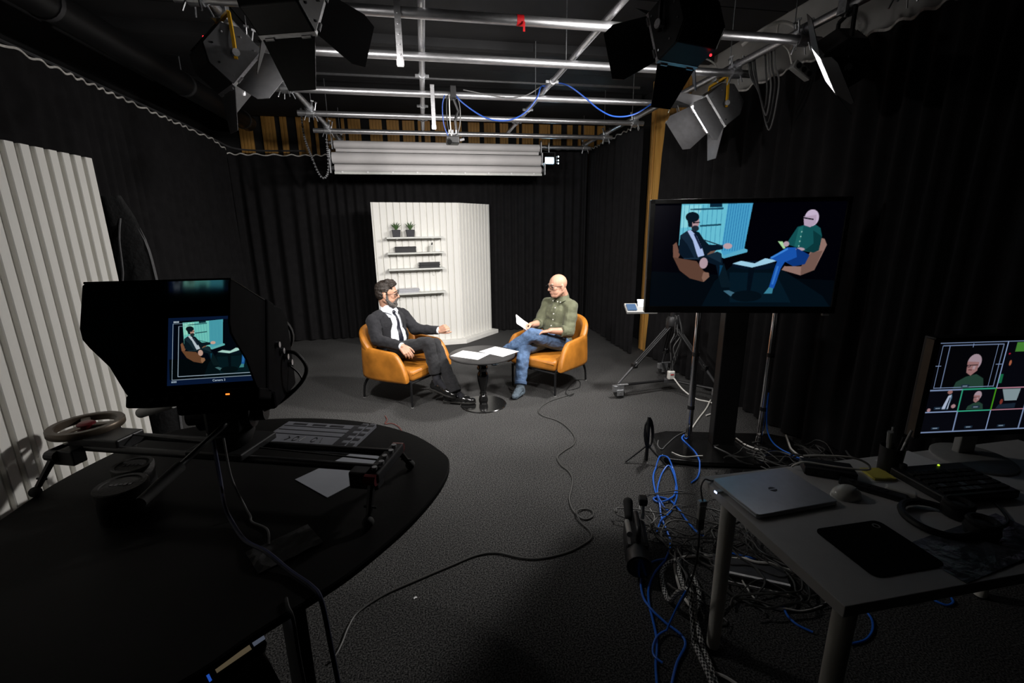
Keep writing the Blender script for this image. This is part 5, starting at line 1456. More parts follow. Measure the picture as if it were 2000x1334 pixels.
# what the cameras see: the interview, in the pixel units of the big television picture
def draw_interview(pic, mp, tint=1.0, left_only=False):
    tn = tint if isinstance(tint, tuple) else (tint, tint, tint)
    c = lambda r, g, b_: tuple(min(1.0, x * t_) for x, t_ in zip(lin(r, g, b_), tn))
    pic.poly(c(2, 7, 13), [(100, 700), (1800, 760), (1800, 1010), (90, 1010)], mp)
    pic.poly(c(3, 15, 24), [(700, 780), (850, 640), (1250, 640), (1700, 900), (1780, 1000), (600, 1000)], mp)
    pic.poly(c(5, 24, 36), [(830, 700), (1250, 700), (1420, 960), (860, 960)], mp)
    pic.poly(c(104, 192, 214), [(345, 150), (740, 135), (760, 134), (740, 520), (770, 580), (345, 480)], mp)
    pic.poly(c(138, 214, 226), [(352, 160), (520, 152), (520, 200), (440, 330), (352, 340)], mp)
    pic.poly(c(72, 160, 202), [(755, 134), (975, 122), (940, 500), (770, 580), (735, 520)], mp)
    for k in range(9): pic.line(c(60, 140, 175), (370 + 42 * k, 148), (375 + 42 * k, 480), 0.0028, mp)
    for k in range(9): pic.line(c(48, 128, 178), (765 + 22 * k, 133), (745 + 22 * k, 520), 0.005, mp)
    pic.poly(c(88, 170, 200), [(750, 560), (940, 495), (972, 505), (972, 525), (765, 582)], mp)
    pic.poly(c(24, 74, 98), [(420, 185), (720, 165), (720, 180), (425, 196)], mp); pic.poly(c(10, 40, 60), [(595, 140), (705, 134), (705, 162), (595, 168)], mp)
    pic.poly(c(22, 70, 92), [(520, 312), (712, 296), (712, 310), (522, 326)], mp)
    # tan chair and man in the suit
    pic.poly(c(112, 78, 66), [(290, 480), (320, 455), (360, 560), (340, 600), (300, 580)], mp)
    pic.poly(c(92, 64, 52), [(300, 580), (520, 610), (590, 690), (645, 720), (600, 785), (470, 755), (370, 690)], mp)
    pic.poly(c(130, 98, 84), [(590, 700), (640, 705), (650, 740), (600, 785), (580, 750)], mp)
    pic.poly(c(110, 84, 74), [(610, 530), (690, 515), (650, 560), (615, 570)], mp)
    pic.poly(c(8, 22, 36), [(350, 400), (410, 360), (440, 350), (520, 370), (570, 430), (620, 470), (745, 470), (750, 505), (640, 525), (600, 560), (700, 525), (740, 540), (760, 620), (770, 745), (735, 745), (700, 640), (560, 600), (540, 600), (400, 590), (345, 540)], mp)
    pic.poly(c(170, 190, 232), [(412, 362), (440, 352), (500, 400), (560, 500), (585, 560), (530, 575), (500, 520), (450, 430)], mp)
    pic.poly(c(14, 26, 56), [(470, 385), (490, 385), (560, 500), (545, 510)], mp)
    pic.poly(c(12, 60, 92), [(735, 640), (762, 640), (768, 740), (740, 745)], mp)
    pic.poly(c(8, 24, 34), [(770, 620), (860, 830), (770, 830), (735, 745)], mp)
    pic.poly(c(60, 100, 120), [(790, 860), (840, 855), (950, 895), (940, 910), (860, 905)], mp)
    pic.poly(c(20, 38, 56), [(350, 405), (412, 362), (470, 440), (520, 560), (500, 590), (420, 470)], mp); pic.line(c(26, 48, 66), (400, 590), (540, 585), 0.006, mp); pic.line(c(24, 44, 60), (570, 432), (745, 480), 0.006, mp)
    pic.poly(c(20, 40, 56), [(600, 560), (700, 525), (735, 540), (745, 620), (700, 600)], mp)
    pic.ell(c(176, 144, 150), (470, 290), 44, 58, mp); pic.ell(c(8, 22, 34), (448, 250), 62, 42, mp); pic.poly(c(8, 22, 34), [(390, 230), (420, 330), (455, 330), (445, 260)], mp)
    pic.ell(c(28, 40, 52), (482, 340), 34, 24, mp); pic.line(c(6, 10, 20), (455, 296), (520, 290), 0.006, mp)
    pic.ell(c(176, 150, 160), (585, 625), 38, 46, mp); pic.ell(c(186, 160, 168), (790, 478), 40, 24, mp)
    # table and papers
    pic.ell(c(5, 18, 34), (1050, 635), 205, 38, mp); pic.poly(c(3, 12, 22), [(1000, 660), (1055, 660), (1040, 870), (1005, 870)], mp); pic.ell(c(3, 14, 22), (1010, 905), 140, 50, mp)
    pic.poly(c(158, 206, 230), [(850, 625), (925, 600), (1050, 620), (1140, 575), (1255, 592), (1150, 625), (1030, 655)], mp)
    # man in the olive shirt
    pic.poly(c(142, 112, 104), [(1590, 390), (1640, 400), (1668, 450), (1640, 530), (1590, 670), (1475, 718), (1300, 672), (1320, 640), (1470, 640), (1530, 520)], mp)
    pic.poly(c(112, 86, 78), [(1470, 640), (1540, 520), (1640, 500), (1590, 670), (1475, 718)], mp)
    pic.poly(c(24, 82, 170), [(1180, 575), (1320, 480), (1400, 478), (1530, 540), (1500, 620), (1400, 640), (1320, 600), (1290, 660), (1265, 780), (1250, 835), (1205, 830), (1235, 660), (1250, 600)], mp)
    pic.poly(c(56, 126, 150), [(1205, 825), (1245, 835), (1240, 880), (1165, 882)], mp)
    pic.poly(c(18, 78, 82), [(1390, 305), (1440, 290), (1530, 275), (1590, 310), (1615, 380), (1605, 500), (1560, 520), (1440, 500), (1380, 470), (1310, 450)], mp)
    pic.poly(c(168, 214, 160), [(1235, 430), (1275, 430), (1308, 485), (1290, 490)], mp); pic.ell(c(176, 154, 166), (1310, 450), 26, 22, mp); pic.ell(c(176, 154, 166), (1440, 492), 40, 14, mp)
    pic.poly(c(12, 52, 120), [(1400, 478), (1530, 540), (1500, 620), (1400, 640), (1330, 602), (1420, 560)], mp); pic.line(c(60, 130, 214), (1190, 572), (1330, 490), 0.010, mp); pic.line(c(50, 116, 200), (1262, 640), (1232, 800), 0.010, mp)
    pic.poly(c(10, 54, 58), [(1530, 330), (1615, 380), (1605, 500), (1560, 520), (1480, 500), (1550, 440)], mp); pic.poly(c(28, 98, 98), [(1400, 310), (1440, 298), (1430, 480), (1385, 465)], mp)
    for k in range(4): pic.ell(c(150, 200, 190), (1432 - 3 * k, 345 + 40 * k), 5, 6, mp)
    pic.ell(c(196, 178, 204), (1502, 228), 62, 70, mp); pic.poly(c(178, 158, 182), [(1430, 220), (1445, 290), (1500, 305), (1545, 270), (1540, 200)], mp)
    pic.line(c(14, 14, 26), (1428, 228), (1520, 240), 0.007, mp)

def tv_map(x, y):
    t = 155 - 0.045 * (x - 135)
    return ((x - 100) / 1690.0, (y - t) / (997 - t))
pic = Pic(270, 190, lin(4, 8, 20))
def cam_map(x, y):
    X = 1070 + 0.41 * (x - 450); Y = 470 + 0.40 * (y - 270)
    return ((X - (940 - 0.09 * (Y - 390))) / 600.0, (Y - 390) / 410.0)
pic.poly(lin(8, 22, 48), [(0, 0), (1, 0), (1, 1), (0, 1)])
pic.poly(lin(2, 6, 14), [(0.06, 0.05), (1, 0.05), (1, 0.86), (0.06, 0.86)])
draw_interview(pic, cam_map, (1.15, 1.05, 0.72))
for q in ((0.05, 0.09, 0.92), (0.11, 0.13, 0.875)):
    a, t_, b_ = q
    pic.line(lin(170, 190, 205), (a, t_), (a, b_), 0.0045); pic.line(lin(170, 190, 205), (a, b_), (0.98, b_), 0.0045); pic.line(lin(120, 140, 160), (a, t_), (0.20, t_), 0.0035)
for k in range(5): pic.poly(lin(190, 205, 215), [(0.055 + 0.012 * k, 0.052), (0.063 + 0.012 * k, 0.052), (0.063 + 0.012 * k, 0.075), (0.055 + 0.012 * k, 0.075)])
for k in range(5): pic.poly(lin(170, 190, 205), [(0.045 + 0.011 * k, 0.938), (0.052 + 0.011 * k, 0.938), (0.052 + 0.011 * k, 0.96), (0.045 + 0.011 * k, 0.96)])
sc_ = pic.mesh('screen', 0.248, 0.195, screen_mat('camera_monitor_picture', 0.9), cm)
sc_.matrix_local = Matrix.Translation(Q(0.026, 0.001, -0.004)) @ mat3(V((1, 0, 0)), -mh, wh_).to_4x4()

def caption(text, size, material, parent, mx):
    cu_ = bpy.data.curves.new('caption', 'FONT'); cu_.body = text; cu_.size = size; cu_.align_x = 'CENTER'; cu_.extrude = 0.0001
    tmp_ = bpy.data.objects.new('caption_text', cu_); COL.objects.link(tmp_)
    dg_ = bpy.context.evaluated_depsgraph_get(); dg_.update()
    me_ = bpy.data.meshes.new_from_object(tmp_.evaluated_get(dg_))
    bpy.data.objects.remove(tmp_, do_unlink=True)
    me_.materials.clear(); me_.materials.append(M[material])
    o_ = put('caption', me_, parent); o_.matrix_local = mx
    return o_
M['caption'] = mat('caption_glow', (0.3, 0.35, 0.4), 0.5, emit=lin(190, 210, 225), estr=0.8)
caption('Camera 2', 0.0085, 'caption', cm, Matrix.Translation(Q(0.036, 0.0016, -0.0965)) @ mat3(V((1, 0, 0)), wh_, mh).to_4x4())

# ------------------------------------------------------------------ small things on the table
def lens_case(loc, r, h, label):
    t = thing('lens_case', label, 'lens case', loc, 0, 'lens cases on the rounded table')
    MB().lathe([(r * 0.96, 0), (r, 0.008), (r, h - 0.02)], seg=36).build('barrel', 'black_plastic', t, smooth=True)
    c = MB().lathe([(r * 1.03, h - 0.03), (r * 1.03, h - 0.004), (r * 0.98, h), (r * 0.80, h), (r * 0.78, h - 0.004), (r * 0.2, h - 0.004)], seg=36).build('cap', 'cap_face', t, smooth=True)
    for k in range(5):
        MB().box((-0.028 + 0.014 * k, 0, h - 0.003), (0.009, 0.010 + 0.004 * (k % 2), 0.002)).build('embossed_letter', 'grey_metal', c)
lens_case((-1.03, 1.555, TZ), 0.072, 0.115, 'larger black round lens case in front of another one')
lens_case((-1.085, 1.715, TZ), 0.062, 0.105, 'smaller black round lens case behind another one')
cb = thing('clapperboard', 'grey and black clapperboard lying on the rounded table', 'clapperboard', (-0.545, 2.06, TZ), R_(-20))
MB().box((0, 0, 0.006), (0.42, 0.22, 0.010)).build('board', 'slate', cb, bevel=0.003)
for y, h_ in ((0.062, 0.006), (0.022, 0.005), (-0.02, 0.005)): MB().box((-0.01, y, 0.0118), (0.38, h_, 0.0012)).build('rule', 'slate_dark', cb)
MB().box((0.155, 0.0, 0.012), (0.03, 0.20, 0.0014)).build('rule', 'slate_dark', cb)
for sx in (0.190, 0.228):
    st_ = MB().box((sx, 0.0, 0.010), (0.030, 0.24, 0.018)).build('clap_stick', 'slate', cb, bevel=0.002)
    for k in range(5): MB().box((sx, -0.095 + 0.048 * k, 0.0195), (0.030, 0.022, 0.0012), rz=0.0).build('stripe', 'slate_dark', st_)
def zero(cx, cy): return [(cx + 0.010 * math.cos(t), cy + 0.020 * math.sin(t), 0.0125) for t in [2 * PI * k / 14 for k in range(14)]]
for pts, cl_ in ((zero(-0.055, -0.062), True), (zero(0.035, -0.062), True), ([(-0.02, -0.042, 0.0125), (-0.026, -0.084, 0.0125)], False), ([(0.065, -0.045, 0.0125), (0.075, -0.082, 0.0125)], False), ([(-0.10, -0.044, 0.0125), (-0.085, -0.060, 0.0125), (-0.10, -0.082, 0.0125)], False)):
    MB().tube(pts, 0.0016, 5, closed=cl_).build('chalk_mark', 'slate_dark', cb)
for cx_ in (-0.13, -0.03, 0.06): MB().box((cx_, 0.085, 0.0118), (0.07, 0.016, 0.0012)).build('caption', 'slate_dark', cb)
cd = thing('note_card', 'pale blank card lying under the camera slider', 'card', (-0.355, 1.70, TZ), R_(44))
MB().box((0, 0, 0.0012), (0.297, 0.21, 0.0018)).build('card_sheet', 'note_card', cd)
bgp = thing('plastic_pouch', 'crumpled dark plastic pouch near the front edge of the rounded table', 'pouch', (-0.46, 1.27, TZ), 0.6)
gr = [[V((-0.09 + 0.02 * i, -0.06 + 0.02 * j, 0.004 + 0.010 * abs(noise.noise(V((i * 0.8, j * 0.8, 3)))))) for j in range(7)] for i in range(10)]
MB().sheet(gr, 0.002).build('film', 'cloth_black', bgp)

# things in the shadow below the table edge
ec = thing('equipment_case', 'black equipment case standing under the front edge of the rounded table', 'case', (-0.655, 1.055, 0), 0.6)
MB().box((0, 0, 0.24), (0.34, 0.30, 0.48)).build('body', 'black_plastic', ec, bevel=0.01)
MB().box((0, 0, 0.49), (0.345, 0.305, 0.03)).build('lid', 'black_plastic', ec, bevel=0.006)
MB().tube([(-0.06, -0.152, 0.40), (-0.06, -0.175, 0.40), (0.06, -0.175, 0.40), (0.06, -0.152, 0.40)], 0.007, 8).build('handle', 'black_metal', ec)
dv = thing('field_recorder', 'small black recorder with a dim display on the equipment case', 'recorder', (-0.58, 1.10, 0.505), R_(42))
dm = Matrix.Rotation(R_(28), 3, 'X')
MB().box((0, 0, 0.042), (0.17, 0.07, 0.05), mx=dm).build('body', 'black_plastic', dv, bevel=0.005)
MB().box(dm @ V((0.005, 0.002, 0.026)) + V((0, 0, 0.042)), (0.085, 0.05, 0.002), mx=dm).build('display', 'rec_display', dv)
MB().box(dm @ V((0.070, 0.002, 0.026)) + V((0, 0, 0.042)), (0.030, 0.045, 0.002), mx=dm).build('display', 'rec_display_blue', dv)
MB().box(dm @ V((-0.055, 0.0, 0.026)) + V((0, 0, 0.042)), (0.006, 0.062, 0.003), mx=dm).build('blue_edge', 'rec_strip', dv)
cable('white_lead', [(-0.70, 1.02, 0.512), (-0.66, 1.06, 0.53), (-0.64, 1.10, 0.53), (-0.645, 1.12, 0.515)], 0.006, 'cable_white', 'short white lead curling beside the small recorder')

# cables running from the camera over the table
cable('camera_cable', [(-0.735, 1.560, 0.985), (-0.715, 1.515, 0.86), (-0.69, 1.46, 0.79), (-0.655, 1.415, TZ + 0.012), (-0.585, 1.32, TZ + 0.008), (-0.50, 1.235, TZ + 0.024), (-0.415, 1.155, TZ + 0.010), (-0.345, 1.088, TZ + 0.008), (-0.315, 1.052, TZ - 0.01), (-0.305, 1.045, 0.60), (-0.30, 1.06, 0.35), (-0.31, 1.08, 0.10), (-0.31, 1.07, 0.012), (-0.28, 1.0, 0.009), (-0.27, 0.9, 0.009)], 0.0065, 'cable_blue', 'dark blue cable crossing the rounded table and dropping over its edge')
bpy.data.objects['camera_cable'].data.materials[0] = M['cable_black'].copy()
bpy.data.objects['camera_cable'].data.materials[0].node_tree.nodes['Principled BSDF'].inputs['Base Color'].default_value = (0.01, 0.014, 0.045, 1)
for l_ in [l_ for l_ in bpy.data.objects['camera_cable'].data.materials[0].node_tree.links if l_.to_socket.name == 'Base Color']:
    bpy.data.objects['camera_cable'].data.materials[0].node_tree.links.remove(l_)
cable('thin_camera_cable', [(-0.700, 1.555, 0.985), (-0.680, 1.515, 0.86), (-0.640, 1.48, 0.77), (-0.615, 1.45, TZ + 0.008), (-0.60, 1.42, TZ + 0.005), (-0.54, 1.37, TZ + 0.005), (-0.51, 1.29, TZ + 0.005)], 0.0035, 'cable_grey', 'thin grey lead running from the fluid head onto the table')
cable('hanging_table_cable', [(-0.40, 1.06, TZ + 0.006), (-0.385, 1.025, TZ + 0.007), (-0.371, 1.005, TZ - 0.012), (-0.368, 1.00, 0.60), (-0.36, 1.0, 0.40), (-0.35, 1.01, 0.15), (-0.36, 1.0, 0.008)], 0.0045, 'cable_black', 'thin black cable hanging straight down from the rounded table edge')
# ================================================================== TELEVISION ON ITS STAND
RTV = math.atan2(2.48 - 2.80, 2.58 - 1.425)
tv = thing('television', 'large black television showing both seated men', 'television', (2.0025, 2.64, 1.457), RTV)
TW, TH = 1.205, 0.725
MB().box((0, 0.025, 0), (TW, 0.05, TH)).build('housing', 'black_plastic', tv, bevel=0.006)
for nm, c, s in (('bezel_top', (0, -0.004, TH / 2 - 0.014), (TW, 0.014, 0.028)), ('bezel_bottom', (0, -0.004, -TH / 2 + 0.022), (TW, 0.014, 0.044)), ('bezel_side', (-TW / 2 + 0.014, -0.004, 0), (0.028, 0.014, TH)), ('bezel_side', (TW / 2 - 0.014, -0.004, 0), (0.028, 0.014, TH))):
    MB().box(c, s).build(nm, 'black_gloss', tv, bevel=0.003)
pic = Pic(300, 166, lin(1, 1, 6))
draw_interview(pic, tv_map, 1.0)
s = pic.mesh('screen', TW - 0.05, TH - 0.07, screen_mat('television_picture', 0.95), tv); s.location = (0, -0.002, 0.008)
MB().box((0.55, 0.0, -TH / 2 - 0.008), (0.04, 0.02, 0.014)).build('power_button', 'grey_plastic', tv)
MB().box((0, 0.075, 0), (0.4, 0.06, 0.3)).build('wall_mount', 'black_metal', tv)
ts = thing('television_stand', 'floor stand with two chrome poles under the television', 'stand', (2.17, 2.84, 0), RTV)
for x in (-0.265, 0.265):
    p_ = MB().cyl((x, 0.03, 0.03), (x, 0.03, 1.70), 0.024, seg=24).build('pole', 'chrome', ts, smooth=True)
    for z in (0.30, 0.72): MB().cyl((x, 0.03, z), (x, 0.03, z + 0.03), 0.026, seg=24).build('collar', 'black_plastic', p_, smooth=True)
    MB().cyl((x, 0.03, 0.03), (x, 0.03, 0.09), 0.030, seg=24).build('foot_sleeve', 'chrome', p_, smooth=True)
MB().box((-0.03, 0.0, 0.56), (0.16, 0.10, 1.10)).build('cable_column', 'black_metal', ts, bevel=0.006)
MB().prism([(-0.52, -0.28), (-0.30, -0.32), (0.30, -0.32), (0.52, -0.28), (0.52, 0.12), (0.40, 0.18), (-0.40, 0.18), (-0.52, 0.12)], 0.015, 0.045).build('base_plate', 'black_gloss', ts, bevel=0.006)
for x, y in ((-0.45, -0.25), (0.45, -0.25), (-0.45, 0.1), (0.45, 0.1)):
    MB().cyl((x, y, 0), (x, y, 0.018), 0.025, seg=14).build('foot', 'dark_rubber', ts)
MB().box((0, -0.01, 1.46), (0.62, 0.03, 0.30)).build('mount_plate', 'black_metal', ts)
# slim black pole of the stand with coiled leads
gp = thing('light_stand', 'slim black light stand wrapped with leads beside the television base', 'stand', (1.50, 2.785, 0))
MB().cyl((0, 0, 0), (0, 0, 0.34), 0.012, seg=12).build('pole', 'black_metal', gp, smooth=True)
for k in range(3):
    a = k * 2.1 + 1.1
    MB().cyl((0, 0, 0.12), (math.cos(a) * 0.17, math.sin(a) * 0.17, 0.008), 0.007, seg=8).build('leg', 'black_metal', gp)
for k in range(4):
    MB().tube([(0.03 * math.cos(t) + 0.004 * k, 0.018 * math.sin(t), 0.20 + 0.10 * math.sin(t) + 0.008 * k) for t in [2 * PI * j / 16 for j in range(16)]], 0.004, 6, closed=True).build('lead_coil', 'cable_black', gp, smooth=True)

# ================================================================== DOLLY TRIPOD
tp = thing('dolly_tripod', 'camera tripod on a wheeled dolly beneath the television', 'tripod', (2.40, 4.10, 0))
ap = V((0.0, 0.0, 0.72))
MB().lathe([(0.05, 0.66), (0.075, 0.69), (0.075, 0.75), (0.06, 0.78)], seg=20).build('bowl', 'black_metal', tp, smooth=True)
MB().cyl((0, 0, 0.78), (0, 0, 0.95), 0.035, seg=16).build('column', 'black_metal', tp, smooth=True)
for k, (fx, fy) in enumerate(((-0.60, -0.10), (0.28, -0.42), (0.20, 0.50))):
    ft_ = V((fx, fy, 0.15)); d = (ft_ - ap).normalized(); sd_ = d.cross(V((0, 0, 1))).normalized()
    lg = MB()
    for o in (-0.026, 0.026): lg.cyl(ap + d * 0.06 + sd_ * o, ap.lerp(ft_, 0.72) + sd_ * o, 0.010, seg=10)
    lg.cyl(ap.lerp(ft_, 0.10), ap.lerp(ft_, 0.74), 0.008, seg=10)
    l_ = lg.build('leg', 'black_metal', tp, smooth=True)
    MB().cyl(ap.lerp(ft_, 0.66), ft_, 0.012, seg=10).build('lower_tube', 'grey_metal', l_, smooth=True)
    MB().box(ap.lerp(ft_, 0.71), (0.05, 0.05, 0.05), rz=0.3).build('lock', 'black_metal', l_, bevel=0.006)
    MB().box(ap + d * 0.05, (0.07, 0.05, 0.06), rz=0.2).build('shoulder', 'black_metal', l_, bevel=0.008)
    MB().cyl((0, 0, 0.11), (fx, fy, 0.13), 0.014, seg=8).build('dolly_arm', 'black_metal', tp)
    cs = MB(); cs.box((fx, fy, 0.100), (0.105, 0.055, 0.06)); cs.box((fx + 0.04, fy - 0.015, 0.140), (0.11, 0.03, 0.012)); cs.box((fx + 0.012, fy - 0.032, 0.06), (0.07, 0.006, 0.06))
    c_ = cs.build('caster_fork', 'steel', tp, bevel=0.006)
    MB().cyl((fx + 0.012, fy - 0.024, 0.050), (fx + 0.012, fy + 0.024, 0.050), 0.050, seg=20).build('wheel', 'dark_rubber', c_, smooth=True)
    MB().cyl((fx + 0.012, fy - 0.037, 0.050), (fx + 0.012, fy + 0.028, 0.050), 0.016, seg=14).build('wheel_hub', 'chrome', c_, smooth=True)
MB().prism([(-0.08, -0.05), (0.06, -0.07), (0.09, 0.03), (-0.02, 0.07)], 0.095, 0.135).build('dolly_hub', 'grey_metal', tp, bevel=0.005)
MB().tube(spline([(0.0, 0.0, 0.88), (-0.2, 0.02, 0.84), (-0.32, 0.04, 0.83)], 6), 0.012, 8).build('side_arm', 'black_metal', tp, smooth=True)
for k in range(7):
    a = 0.9 * k
    MB().tube(spline([(0.02 * math.cos(a), -0.06, 0.80), (0.05 * math.cos(a) + 0.02, -0.08, 0.62), (0.07 * math.cos(a + 1), -0.08, 0.46 + 0.02 * k), (0.03 * math.cos(a), -0.06, 0.34), (-0.01 + 0.014 * math.cos(a + 2), -0.05 + 0.008 * math.sin(a), 0.222)], 8), 0.005, 6).build('lead', 'cable_grey' if k % 2 else 'cable_black', tp, smooth=True)
cp_ = thing('control_panel', 'small control panel with two blue lit displays on the tripod arm', 'control panel', (2.06, 4.14, 0.845), R_(-12))
cmx = Matrix.Rotation(R_(22), 3, 'X')
MB().box((0, 0, 0.02), (0.30, 0.16, 0.03), mx=cmx).build('body', 'grey_plastic', cp_, bevel=0.006)
MB().box((-0.095, -0.02, 0.040), (0.09, 0.11, 0.004), mx=cmx).build('display', 'screen_blue', cp_)
MB().box((0.03, 0.03, 0.068), (0.11, 0.09, 0.006), mx=Matrix.Rotation(R_(48), 3, 'X')).build('display', 'screen_blue', cp_)
MB().box((0.09, -0.05, 0.022), (0.07, 0.02, 0.006), mx=cmx).build('key_strip', 'grey_plastic', cp_)
ad = thing('power_adapter', 'white power adapter with a red mark standing on the dolly hub', 'adapter', (2.39, 4.05, 0.135))
MB().box((0, 0, 0.045), (0.07, 0.05, 0.09)).build('body', 'white_gloss', ad, bevel=0.012)
MB().box((0.0, -0.026, 0.055), (0.035, 0.002, 0.010)).build('red_mark', 'red_tape', ad)
cable('adapter_cable', [(2.41, 4.02, 0.15), (2.46, 3.92, 0.06), (2.52, 3.78, 0.012), (2.60, 3.68, 0.010), (2.60, 3.55, 0.012), (2.50, 3.45, 0.010), (2.38, 3.40, 0.010)], 0.007, 'cable_white', 'white cable leading from the adapter past the chrome pole')

# ================================================================== WHITE DESK
dk = thing('desk', 'white desk on round legs with a laptop and monitor', 'desk', (1.73, 1.075, 0))
DX0, DX1, DY0, DY1 = 0.972, 2.49, 0.768, 1.385
MB().box((0, 0, 0.723), (DX1 - DX0, DY1 - DY0, 0.034)).build('desk_top', 'desk_top', dk, bevel=0.002)
for sx in (-1, 1):
    for sy in (-1, 1):
        x, y = sx * (0.759 - 0.085), sy * (0.3085 - 0.065)
        lg = MB().lathe([(0.024, 0.0), (0.025, 0.01), (0.0285, 0.70), (0.0285, 0.706)], c=(x, y, 0), seg=24).build('leg', 'desk_leg', dk, smooth=True)
        MB().cyl((x, y, 0), (x, y, 0.008), 0.026, seg=18).build('foot_cap', 'dark_rubber', lg)
DZ = 0.740
lp = thing('laptop', 'closed silver laptop at the corner of the white desk', 'laptop', (1.152, 1.233, DZ), R_(3))
MB().prism([(x, y) for x, y in [(-0.16, -0.105), (-0.152, -0.113), (0.152, -0.113), (0.16, -0.105), (0.16, 0.105), (0.152, 0.113), (-0.152, 0.113), (-0.16, 0.105)]], 0.002, 0.010).build('base', 'laptop', lp, bevel=0.002)
MB().prism([(x, y) for x, y in [(-0.16, -0.105), (-0.152, -0.113), (0.152, -0.113), (0.16, -0.105), (0.16, 0.105), (0.152, 0.113), (-0.152, 0.113), (-0.16, 0.105)]], 0.011, 0.017).build('lid', 'laptop', lp, bevel=0.0025)
MB().lathe([(0.014, 0.0172), (0.014, 0.0176)], seg=20).build('round_emblem', 'grey_metal', lp)
MB().box((0, 0, 0.0176), (0.030, 0.004, 0.0005)).build('emblem_bar', 'laptop', lp)
ms = thing('trackball_mouse', 'glossy white domed mouse beside the laptop', 'mouse', (1.39, 1.17, DZ))
gr = MB().ball((0, 0, 0), (0.052, 0.038, 0.040), su=28, sv=16)
gr.v = [V((p.x, p.y, max(0.0, p.z))) for p in gr.v]
gr.build('shell', 'white_gloss', ms, smooth=True)
MB().box((0.02, -0.012, 0.033), (0.012, 0.006, 0.006)).build('scroll_wheel', 'grey_plastic', ms, bevel=0.002)
def rounded(w_, h_, r, n=5):
    out = []
    for cx_, cy_, a0 in ((w_ / 2 - r, h_ / 2 - r, 0), (-w_ / 2 + r, h_ / 2 - r, 90), (-w_ / 2 + r, -h_ / 2 + r, 180), (w_ / 2 - r, -h_ / 2 + r, 270)):
        for k in range(n + 1):
            a = R_(a0 + 90 * k / n); out.append((cx_ + r * math.cos(a), cy_ + r * math.sin(a)))
    return out
mp_ = thing('mouse_pad', 'black mouse pad lying on the white desk', 'mouse pad', (1.25, 0.932, DZ))
MB().prism(rounded(0.235, 0.205, 0.022), 0, 0.003).build('pad', 'pad', mp_)
MB().lathe([(0.011, 0.003), (0.011, 0.0034), (0.007, 0.0034), (0.007, 0.003)], c=(0.085, 0.078, 0), seg=20).build('round_emblem', 'grey_plastic', mp_)
hp_ = thing('headphones', 'black headphones lying on the desk in front of the keyboard', 'headphones', (1.555, 0.985, DZ), R_(-20))
MB().tube([(-0.02 + 0.085 * math.cos(t), 0.085 * math.sin(t), 0.014 + 0.004 * math.sin(t)) for t in [R_(30 + 300 * k / 24) for k in range(25)]], 0.011, 8).build('headband', 'black_plastic', hp_, smooth=True)
for sy in (-1, 1):
    c_ = MB().lathe([(0.020, 0.0), (0.040, 0.004), (0.044, 0.02), (0.040, 0.038), (0.022, 0.044)], c=(0.070, sy * 0.048, 0.0), seg=24).build('ear_cup', 'black_plastic', hp_, smooth=True)
    MB().tube([(0.070 + 0.032 * math.cos(t), sy * 0.048 + 0.032 * math.sin(t), 0.044) for t in [2 * PI * k / 18 for k in range(18)]], 0.010, 8, closed=True).build('ear_pad', 'dark_rubber', c_, smooth=True)
cable('headphone_cable', [(1.66, 0.945, DZ + 0.012), (1.70, 0.93, DZ + 0.005), (1.755, 0.945, DZ + 0.005), (1.80, 0.99, DZ + 0.005), (1.83, 1.04, DZ + 0.005), (1.80, 1.07, DZ + 0.005)], 0.004, 'cable_black', 'black cable curling from the headphones on the desk')
pb = thing('plastic_bag', 'crumpled clear plastic bag on the front edge of the desk', 'bag', (1.55, 0.885, DZ), 0.15)
def bag_z(i, j, s): return 0.002 + 0.006 * abs(noise.noise(V((i * 0.9 + s, j * 1.1, s)))) * math.sin(PI * min(1, max(0, i / 13))) 
MB().sheet([[V((-0.22 + 0.035 * i, -0.085 + 0.022 * j + 0.006 * noise.noise(V((i, j, 9.0))), bag_z(i, j, 2.2))) for j in range(8)] for i in range(14)], 0.0012).build('film', 'clear_bag', pb)
kb = thing('vision_mixer', 'black keyboard-like vision mixer on the desk below the monitor', 'mixer', (1.805, 1.145, DZ), R_(-4))
MB().box((0, 0, 0.018), (0.29, 0.20, 0.030)).build('body', 'black_plastic', kb, bevel=0.006)
ky = MB().box((0, 0, 0), (0.020, 0.018, 0.008)); ky_me = set_mesh('key', ky.v, ky.f, 'dark_rubber'); ky2 = set_mesh('key', ky.v, ky.f, 'grey_metal')
for i in range(10):
    for j in range(5):
        put('key', ky2 if (j == 1 and i % 3 == 1) or (j == 0 and 2 < i < 6) else ky_me, kb, (-0.118 + 0.026 * i, -0.07 + 0.027 * j, 0.036))
MB().ball((0.04, 0.085, 0.034), 0.004, su=8, sv=6).build('status_light', 'green_led', kb)
MB().cyl((-0.11, 0.085, 0.03), (-0.11, 0.085, 0.05), 0.012, seg=14).build('knob', 'dark_rubber', kb)
ac = thing('white_adapter', 'small white adapter block with a cable on the desk', 'adapter', (1.575, 1.135, DZ), R_(-50))
MB().box((0, 0, 0.013), (0.085, 0.035, 0.024)).build('body', 'white_gloss', ac, bevel=0.006)
MB().tube(spline([(0.042, 0, 0.012), (0.07, -0.005, 0.006), (0.09, 0.0, 0.005), (0.105, 0.006, 0.005)], 6), 0.0025, 6).build('lead', 'cable_white', ac, smooth=True)
rc = thing('remote_control', 'black remote control lying between the mouse and the white adapter', 'remote', (1.50, 1.175, DZ), R_(-52))
MB().box((0, 0, 0.010), (0.19, 0.045, 0.018)).build('body', 'black_plastic', rc, bevel=0.006)
for k in range(5):
    MB().cyl((-0.06 + 0.025 * k, 0.0, 0.019), (-0.06 + 0.025 * k, 0, 0.022), 0.007, seg=10).build('button', 'dark_rubber', rc)
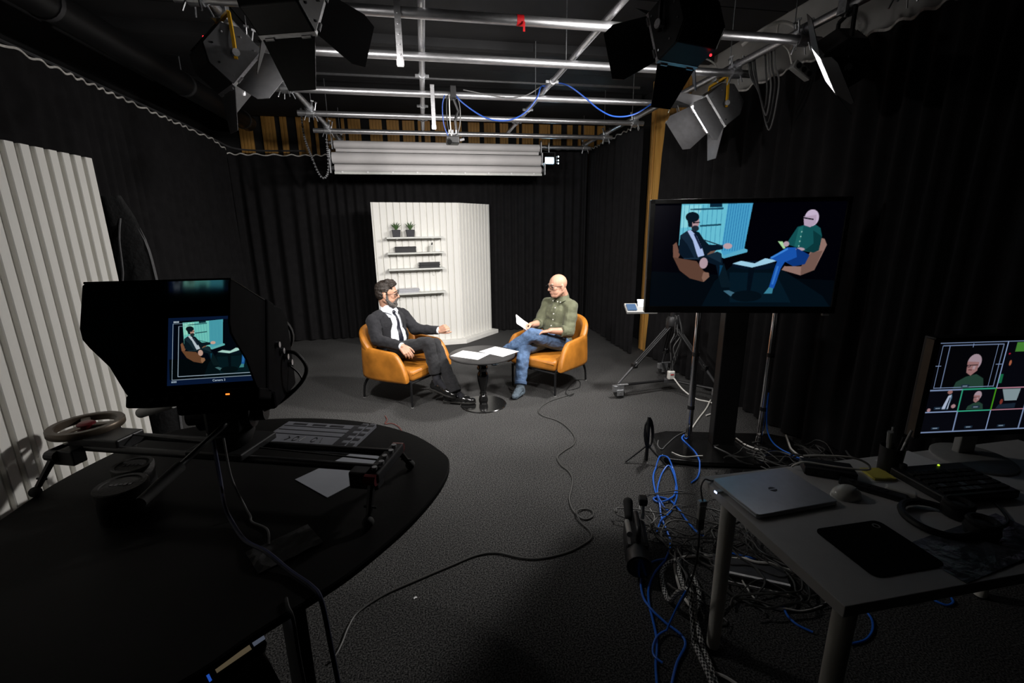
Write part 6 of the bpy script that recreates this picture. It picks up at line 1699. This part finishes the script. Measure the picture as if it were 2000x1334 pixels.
sn = thing('sticky_notes', 'yellow sticky note pad beside the pen holder', 'note pad', (1.625, 1.262, DZ), R_(-12))
MB().box((0, 0, 0.004), (0.078, 0.078, 0.008)).build('note_block', 'yellow_note', sn)
ph_ = thing('pen_holder', 'black pen holder on the white desk', 'pen holder', (1.70, 1.285, DZ))
h = MB().lathe([(0.036, 0.0), (0.040, 0.10), (0.037, 0.10), (0.033, 0.006)], seg=24); h.build('cup_body', 'black_plastic', ph_, smooth=True)
for k, (dx, dy, ln, mt, lb) in enumerate(((-0.018, -0.005, 0.16, 'grey_plastic', 'thick grey marker standing in the pen holder'), (0.008, 0.012, 0.155, 'cable_grey', 'dark slim pen standing in the pen holder'), (0.02, -0.008, 0.16, 'paper', 'white slim pen leaning in the pen holder'), (0.002, -0.012, 0.14, 'black_plastic', 'black pen standing in the pen holder'))):
    pn = thing('pen', lb, 'pen', (1.70 + dx * 0.5, 1.285 + dy * 0.5, DZ + 0.008), 0, 'pens in the pen holder')
    r = 0.009 if k == 0 else 0.0045
    MB().cyl((0, 0, 0), (dx * 1.3, dy * 1.3, ln * 0.7), r, seg=10).build('barrel', mt, pn); MB().cyl((dx * 1.3, dy * 1.3, ln * 0.7), (dx * 1.8, dy * 1.8, ln), r * 1.1, seg=10).build('cap', 'grey_plastic' if k != 3 else 'black_plastic', pn)
sheet_of_paper('paper_sheet', (1.83, 1.315), (0.21, 0.12), R_(10), DZ, 'plain white sheet on the desk behind the pen holder', lines=False)
bxk = thing('router_box', 'flat black router box on the back edge of the desk', 'router', (1.455, 1.315, DZ), R_(-30))
MB().box((0, 0, 0.016), (0.17, 0.09, 0.03)).build('body', 'black_plastic', bxk, bevel=0.005)
for k in range(4): MB().box((-0.05 + 0.033 * k, -0.0455, 0.016), (0.014, 0.002, 0.012)).build('port', 'dark_rubber', bxk)
cable('loop_cable', [(1.40, 1.375, DZ + 0.045), (1.44, 1.34, DZ + 0.06), (1.52, 1.29, DZ + 0.07), (1.575, 1.27, DZ + 0.05), (1.565, 1.25, DZ + 0.036), (1.50, 1.27, DZ + 0.037), (1.44, 1.305, DZ + 0.037), (1.375, 1.345, DZ + 0.037), (1.345, 1.365, DZ + 0.01)], 0.004, 'cable_white', 'white looped cable by the router box on the desk')

# monitor on the desk
mo = thing('monitor', 'desktop monitor with a grid of camera pictures', 'monitor', (2.10, 1.285, DZ), R_(-6.5))
MW, MH, MZ = 0.545, 0.405, 0.305
MB().box((0, 0.022, MZ), (MW, 0.04, MH)).build('housing', 'black_plastic', mo, bevel=0.004)
for c, s in (((0, 0, MZ + MH / 2 - 0.01), (MW, 0.008, 0.02)), ((0, 0, MZ - MH / 2 + 0.011), (MW, 0.008, 0.022)), ((-MW / 2 + 0.011, 0, MZ), (0.022, 0.008, MH)), ((MW / 2 - 0.011, 0, MZ), (0.022, 0.008, MH))):
    MB().box(c, s).build('bezel', 'black_plastic', mo, bevel=0.002)
MB().box((0, 0.04, 0.10), (0.07, 0.03, 0.20)).build('neck', 'grey_plastic', mo, bevel=0.005)
MB().lathe([(0.13, 0.0), (0.13, 0.008), (0.12, 0.013), (0.03, 0.016)], seg=32).build('foot', 'grey_plastic', mo, smooth=True)
MB().box((-MW / 2 - 0.002, 0.012, MZ), (0.006, 0.03, MH * 0.96)).build('side_strip', 'flywheel', mo)
pic = Pic(220, 150, lin(9, 10, 18))
gl, gg, gr_ = lin(150, 172, 214), lin(60, 190, 150), lin(214, 150, 170)
X1, Y1, Y2 = 0.545, 0.515, 0.76       # big cell, rows
pic.poly(lin(6, 6, 10), [(0, 0), (X1, 0), (X1, Y1), (0, Y1)])
def bald(cx, cy, k, ty):
    pic.poly(lin(44, 74, 62), [(cx - 0.115 * k, cy + 0.26 * k), (cx - 0.10 * k, cy + 0.19 * k), (cx - 0.03 * k, cy + 0.135 * k), (cx + 0.05 * k, cy + 0.11 * k), (cx + 0.115 * k, cy + 0.16 * k), (cx + 0.135 * k, cy + 0.26 * k)])
    pic.ell(lin(188, 164, 176), (cx + 0.012 * k, cy - 0.02 * k), 0.056 * k, 0.088 * k); pic.poly(lin(176, 130, 130), [(cx - 0.045 * k, cy - 0.03 * k), (cx - 0.035 * k, cy + 0.09 * k), (cx + 0.005 * k, cy + 0.125 * k), (cx + 0.05 * k, cy + 0.07 * k), (cx + 0.05 * k, cy - 0.02 * k)])
    pic.line(lin(16, 12, 20), (cx - 0.045 * k, cy + 0.012 * k), (cx + 0.045 * k, cy + 0.012 * k), 0.006 * k); pic.ell(lin(30, 22, 28), (cx - 0.026 * k, cy + 0.02 * k), 0.014 * k, 0.015 * k); pic.ell(lin(150, 112, 116), (cx - 0.026 * k, cy + 0.02 * k), 0.010 * k, 0.010 * k); pic.poly(lin(196, 170, 178), [(cx + 0.01 * k, cy + 0.02 * k), (cx + 0.03 * k, cy + 0.02 * k), (cx + 0.025 * k, cy + 0.06 * k), (cx + 0.005 * k, cy + 0.05 * k)]); pic.line(lin(90, 40, 46), (cx - 0.025 * k, cy + 0.062 * k), (cx + 0.004 * k, cy + 0.064 * k), 0.006 * k)
bald(0.30, 0.24, 1.0, 0.5)
for a in (0.03, 0.085, 0.47, 0.515): pic.line(lin(132, 152, 190), (a, 0.035), (a, 0.495), 0.005)
pic.line(lin(150, 172, 214), (0.03, 0.035), (0.515, 0.035), 0.005); pic.line(lin(150, 172, 214), (0.03, 0.49), (0.515, 0.49), 0.005)
pic.line(gl, (0.27, 0.02), (0.27, 0.06), 0.005); pic.line(gl, (0.0, 0.25), (0.05, 0.25), 0.005); pic.line(gl, (0.49, 0.25), (0.54, 0.25), 0.005)
# row two: suited man, bald man, wide shot
pic.poly(lin(60, 96, 120), [(0.13, 0.73), (0.17, 0.58), (0.19, 0.56), (0.20, 0.60), (0.18, 0.735)]); pic.poly(lin(200, 214, 240), [(0.13, 0.73), (0.165, 0.58), (0.19, 0.57), (0.185, 0.73)]); pic.poly(lin(20, 40, 60), [(0.16, 0.73), (0.178, 0.60), (0.186, 0.60), (0.175, 0.73)])
pic.ell(lin(168, 120, 116), (0.172, 0.54), 0.02, 0.022); pic.ell(lin(190, 150, 156), (0.03, 0.735), 0.014, 0.02); pic.ell(lin(190, 150, 156), (0.225, 0.70), 0.018, 0.022)
bald(0.40, 0.60, 0.56, 0.5)
pic.poly(lin(150, 170, 176), [(0.60, 0.53), (0.75, 0.53), (0.74, 0.66), (0.64, 0.66)]); pic.ell(lin(140, 60, 50), (0.615, 0.67), 0.012, 0.03); pic.poly(lin(30, 44, 60), [(0.60, 0.70), (0.74, 0.69), (0.74, 0.745), (0.58, 0.745)])
pic.poly(lin(30, 120, 80), [(0.55, 0.36), (0.575, 0.36), (0.575, 0.46), (0.55, 0.46)]); pic.ell(lin(190, 110, 80), (0.605, 0.24), 0.010, 0.03); pic.poly(lin(80, 150, 60), [(0.62, 0.02), (0.70, 0.02), (0.70, 0.12), (0.62, 0.12)]); pic.ell(lin(200, 30, 60), (0.58, 0.14), 0.008, 0.008)
pic.line(gl, (0, 0.004), (1, 0.004), 0.007); pic.line(gl, (X1, 0), (X1, Y1), 0.009); pic.line(gl, (0, Y1), (0.27, Y1), 0.009); pic.line(gg, (0.27, Y1), (0.54, Y1), 0.009); pic.line(gr_, (0.55, Y1), (1, Y1), 0.007)
pic.line(gl, (0, Y2), (0.27, Y2), 0.009); pic.line(gg, (0.27, Y2), (0.54, Y2), 0.009); pic.line(gr_, (0.55, Y2), (1, Y2), 0.007); pic.line(gg, (0.27, Y1), (0.27, Y2), 0.010); pic.line(lin(80, 170, 30), (0.545, Y1), (0.545, Y2), 0.010)
for a in (0.27, 0.545, 0.82): pic.line(gl, (a, Y2), (a, 0.995), 0.009)
pic.line(gl, (0, 0.992), (1, 0.992), 0.009); pic.line(gl, (0.82, Y1), (0.82, Y2), 0.007)
for a, y_ in ((0.115, 0.945), (0.39, 0.945), (0.665, 0.945), (0.10, 0.715), (0.41, 0.715), (0.28, 0.475)):
    pic.poly(lin(34, 52, 72), [(a - 0.03, y_ - 0.012), (a + 0.035, y_ - 0.012), (a + 0.035, y_ + 0.016), (a - 0.03, y_ + 0.016)]); pic.line(lin(150, 170, 190), (a - 0.018, y_ + 0.002), (a + 0.02, y_ + 0.002), 0.006)
s = pic.mesh('screen', MW - 0.042, MH - 0.040, screen_mat('monitor_picture', 0.62), mo); s.location = (0, -0.0015, MZ + 0.001)

# adapter hanging from the laptop corner
dg_ = thing('network_dongle', 'grey network dongle hanging by its cable from the laptop corner', 'adapter', (0.962, 1.345, 0.50))
MB().box((0, 0, 0.115), (0.028, 0.018, 0.055)).build('body', 'grey_plastic', dg_, bevel=0.004)
MB().box((0, 0, 0.155), (0.032, 0.020, 0.020)).build('head', 'steel', dg_, bevel=0.003)
MB().box((0, 0, 0.065), (0.024, 0.018, 0.045)).build('plug', 'black_plastic', dg_, bevel=0.003)
MB().tube(spline([(0.0, 0, 0.165), (-0.012, 0, 0.22), (0.0, 0.0, 0.252), (0.025, 0.0, 0.2445), (0.05, -0.004, 0.2445)], 8), 0.003, 6).build('lead', 'cable_grey', dg_, smooth=True)
MB().tube(spline([(0.0, 0, 0.045), (0.0, 0.0, -0.10), (0.01, 0.05, -0.28), (0.04, 0.16, -0.49)], 8), 0.004, 6).build('lead', 'cable_black', dg_, smooth=True)
us = thing('usb_stick', 'white lit memory stick plugged into the side of the laptop', 'memory stick', (0.974, 1.270, DZ), R_(3))
ub = MB(); ub.box((-0.005, 0, 0.0085), (0.026, 0.016, 0.008)); ub.build('body', 'white_gloss', us, bevel=0.002)
MB().box((-0.019, 0, 0.0085), (0.003, 0.012, 0.006)).build('status_light', 'blue_led', us)

# ================================================================== UNDER AND BESIDE THE DESK
ms_ = thing('network_switch', 'long pale network switch on the floor below the desk', 'network switch', (1.45, 1.62, 0), R_(-30))
MB().box((0, 0, 0.025), (0.32, 0.13, 0.045)).build('body', 'grey_metal', ms_, bevel=0.003)
MB().box((0, -0.068, 0.010), (0.32, 0.016, 0.014)).build('front_strip', 'paper', ms_); MB().box((0, -0.055, 0.049), (0.32, 0.014, 0.006)).build('front_strip', 'paper', ms_)
for k in range(8): MB().box((-0.12 + 0.034 * k, -0.0675, 0.026), (0.020, 0.005, 0.012)).build('port', 'black_plastic', ms_)
fc = thing('camcorder', 'black camcorder lying on the carpet by the blue cables', 'camera', (0.985, 1.885, 0), R_(70))
MB().box((0, 0, 0.075), (0.22, 0.11, 0.13)).build('body', 'black_plastic', fc, bevel=0.02)
MB().cyl((-0.10, 0, 0.085), (-0.20, 0, 0.085), 0.055, 0.060, seg=24).build('lens', 'black_plastic', fc, smooth=True)
MB().cyl((-0.195, 0, 0.085), (-0.205, 0, 0.085), 0.050, seg=24).build('front_glass', 'black_gloss', fc, smooth=True)
MB().tube(spline([(-0.09, 0, 0.14), (-0.07, 0, 0.20), (0.06, 0, 0.20), (0.08, 0, 0.14)], 6), 0.014, 10).build('carry_handle', 'black_plastic', fc, smooth=True)
MB().cap((0.10, 0.03, 0.15), (0.17, 0.03, 0.19), 0.022, 0.026).build('viewfinder', 'dark_rubber', fc, smooth=True)
MB().cyl((-0.02, 0.05, 0.20), (-0.16, 0.05, 0.23), 0.014, seg=12).build('microphone', 'grey_plastic', fc, smooth=True)
MB().cyl((0.02, -0.03, 0.20), (0.04, -0.03, 0.27), 0.010, seg=10).build('cold_shoe_post', 'steel', fc, smooth=True)
MB().box((0.05, -0.03, 0.285), (0.05, 0.04, 0.04)).build('receiver', 'black_plastic', fc, bevel=0.006)
MB().box((0.05, -0.052, 0.285), (0.03, 0.003, 0.02)).build('receiver_display', 'grey_plastic', fc)
# ================================================================== FLOOR CABLES
sb_ = thing('stage_box', 'low black stage box on the floor before the television stand', 'equipment box', (2.26, 2.31, 0), R_(-14))
MB().box((0, 0, 0.022), (0.66, 0.20, 0.044)).build('body', 'black_metal', sb_, bevel=0.004)
for k in range(8): MB().cyl((-0.29 + 0.083 * k, -0.101, 0.024), (-0.29 + 0.083 * k, -0.106, 0.024), 0.011, seg=12).build('socket', 'steel', sb_)
pp_ = thing('steel_pipe', 'short steel pipe lying on the stage box', 'pipe', (2.50, 2.26, 0.058), R_(-35))
MB().cyl((-0.12, 0, 0), (0.12, 0, 0), 0.013, seg=14).build('tube', 'steel', pp_, smooth=True); MB().cyl((0.11, 0, 0), (0.13, 0, 0), 0.0145, seg=14).build('end_cap', 'grey_plastic', pp_, smooth=True)
LAID = list(ms_.children) + [o for o in sb_.children] + list(pp_.children) + [o for o in ts.children if o.name.split('.')[0] in ('base_plate', 'foot')] + [o for o in gp.children if o.name.split('.')[0] == 'leg'] + [bpy.data.objects['adapter_cable']] + [o for o in dg_.children if o.name.startswith('lead')]
def floor_cable(name, pts, r, material, label, group=None, seg=7):
    o = cable(name, drape(pts, r, LAID), r, material, label, group, seg=seg, sm=False)
    LAID.append(o)
    return o
floor_cable('floor_cable', [(1.405, 4.197, 0.007), (1.273, 4.122, 0.007), (1.137, 4.052, 0.007), (1.016, 3.942, 0.007), (0.945, 3.818, 0.007), (0.956, 3.707, 0.007), (1.044, 3.596, 0.007), (1.094, 3.455, 0.007), (1.105, 3.252, 0.007), (1.053, 3.116, 0.007), (0.94, 3.02, 0.007), (0.874, 2.944, 0.007), (0.865, 2.832, 0.007), (0.893, 2.74, 0.007), (0.89, 2.638, 0.007), (0.845, 2.521, 0.007), (0.797, 2.414, 0.007), (0.784, 2.292, 0.007), (0.818, 2.205, 0.007), (0.876, 2.218, 0.007), (0.895, 2.27, 0.007), (0.851, 2.299, 0.007), (0.794, 2.265, 0.007), (0.791, 2.181, 0.007), (0.814, 2.107, 0.007), (0.811, 2.05, 0.007), (0.763, 2.008, 0.007), (0.647, 1.958, 0.007), (0.505, 1.94, 0.007), (0.401, 1.961, 0.007), (0.278, 2.025, 0.007), (0.171, 2.027, 0.007), (0.036, 1.978, 0.007), (-0.14, 1.909, 0.007), (-0.279, 1.85, 0.007), (-0.383, 1.772, 0.007), (-0.415, 1.697, 0.007), (-0.428, 1.624, 0.007), (-0.444, 1.568, 0.007), (-0.468, 1.539, 0.007)], 0.005, 'cable_floor', "long thin grey cable winding over the carpet from the olive man's armchair")
floor_cable('chair_cable', [(1.382, 4.297, 0.006), (1.495, 4.336, 0.006), (1.542, 4.391, 0.006), (1.585, 4.517, 0.006), (1.569, 4.591, 0.006), (1.472, 4.473, 0.006), (1.342, 4.259, 0.006), (1.338, 4.125, 0.006), (1.416, 4.197, 0.006)], 0.004, 'cable_black', "tangled black lead lying behind the olive man's armchair")
floor_cable('red_cable', [(-0.447, 4.01, 0.006), (-0.421, 3.912, 0.006), (-0.432, 3.825, 0.006), (-0.376, 3.824, 0.006), (-0.315, 3.746, 0.006), (-0.28, 3.646, 0.006)], 0.0035, 'cable_red', 'short thin reddish cable on the carpet beside the rounded table')
floor_cable('blue_cable', [(1.96, 2.997, 0.06), (1.922, 2.998, 0.05), (1.878, 2.949, 0.03), (1.868, 2.836, 0.01), (1.853, 2.724, 0.008), (1.799, 2.586, 0.008), (1.717, 2.48, 0.008), (1.641, 2.431, 0.008)], 0.0055, 'cable_blue', 'blue network cable bending round the television base', 'blue network cables on the carpet')
floor_cable('blue_cable', [(1.41, 1.928, 0.007), (1.393, 1.984, 0.008), (1.395, 2.082, 0.008), (1.407, 2.185, 0.008), (1.402, 2.278, 0.008), (1.356, 2.321, 0.008), (1.311, 2.314, 0.008), (1.323, 2.272, 0.008), (1.393, 2.274, 0.008), (1.467, 2.333, 0.008), (1.552, 2.468, 0.008), (1.618, 2.624, 0.008), (1.612, 2.713, 0.008), (1.537, 2.684, 0.008), (1.437, 2.558, 0.008), (1.361, 2.384, 0.008), (1.319, 2.251, 0.008), (1.268, 2.132, 0.007), (1.235, 2.007, 0.008), (1.202, 1.91, 0.007), (1.117, 1.809, 0.007), (1.014, 1.729, 0.008), (0.941, 1.643, 0.008), (0.901, 1.56, 0.008), (0.877, 1.48, 0.008), (0.854, 1.407, 0.008), (0.823, 1.341, 0.008), (0.787, 1.281, 0.008), (0.749, 1.196, 0.008)], 0.0055, 'cable_blue', 'blue network cable tied in a round loop near the camcorder', 'blue network cables on the carpet')
floor_cable('blue_cable', [(1.176, 2.011, 0.007), (1.24, 2.09, 0.007), (1.319, 2.148, 0.007), (1.411, 2.233, 0.007), (1.511, 2.384, 0.007), (1.604, 2.628, 0.007), (1.538, 2.606, 0.007), (1.425, 2.464, 0.007), (1.341, 2.319, 0.007), (1.324, 2.224, 0.007), (1.332, 2.17, 0.007)], 0.005, 'cable_blue', 'blue network cable in a narrow loop crossing the round loop', 'blue network cables on the carpet')
floor_cable('blue_cable', [(1.104, 1.8, 0.008), (1.027, 1.797, 0.008), (0.94, 1.716, 0.008), (0.895, 1.612, 0.008), (0.89, 1.528, 0.008), (0.925, 1.449, 0.008), (0.957, 1.382, 0.008), (0.944, 1.336, 0.008), (0.871, 1.273, 0.008), (0.797, 1.186, 0.008)], 0.0055, 'cable_blue', 'blue network cable swinging wide past the braided sleeves', 'blue network cables on the carpet')
floor_cable('blue_cable', [(0.998, 1.4, 0.006), (0.944, 1.415, 0.006), (0.873, 1.404, 0.006), (0.818, 1.361, 0.006), (0.796, 1.313, 0.006), (0.815, 1.276, 0.006)], 0.0045, 'cable_blue', 'blue network cable curling between the braided sleeves and carpet', 'blue network cables on the carpet')
floor_cable('blue_cable', [(1.411, 1.816, 0.007), (1.456, 1.795, 0.007), (1.514, 1.753, 0.007), (1.575, 1.717, 0.007)], 0.005, 'cable_blue', 'blue network cable lying behind the front desk leg', 'blue network cables on the carpet')
floor_cable('blue_cable', [(1.478, 1.431, 0.007), (1.459, 1.379, 0.007), (1.468, 1.332, 0.007), (1.503, 1.289, 0.007)], 0.005, 'cable_blue', 'blue network cable on the floor in the dark middle under the desk', 'blue network cables on the carpet')
floor_cable('blue_cable', [(1.815, 1.344, 0.007), (1.798, 1.298, 0.007), (1.748, 1.251, 0.007), (1.679, 1.22, 0.007), (1.601, 1.216, 0.007)], 0.005, 'cable_blue', 'blue network cable bowing out beyond the nearest desk leg', 'blue network cables on the carpet')
floor_cable('blue_cable', [(2.168, 1.353, 0.007), (2.171, 1.322, 0.007), (2.194, 1.297, 0.007), (2.239, 1.306, 0.007), (2.262, 1.337, 0.007)], 0.005, 'cable_blue', 'blue network cable looped close to the far desk leg', 'blue network cables on the carpet')
floor_cable('white_floor_cable', [(1.693, 1.585, 0.02), (1.585, 1.626, 0.03), (1.497, 1.658, 0.03), (1.444, 1.738, 0.009), (1.384, 1.776, 0.009), (1.241, 1.801, 0.009), (1.18, 1.794, 0.009), (1.141, 1.762, 0.009), (1.103, 1.675, 0.009), (1.076, 1.584, 0.009), (1.073, 1.495, 0.009), (1.053, 1.431, 0.009), (0.999, 1.352, 0.009), (0.968, 1.244, 0.009), (1.023, 1.181, 0.009), (1.053, 1.135, 0.009)], 0.007, 'cable_white', 'thick white cable bending past the front desk leg')
floor_cable('white_desk_cable', [(1.71, 1.424, 0.006), (1.635, 1.401, 0.006), (1.55, 1.395, 0.006), (1.476, 1.413, 0.006), (1.413, 1.445, 0.006), (1.386, 1.51, 0.006), (1.379, 1.59, 0.006)], 0.004, 'cable_white', 'thin pale cable sagging under the desk')
floor_cable('braided_sleeve', [(1.172, 1.776, 0.013), (1.127, 1.699, 0.013), (1.099, 1.606, 0.013), (1.081, 1.524, 0.013), (1.056, 1.453, 0.013), (1.023, 1.368, 0.013), (1.0, 1.289, 0.013), (0.979, 1.217, 0.013), (0.957, 1.141, 0.013)], 0.011, 'braid', 'grey braided cable sleeve running alongside the white cable', 'braided cable sleeves beside the desk', seg=8)
floor_cable('braided_sleeve', [(1.137, 1.754, 0.013), (1.085, 1.75, 0.013), (1.038, 1.704, 0.013), (1.003, 1.609, 0.013), (0.989, 1.522, 0.013), (0.986, 1.44, 0.013), (0.983, 1.364, 0.013), (0.965, 1.263, 0.013), (0.939, 1.144, 0.013)], 0.011, 'braid', 'grey braided cable sleeve curving out nearest the blue cables', 'braided cable sleeves beside the desk', seg=8)
floor_cable('braided_sleeve', [(1.182, 1.672, 0.012), (1.165, 1.594, 0.012), (1.118, 1.512, 0.012), (1.05, 1.442, 0.012), (0.998, 1.374, 0.012)], 0.01, 'braid', 'short grey braided cable sleeve by the front desk leg', 'braided cable sleeves beside the desk', seg=8)
floor_cable('tangle_cable', [(2.631, 3.712, 0.008), (2.457, 3.528, 0.008), (2.275, 3.354, 0.008), (2.117, 3.194, 0.008)], 0.006, 'cable_white', 'white cable running along the chrome television pole', 'grey cables around the television base')
floor_cable('tangle_cable', [(2.284, 2.865, 0.055), (2.281, 2.761, 0.055), (2.311, 2.688, 0.055), (2.344, 2.649, 0.055)], 0.006, 'cable_white', 'pale cable arching across the television base plate', 'grey cables around the television base')
floor_cable('tangle_cable', [(2.704, 2.842, 0.05), (2.625, 2.722, 0.03), (2.569, 2.629, 0.008), (2.549, 2.525, 0.008), (2.556, 2.429, 0.008)], 0.006, 'cable_white', 'pale cable bundled between television base and desk', 'grey cables around the television base')
floor_cable('tangle_cable', [(1.69, 2.77, 0.03), (1.726, 2.704, 0.02), (1.79, 2.675, 0.02), (1.868, 2.659, 0.02)], 0.004, 'cable_white', 'thin pale cable curving in front of the television base', 'grey cables around the television base')
floor_cable('tangle_cable', [(1.687, 2.967, 0.006), (1.643, 2.891, 0.006), (1.641, 2.826, 0.006), (1.703, 2.879, 0.006), (1.858, 3.002, 0.006), (2.016, 3.081, 0.006)], 0.004, 'cable_grey', 'dark grey cable hooked round the slim light stand', 'grey cables around the television base')
floor_cable('tangle_cable', [(2.436, 2.772, 0.45), (2.440, 2.768, 0.25), (2.455, 2.74, 0.10), (2.48, 2.66, 0.052), (2.50, 2.58, 0.052), (2.54, 2.46, 0.010), (2.64, 2.44, 0.010)], 0.005, 'cable_blue', 'blue cable hanging down the second chrome pole', 'grey cables around the television base')
# dark knot of leads under the desk that nobody could count
rk = random.Random(21); tg = MB()
for k in range(46):
    cx_, cy_ = rk.uniform(1.06, 1.75), rk.uniform(1.42, 2.05)
    p_ = V((cx_, cy_, rk.uniform(0.006, 0.03))); a_ = rk.uniform(0, 6.28); pts_ = [p_.copy()]
    for j in range(7):
        a_ += rk.uniform(-1.0, 1.0); p_ = p_ + V((math.cos(a_), math.sin(a_), 0)) * rk.uniform(0.05, 0.11); p_.z = max(0.006, min(0.09, p_.z + rk.uniform(-0.025, 0.028)))
        p_.x = min(2.0, max(1.0, p_.x)); p_.y = min(2.25, max(1.40, p_.y))
        if p_.x < 1.13 and 1.62 < p_.y < 2.06: p_.x = 1.14
        pts_.append(p_.copy())
    tg.tube(drape(pts_, 0.005, LAID, 0.02), rk.choice((0.003, 0.004, 0.005)), 5)
tag(tg.build('cable_tangle', 'cable_floor', smooth=True, fix=False), 'dense tangle of dark leads on the floor under the desk', 'cables', kind='stuff')
tg = MB()
for k in range(26):
    cx_, cy_ = rk.uniform(1.95, 2.75), rk.uniform(2.25, 2.60)
    p_ = V((cx_, cy_, rk.uniform(0.055, 0.09))); a_ = rk.uniform(0, 6.28); pts_ = [p_.copy()]
    for j in range(7):
        a_ += rk.uniform(-1.2, 1.2); p_ = p_ + V((math.cos(a_), math.sin(a_), 0)) * rk.uniform(0.05, 0.10); p_.z = max(0.05, min(0.16, p_.z + rk.uniform(-0.03, 0.04)))
        p_.x = min(2.74, max(1.9, p_.x)); p_.y = min(2.60, max(2.2, p_.y)); pts_.append(p_.copy())
    tg.tube(drape(pts_, 0.005, LAID, 0.02), rk.choice((0.003, 0.005, 0.006)), 5)
tag(tg.build('cable_tangle', 'cable_floor', smooth=True, fix=False), 'dense tangle of leads in front of the television stand base', 'cables', kind='stuff')
sc_p = thing('paper_scrap', 'tiny white paper scrap alone on the open carpet', 'paper', (-0.136, 1.810, 0), 0.4)
MB().sheet([[V((-0.008 + 0.008 * i, -0.005 + 0.005 * j, 0.001 + 0.003 * ((i + j) % 2))) for j in range(3)] for i in range(3)], 0.001).build('scrap', 'paper', sc_p)

for o in [o for o in bpy.data.objects if o.name.startswith('braided_sleeve')]:
    me = o.data; uv = me.uv_layers.new(name='along'); seg = 8
    ring = len(me.vertices) // seg; acc = [0.0]
    cs = [sum((me.vertices[i * seg + k].co for k in range(seg)), V()) / seg for i in range(ring)]
    for i in range(1, ring): acc.append(acc[-1] + (cs[i] - cs[i - 1]).length)
    for p in me.polygons:
        ks = [me.loops[li].vertex_index % seg for li in p.loop_indices]; wrap = 0 in ks and seg - 1 in ks
        for li in p.loop_indices:
            vi = me.loops[li].vertex_index; k = vi % seg
            uv.data[li].uv = (acc[vi // seg], (k + (seg if wrap and k == 0 else 0)) / seg)
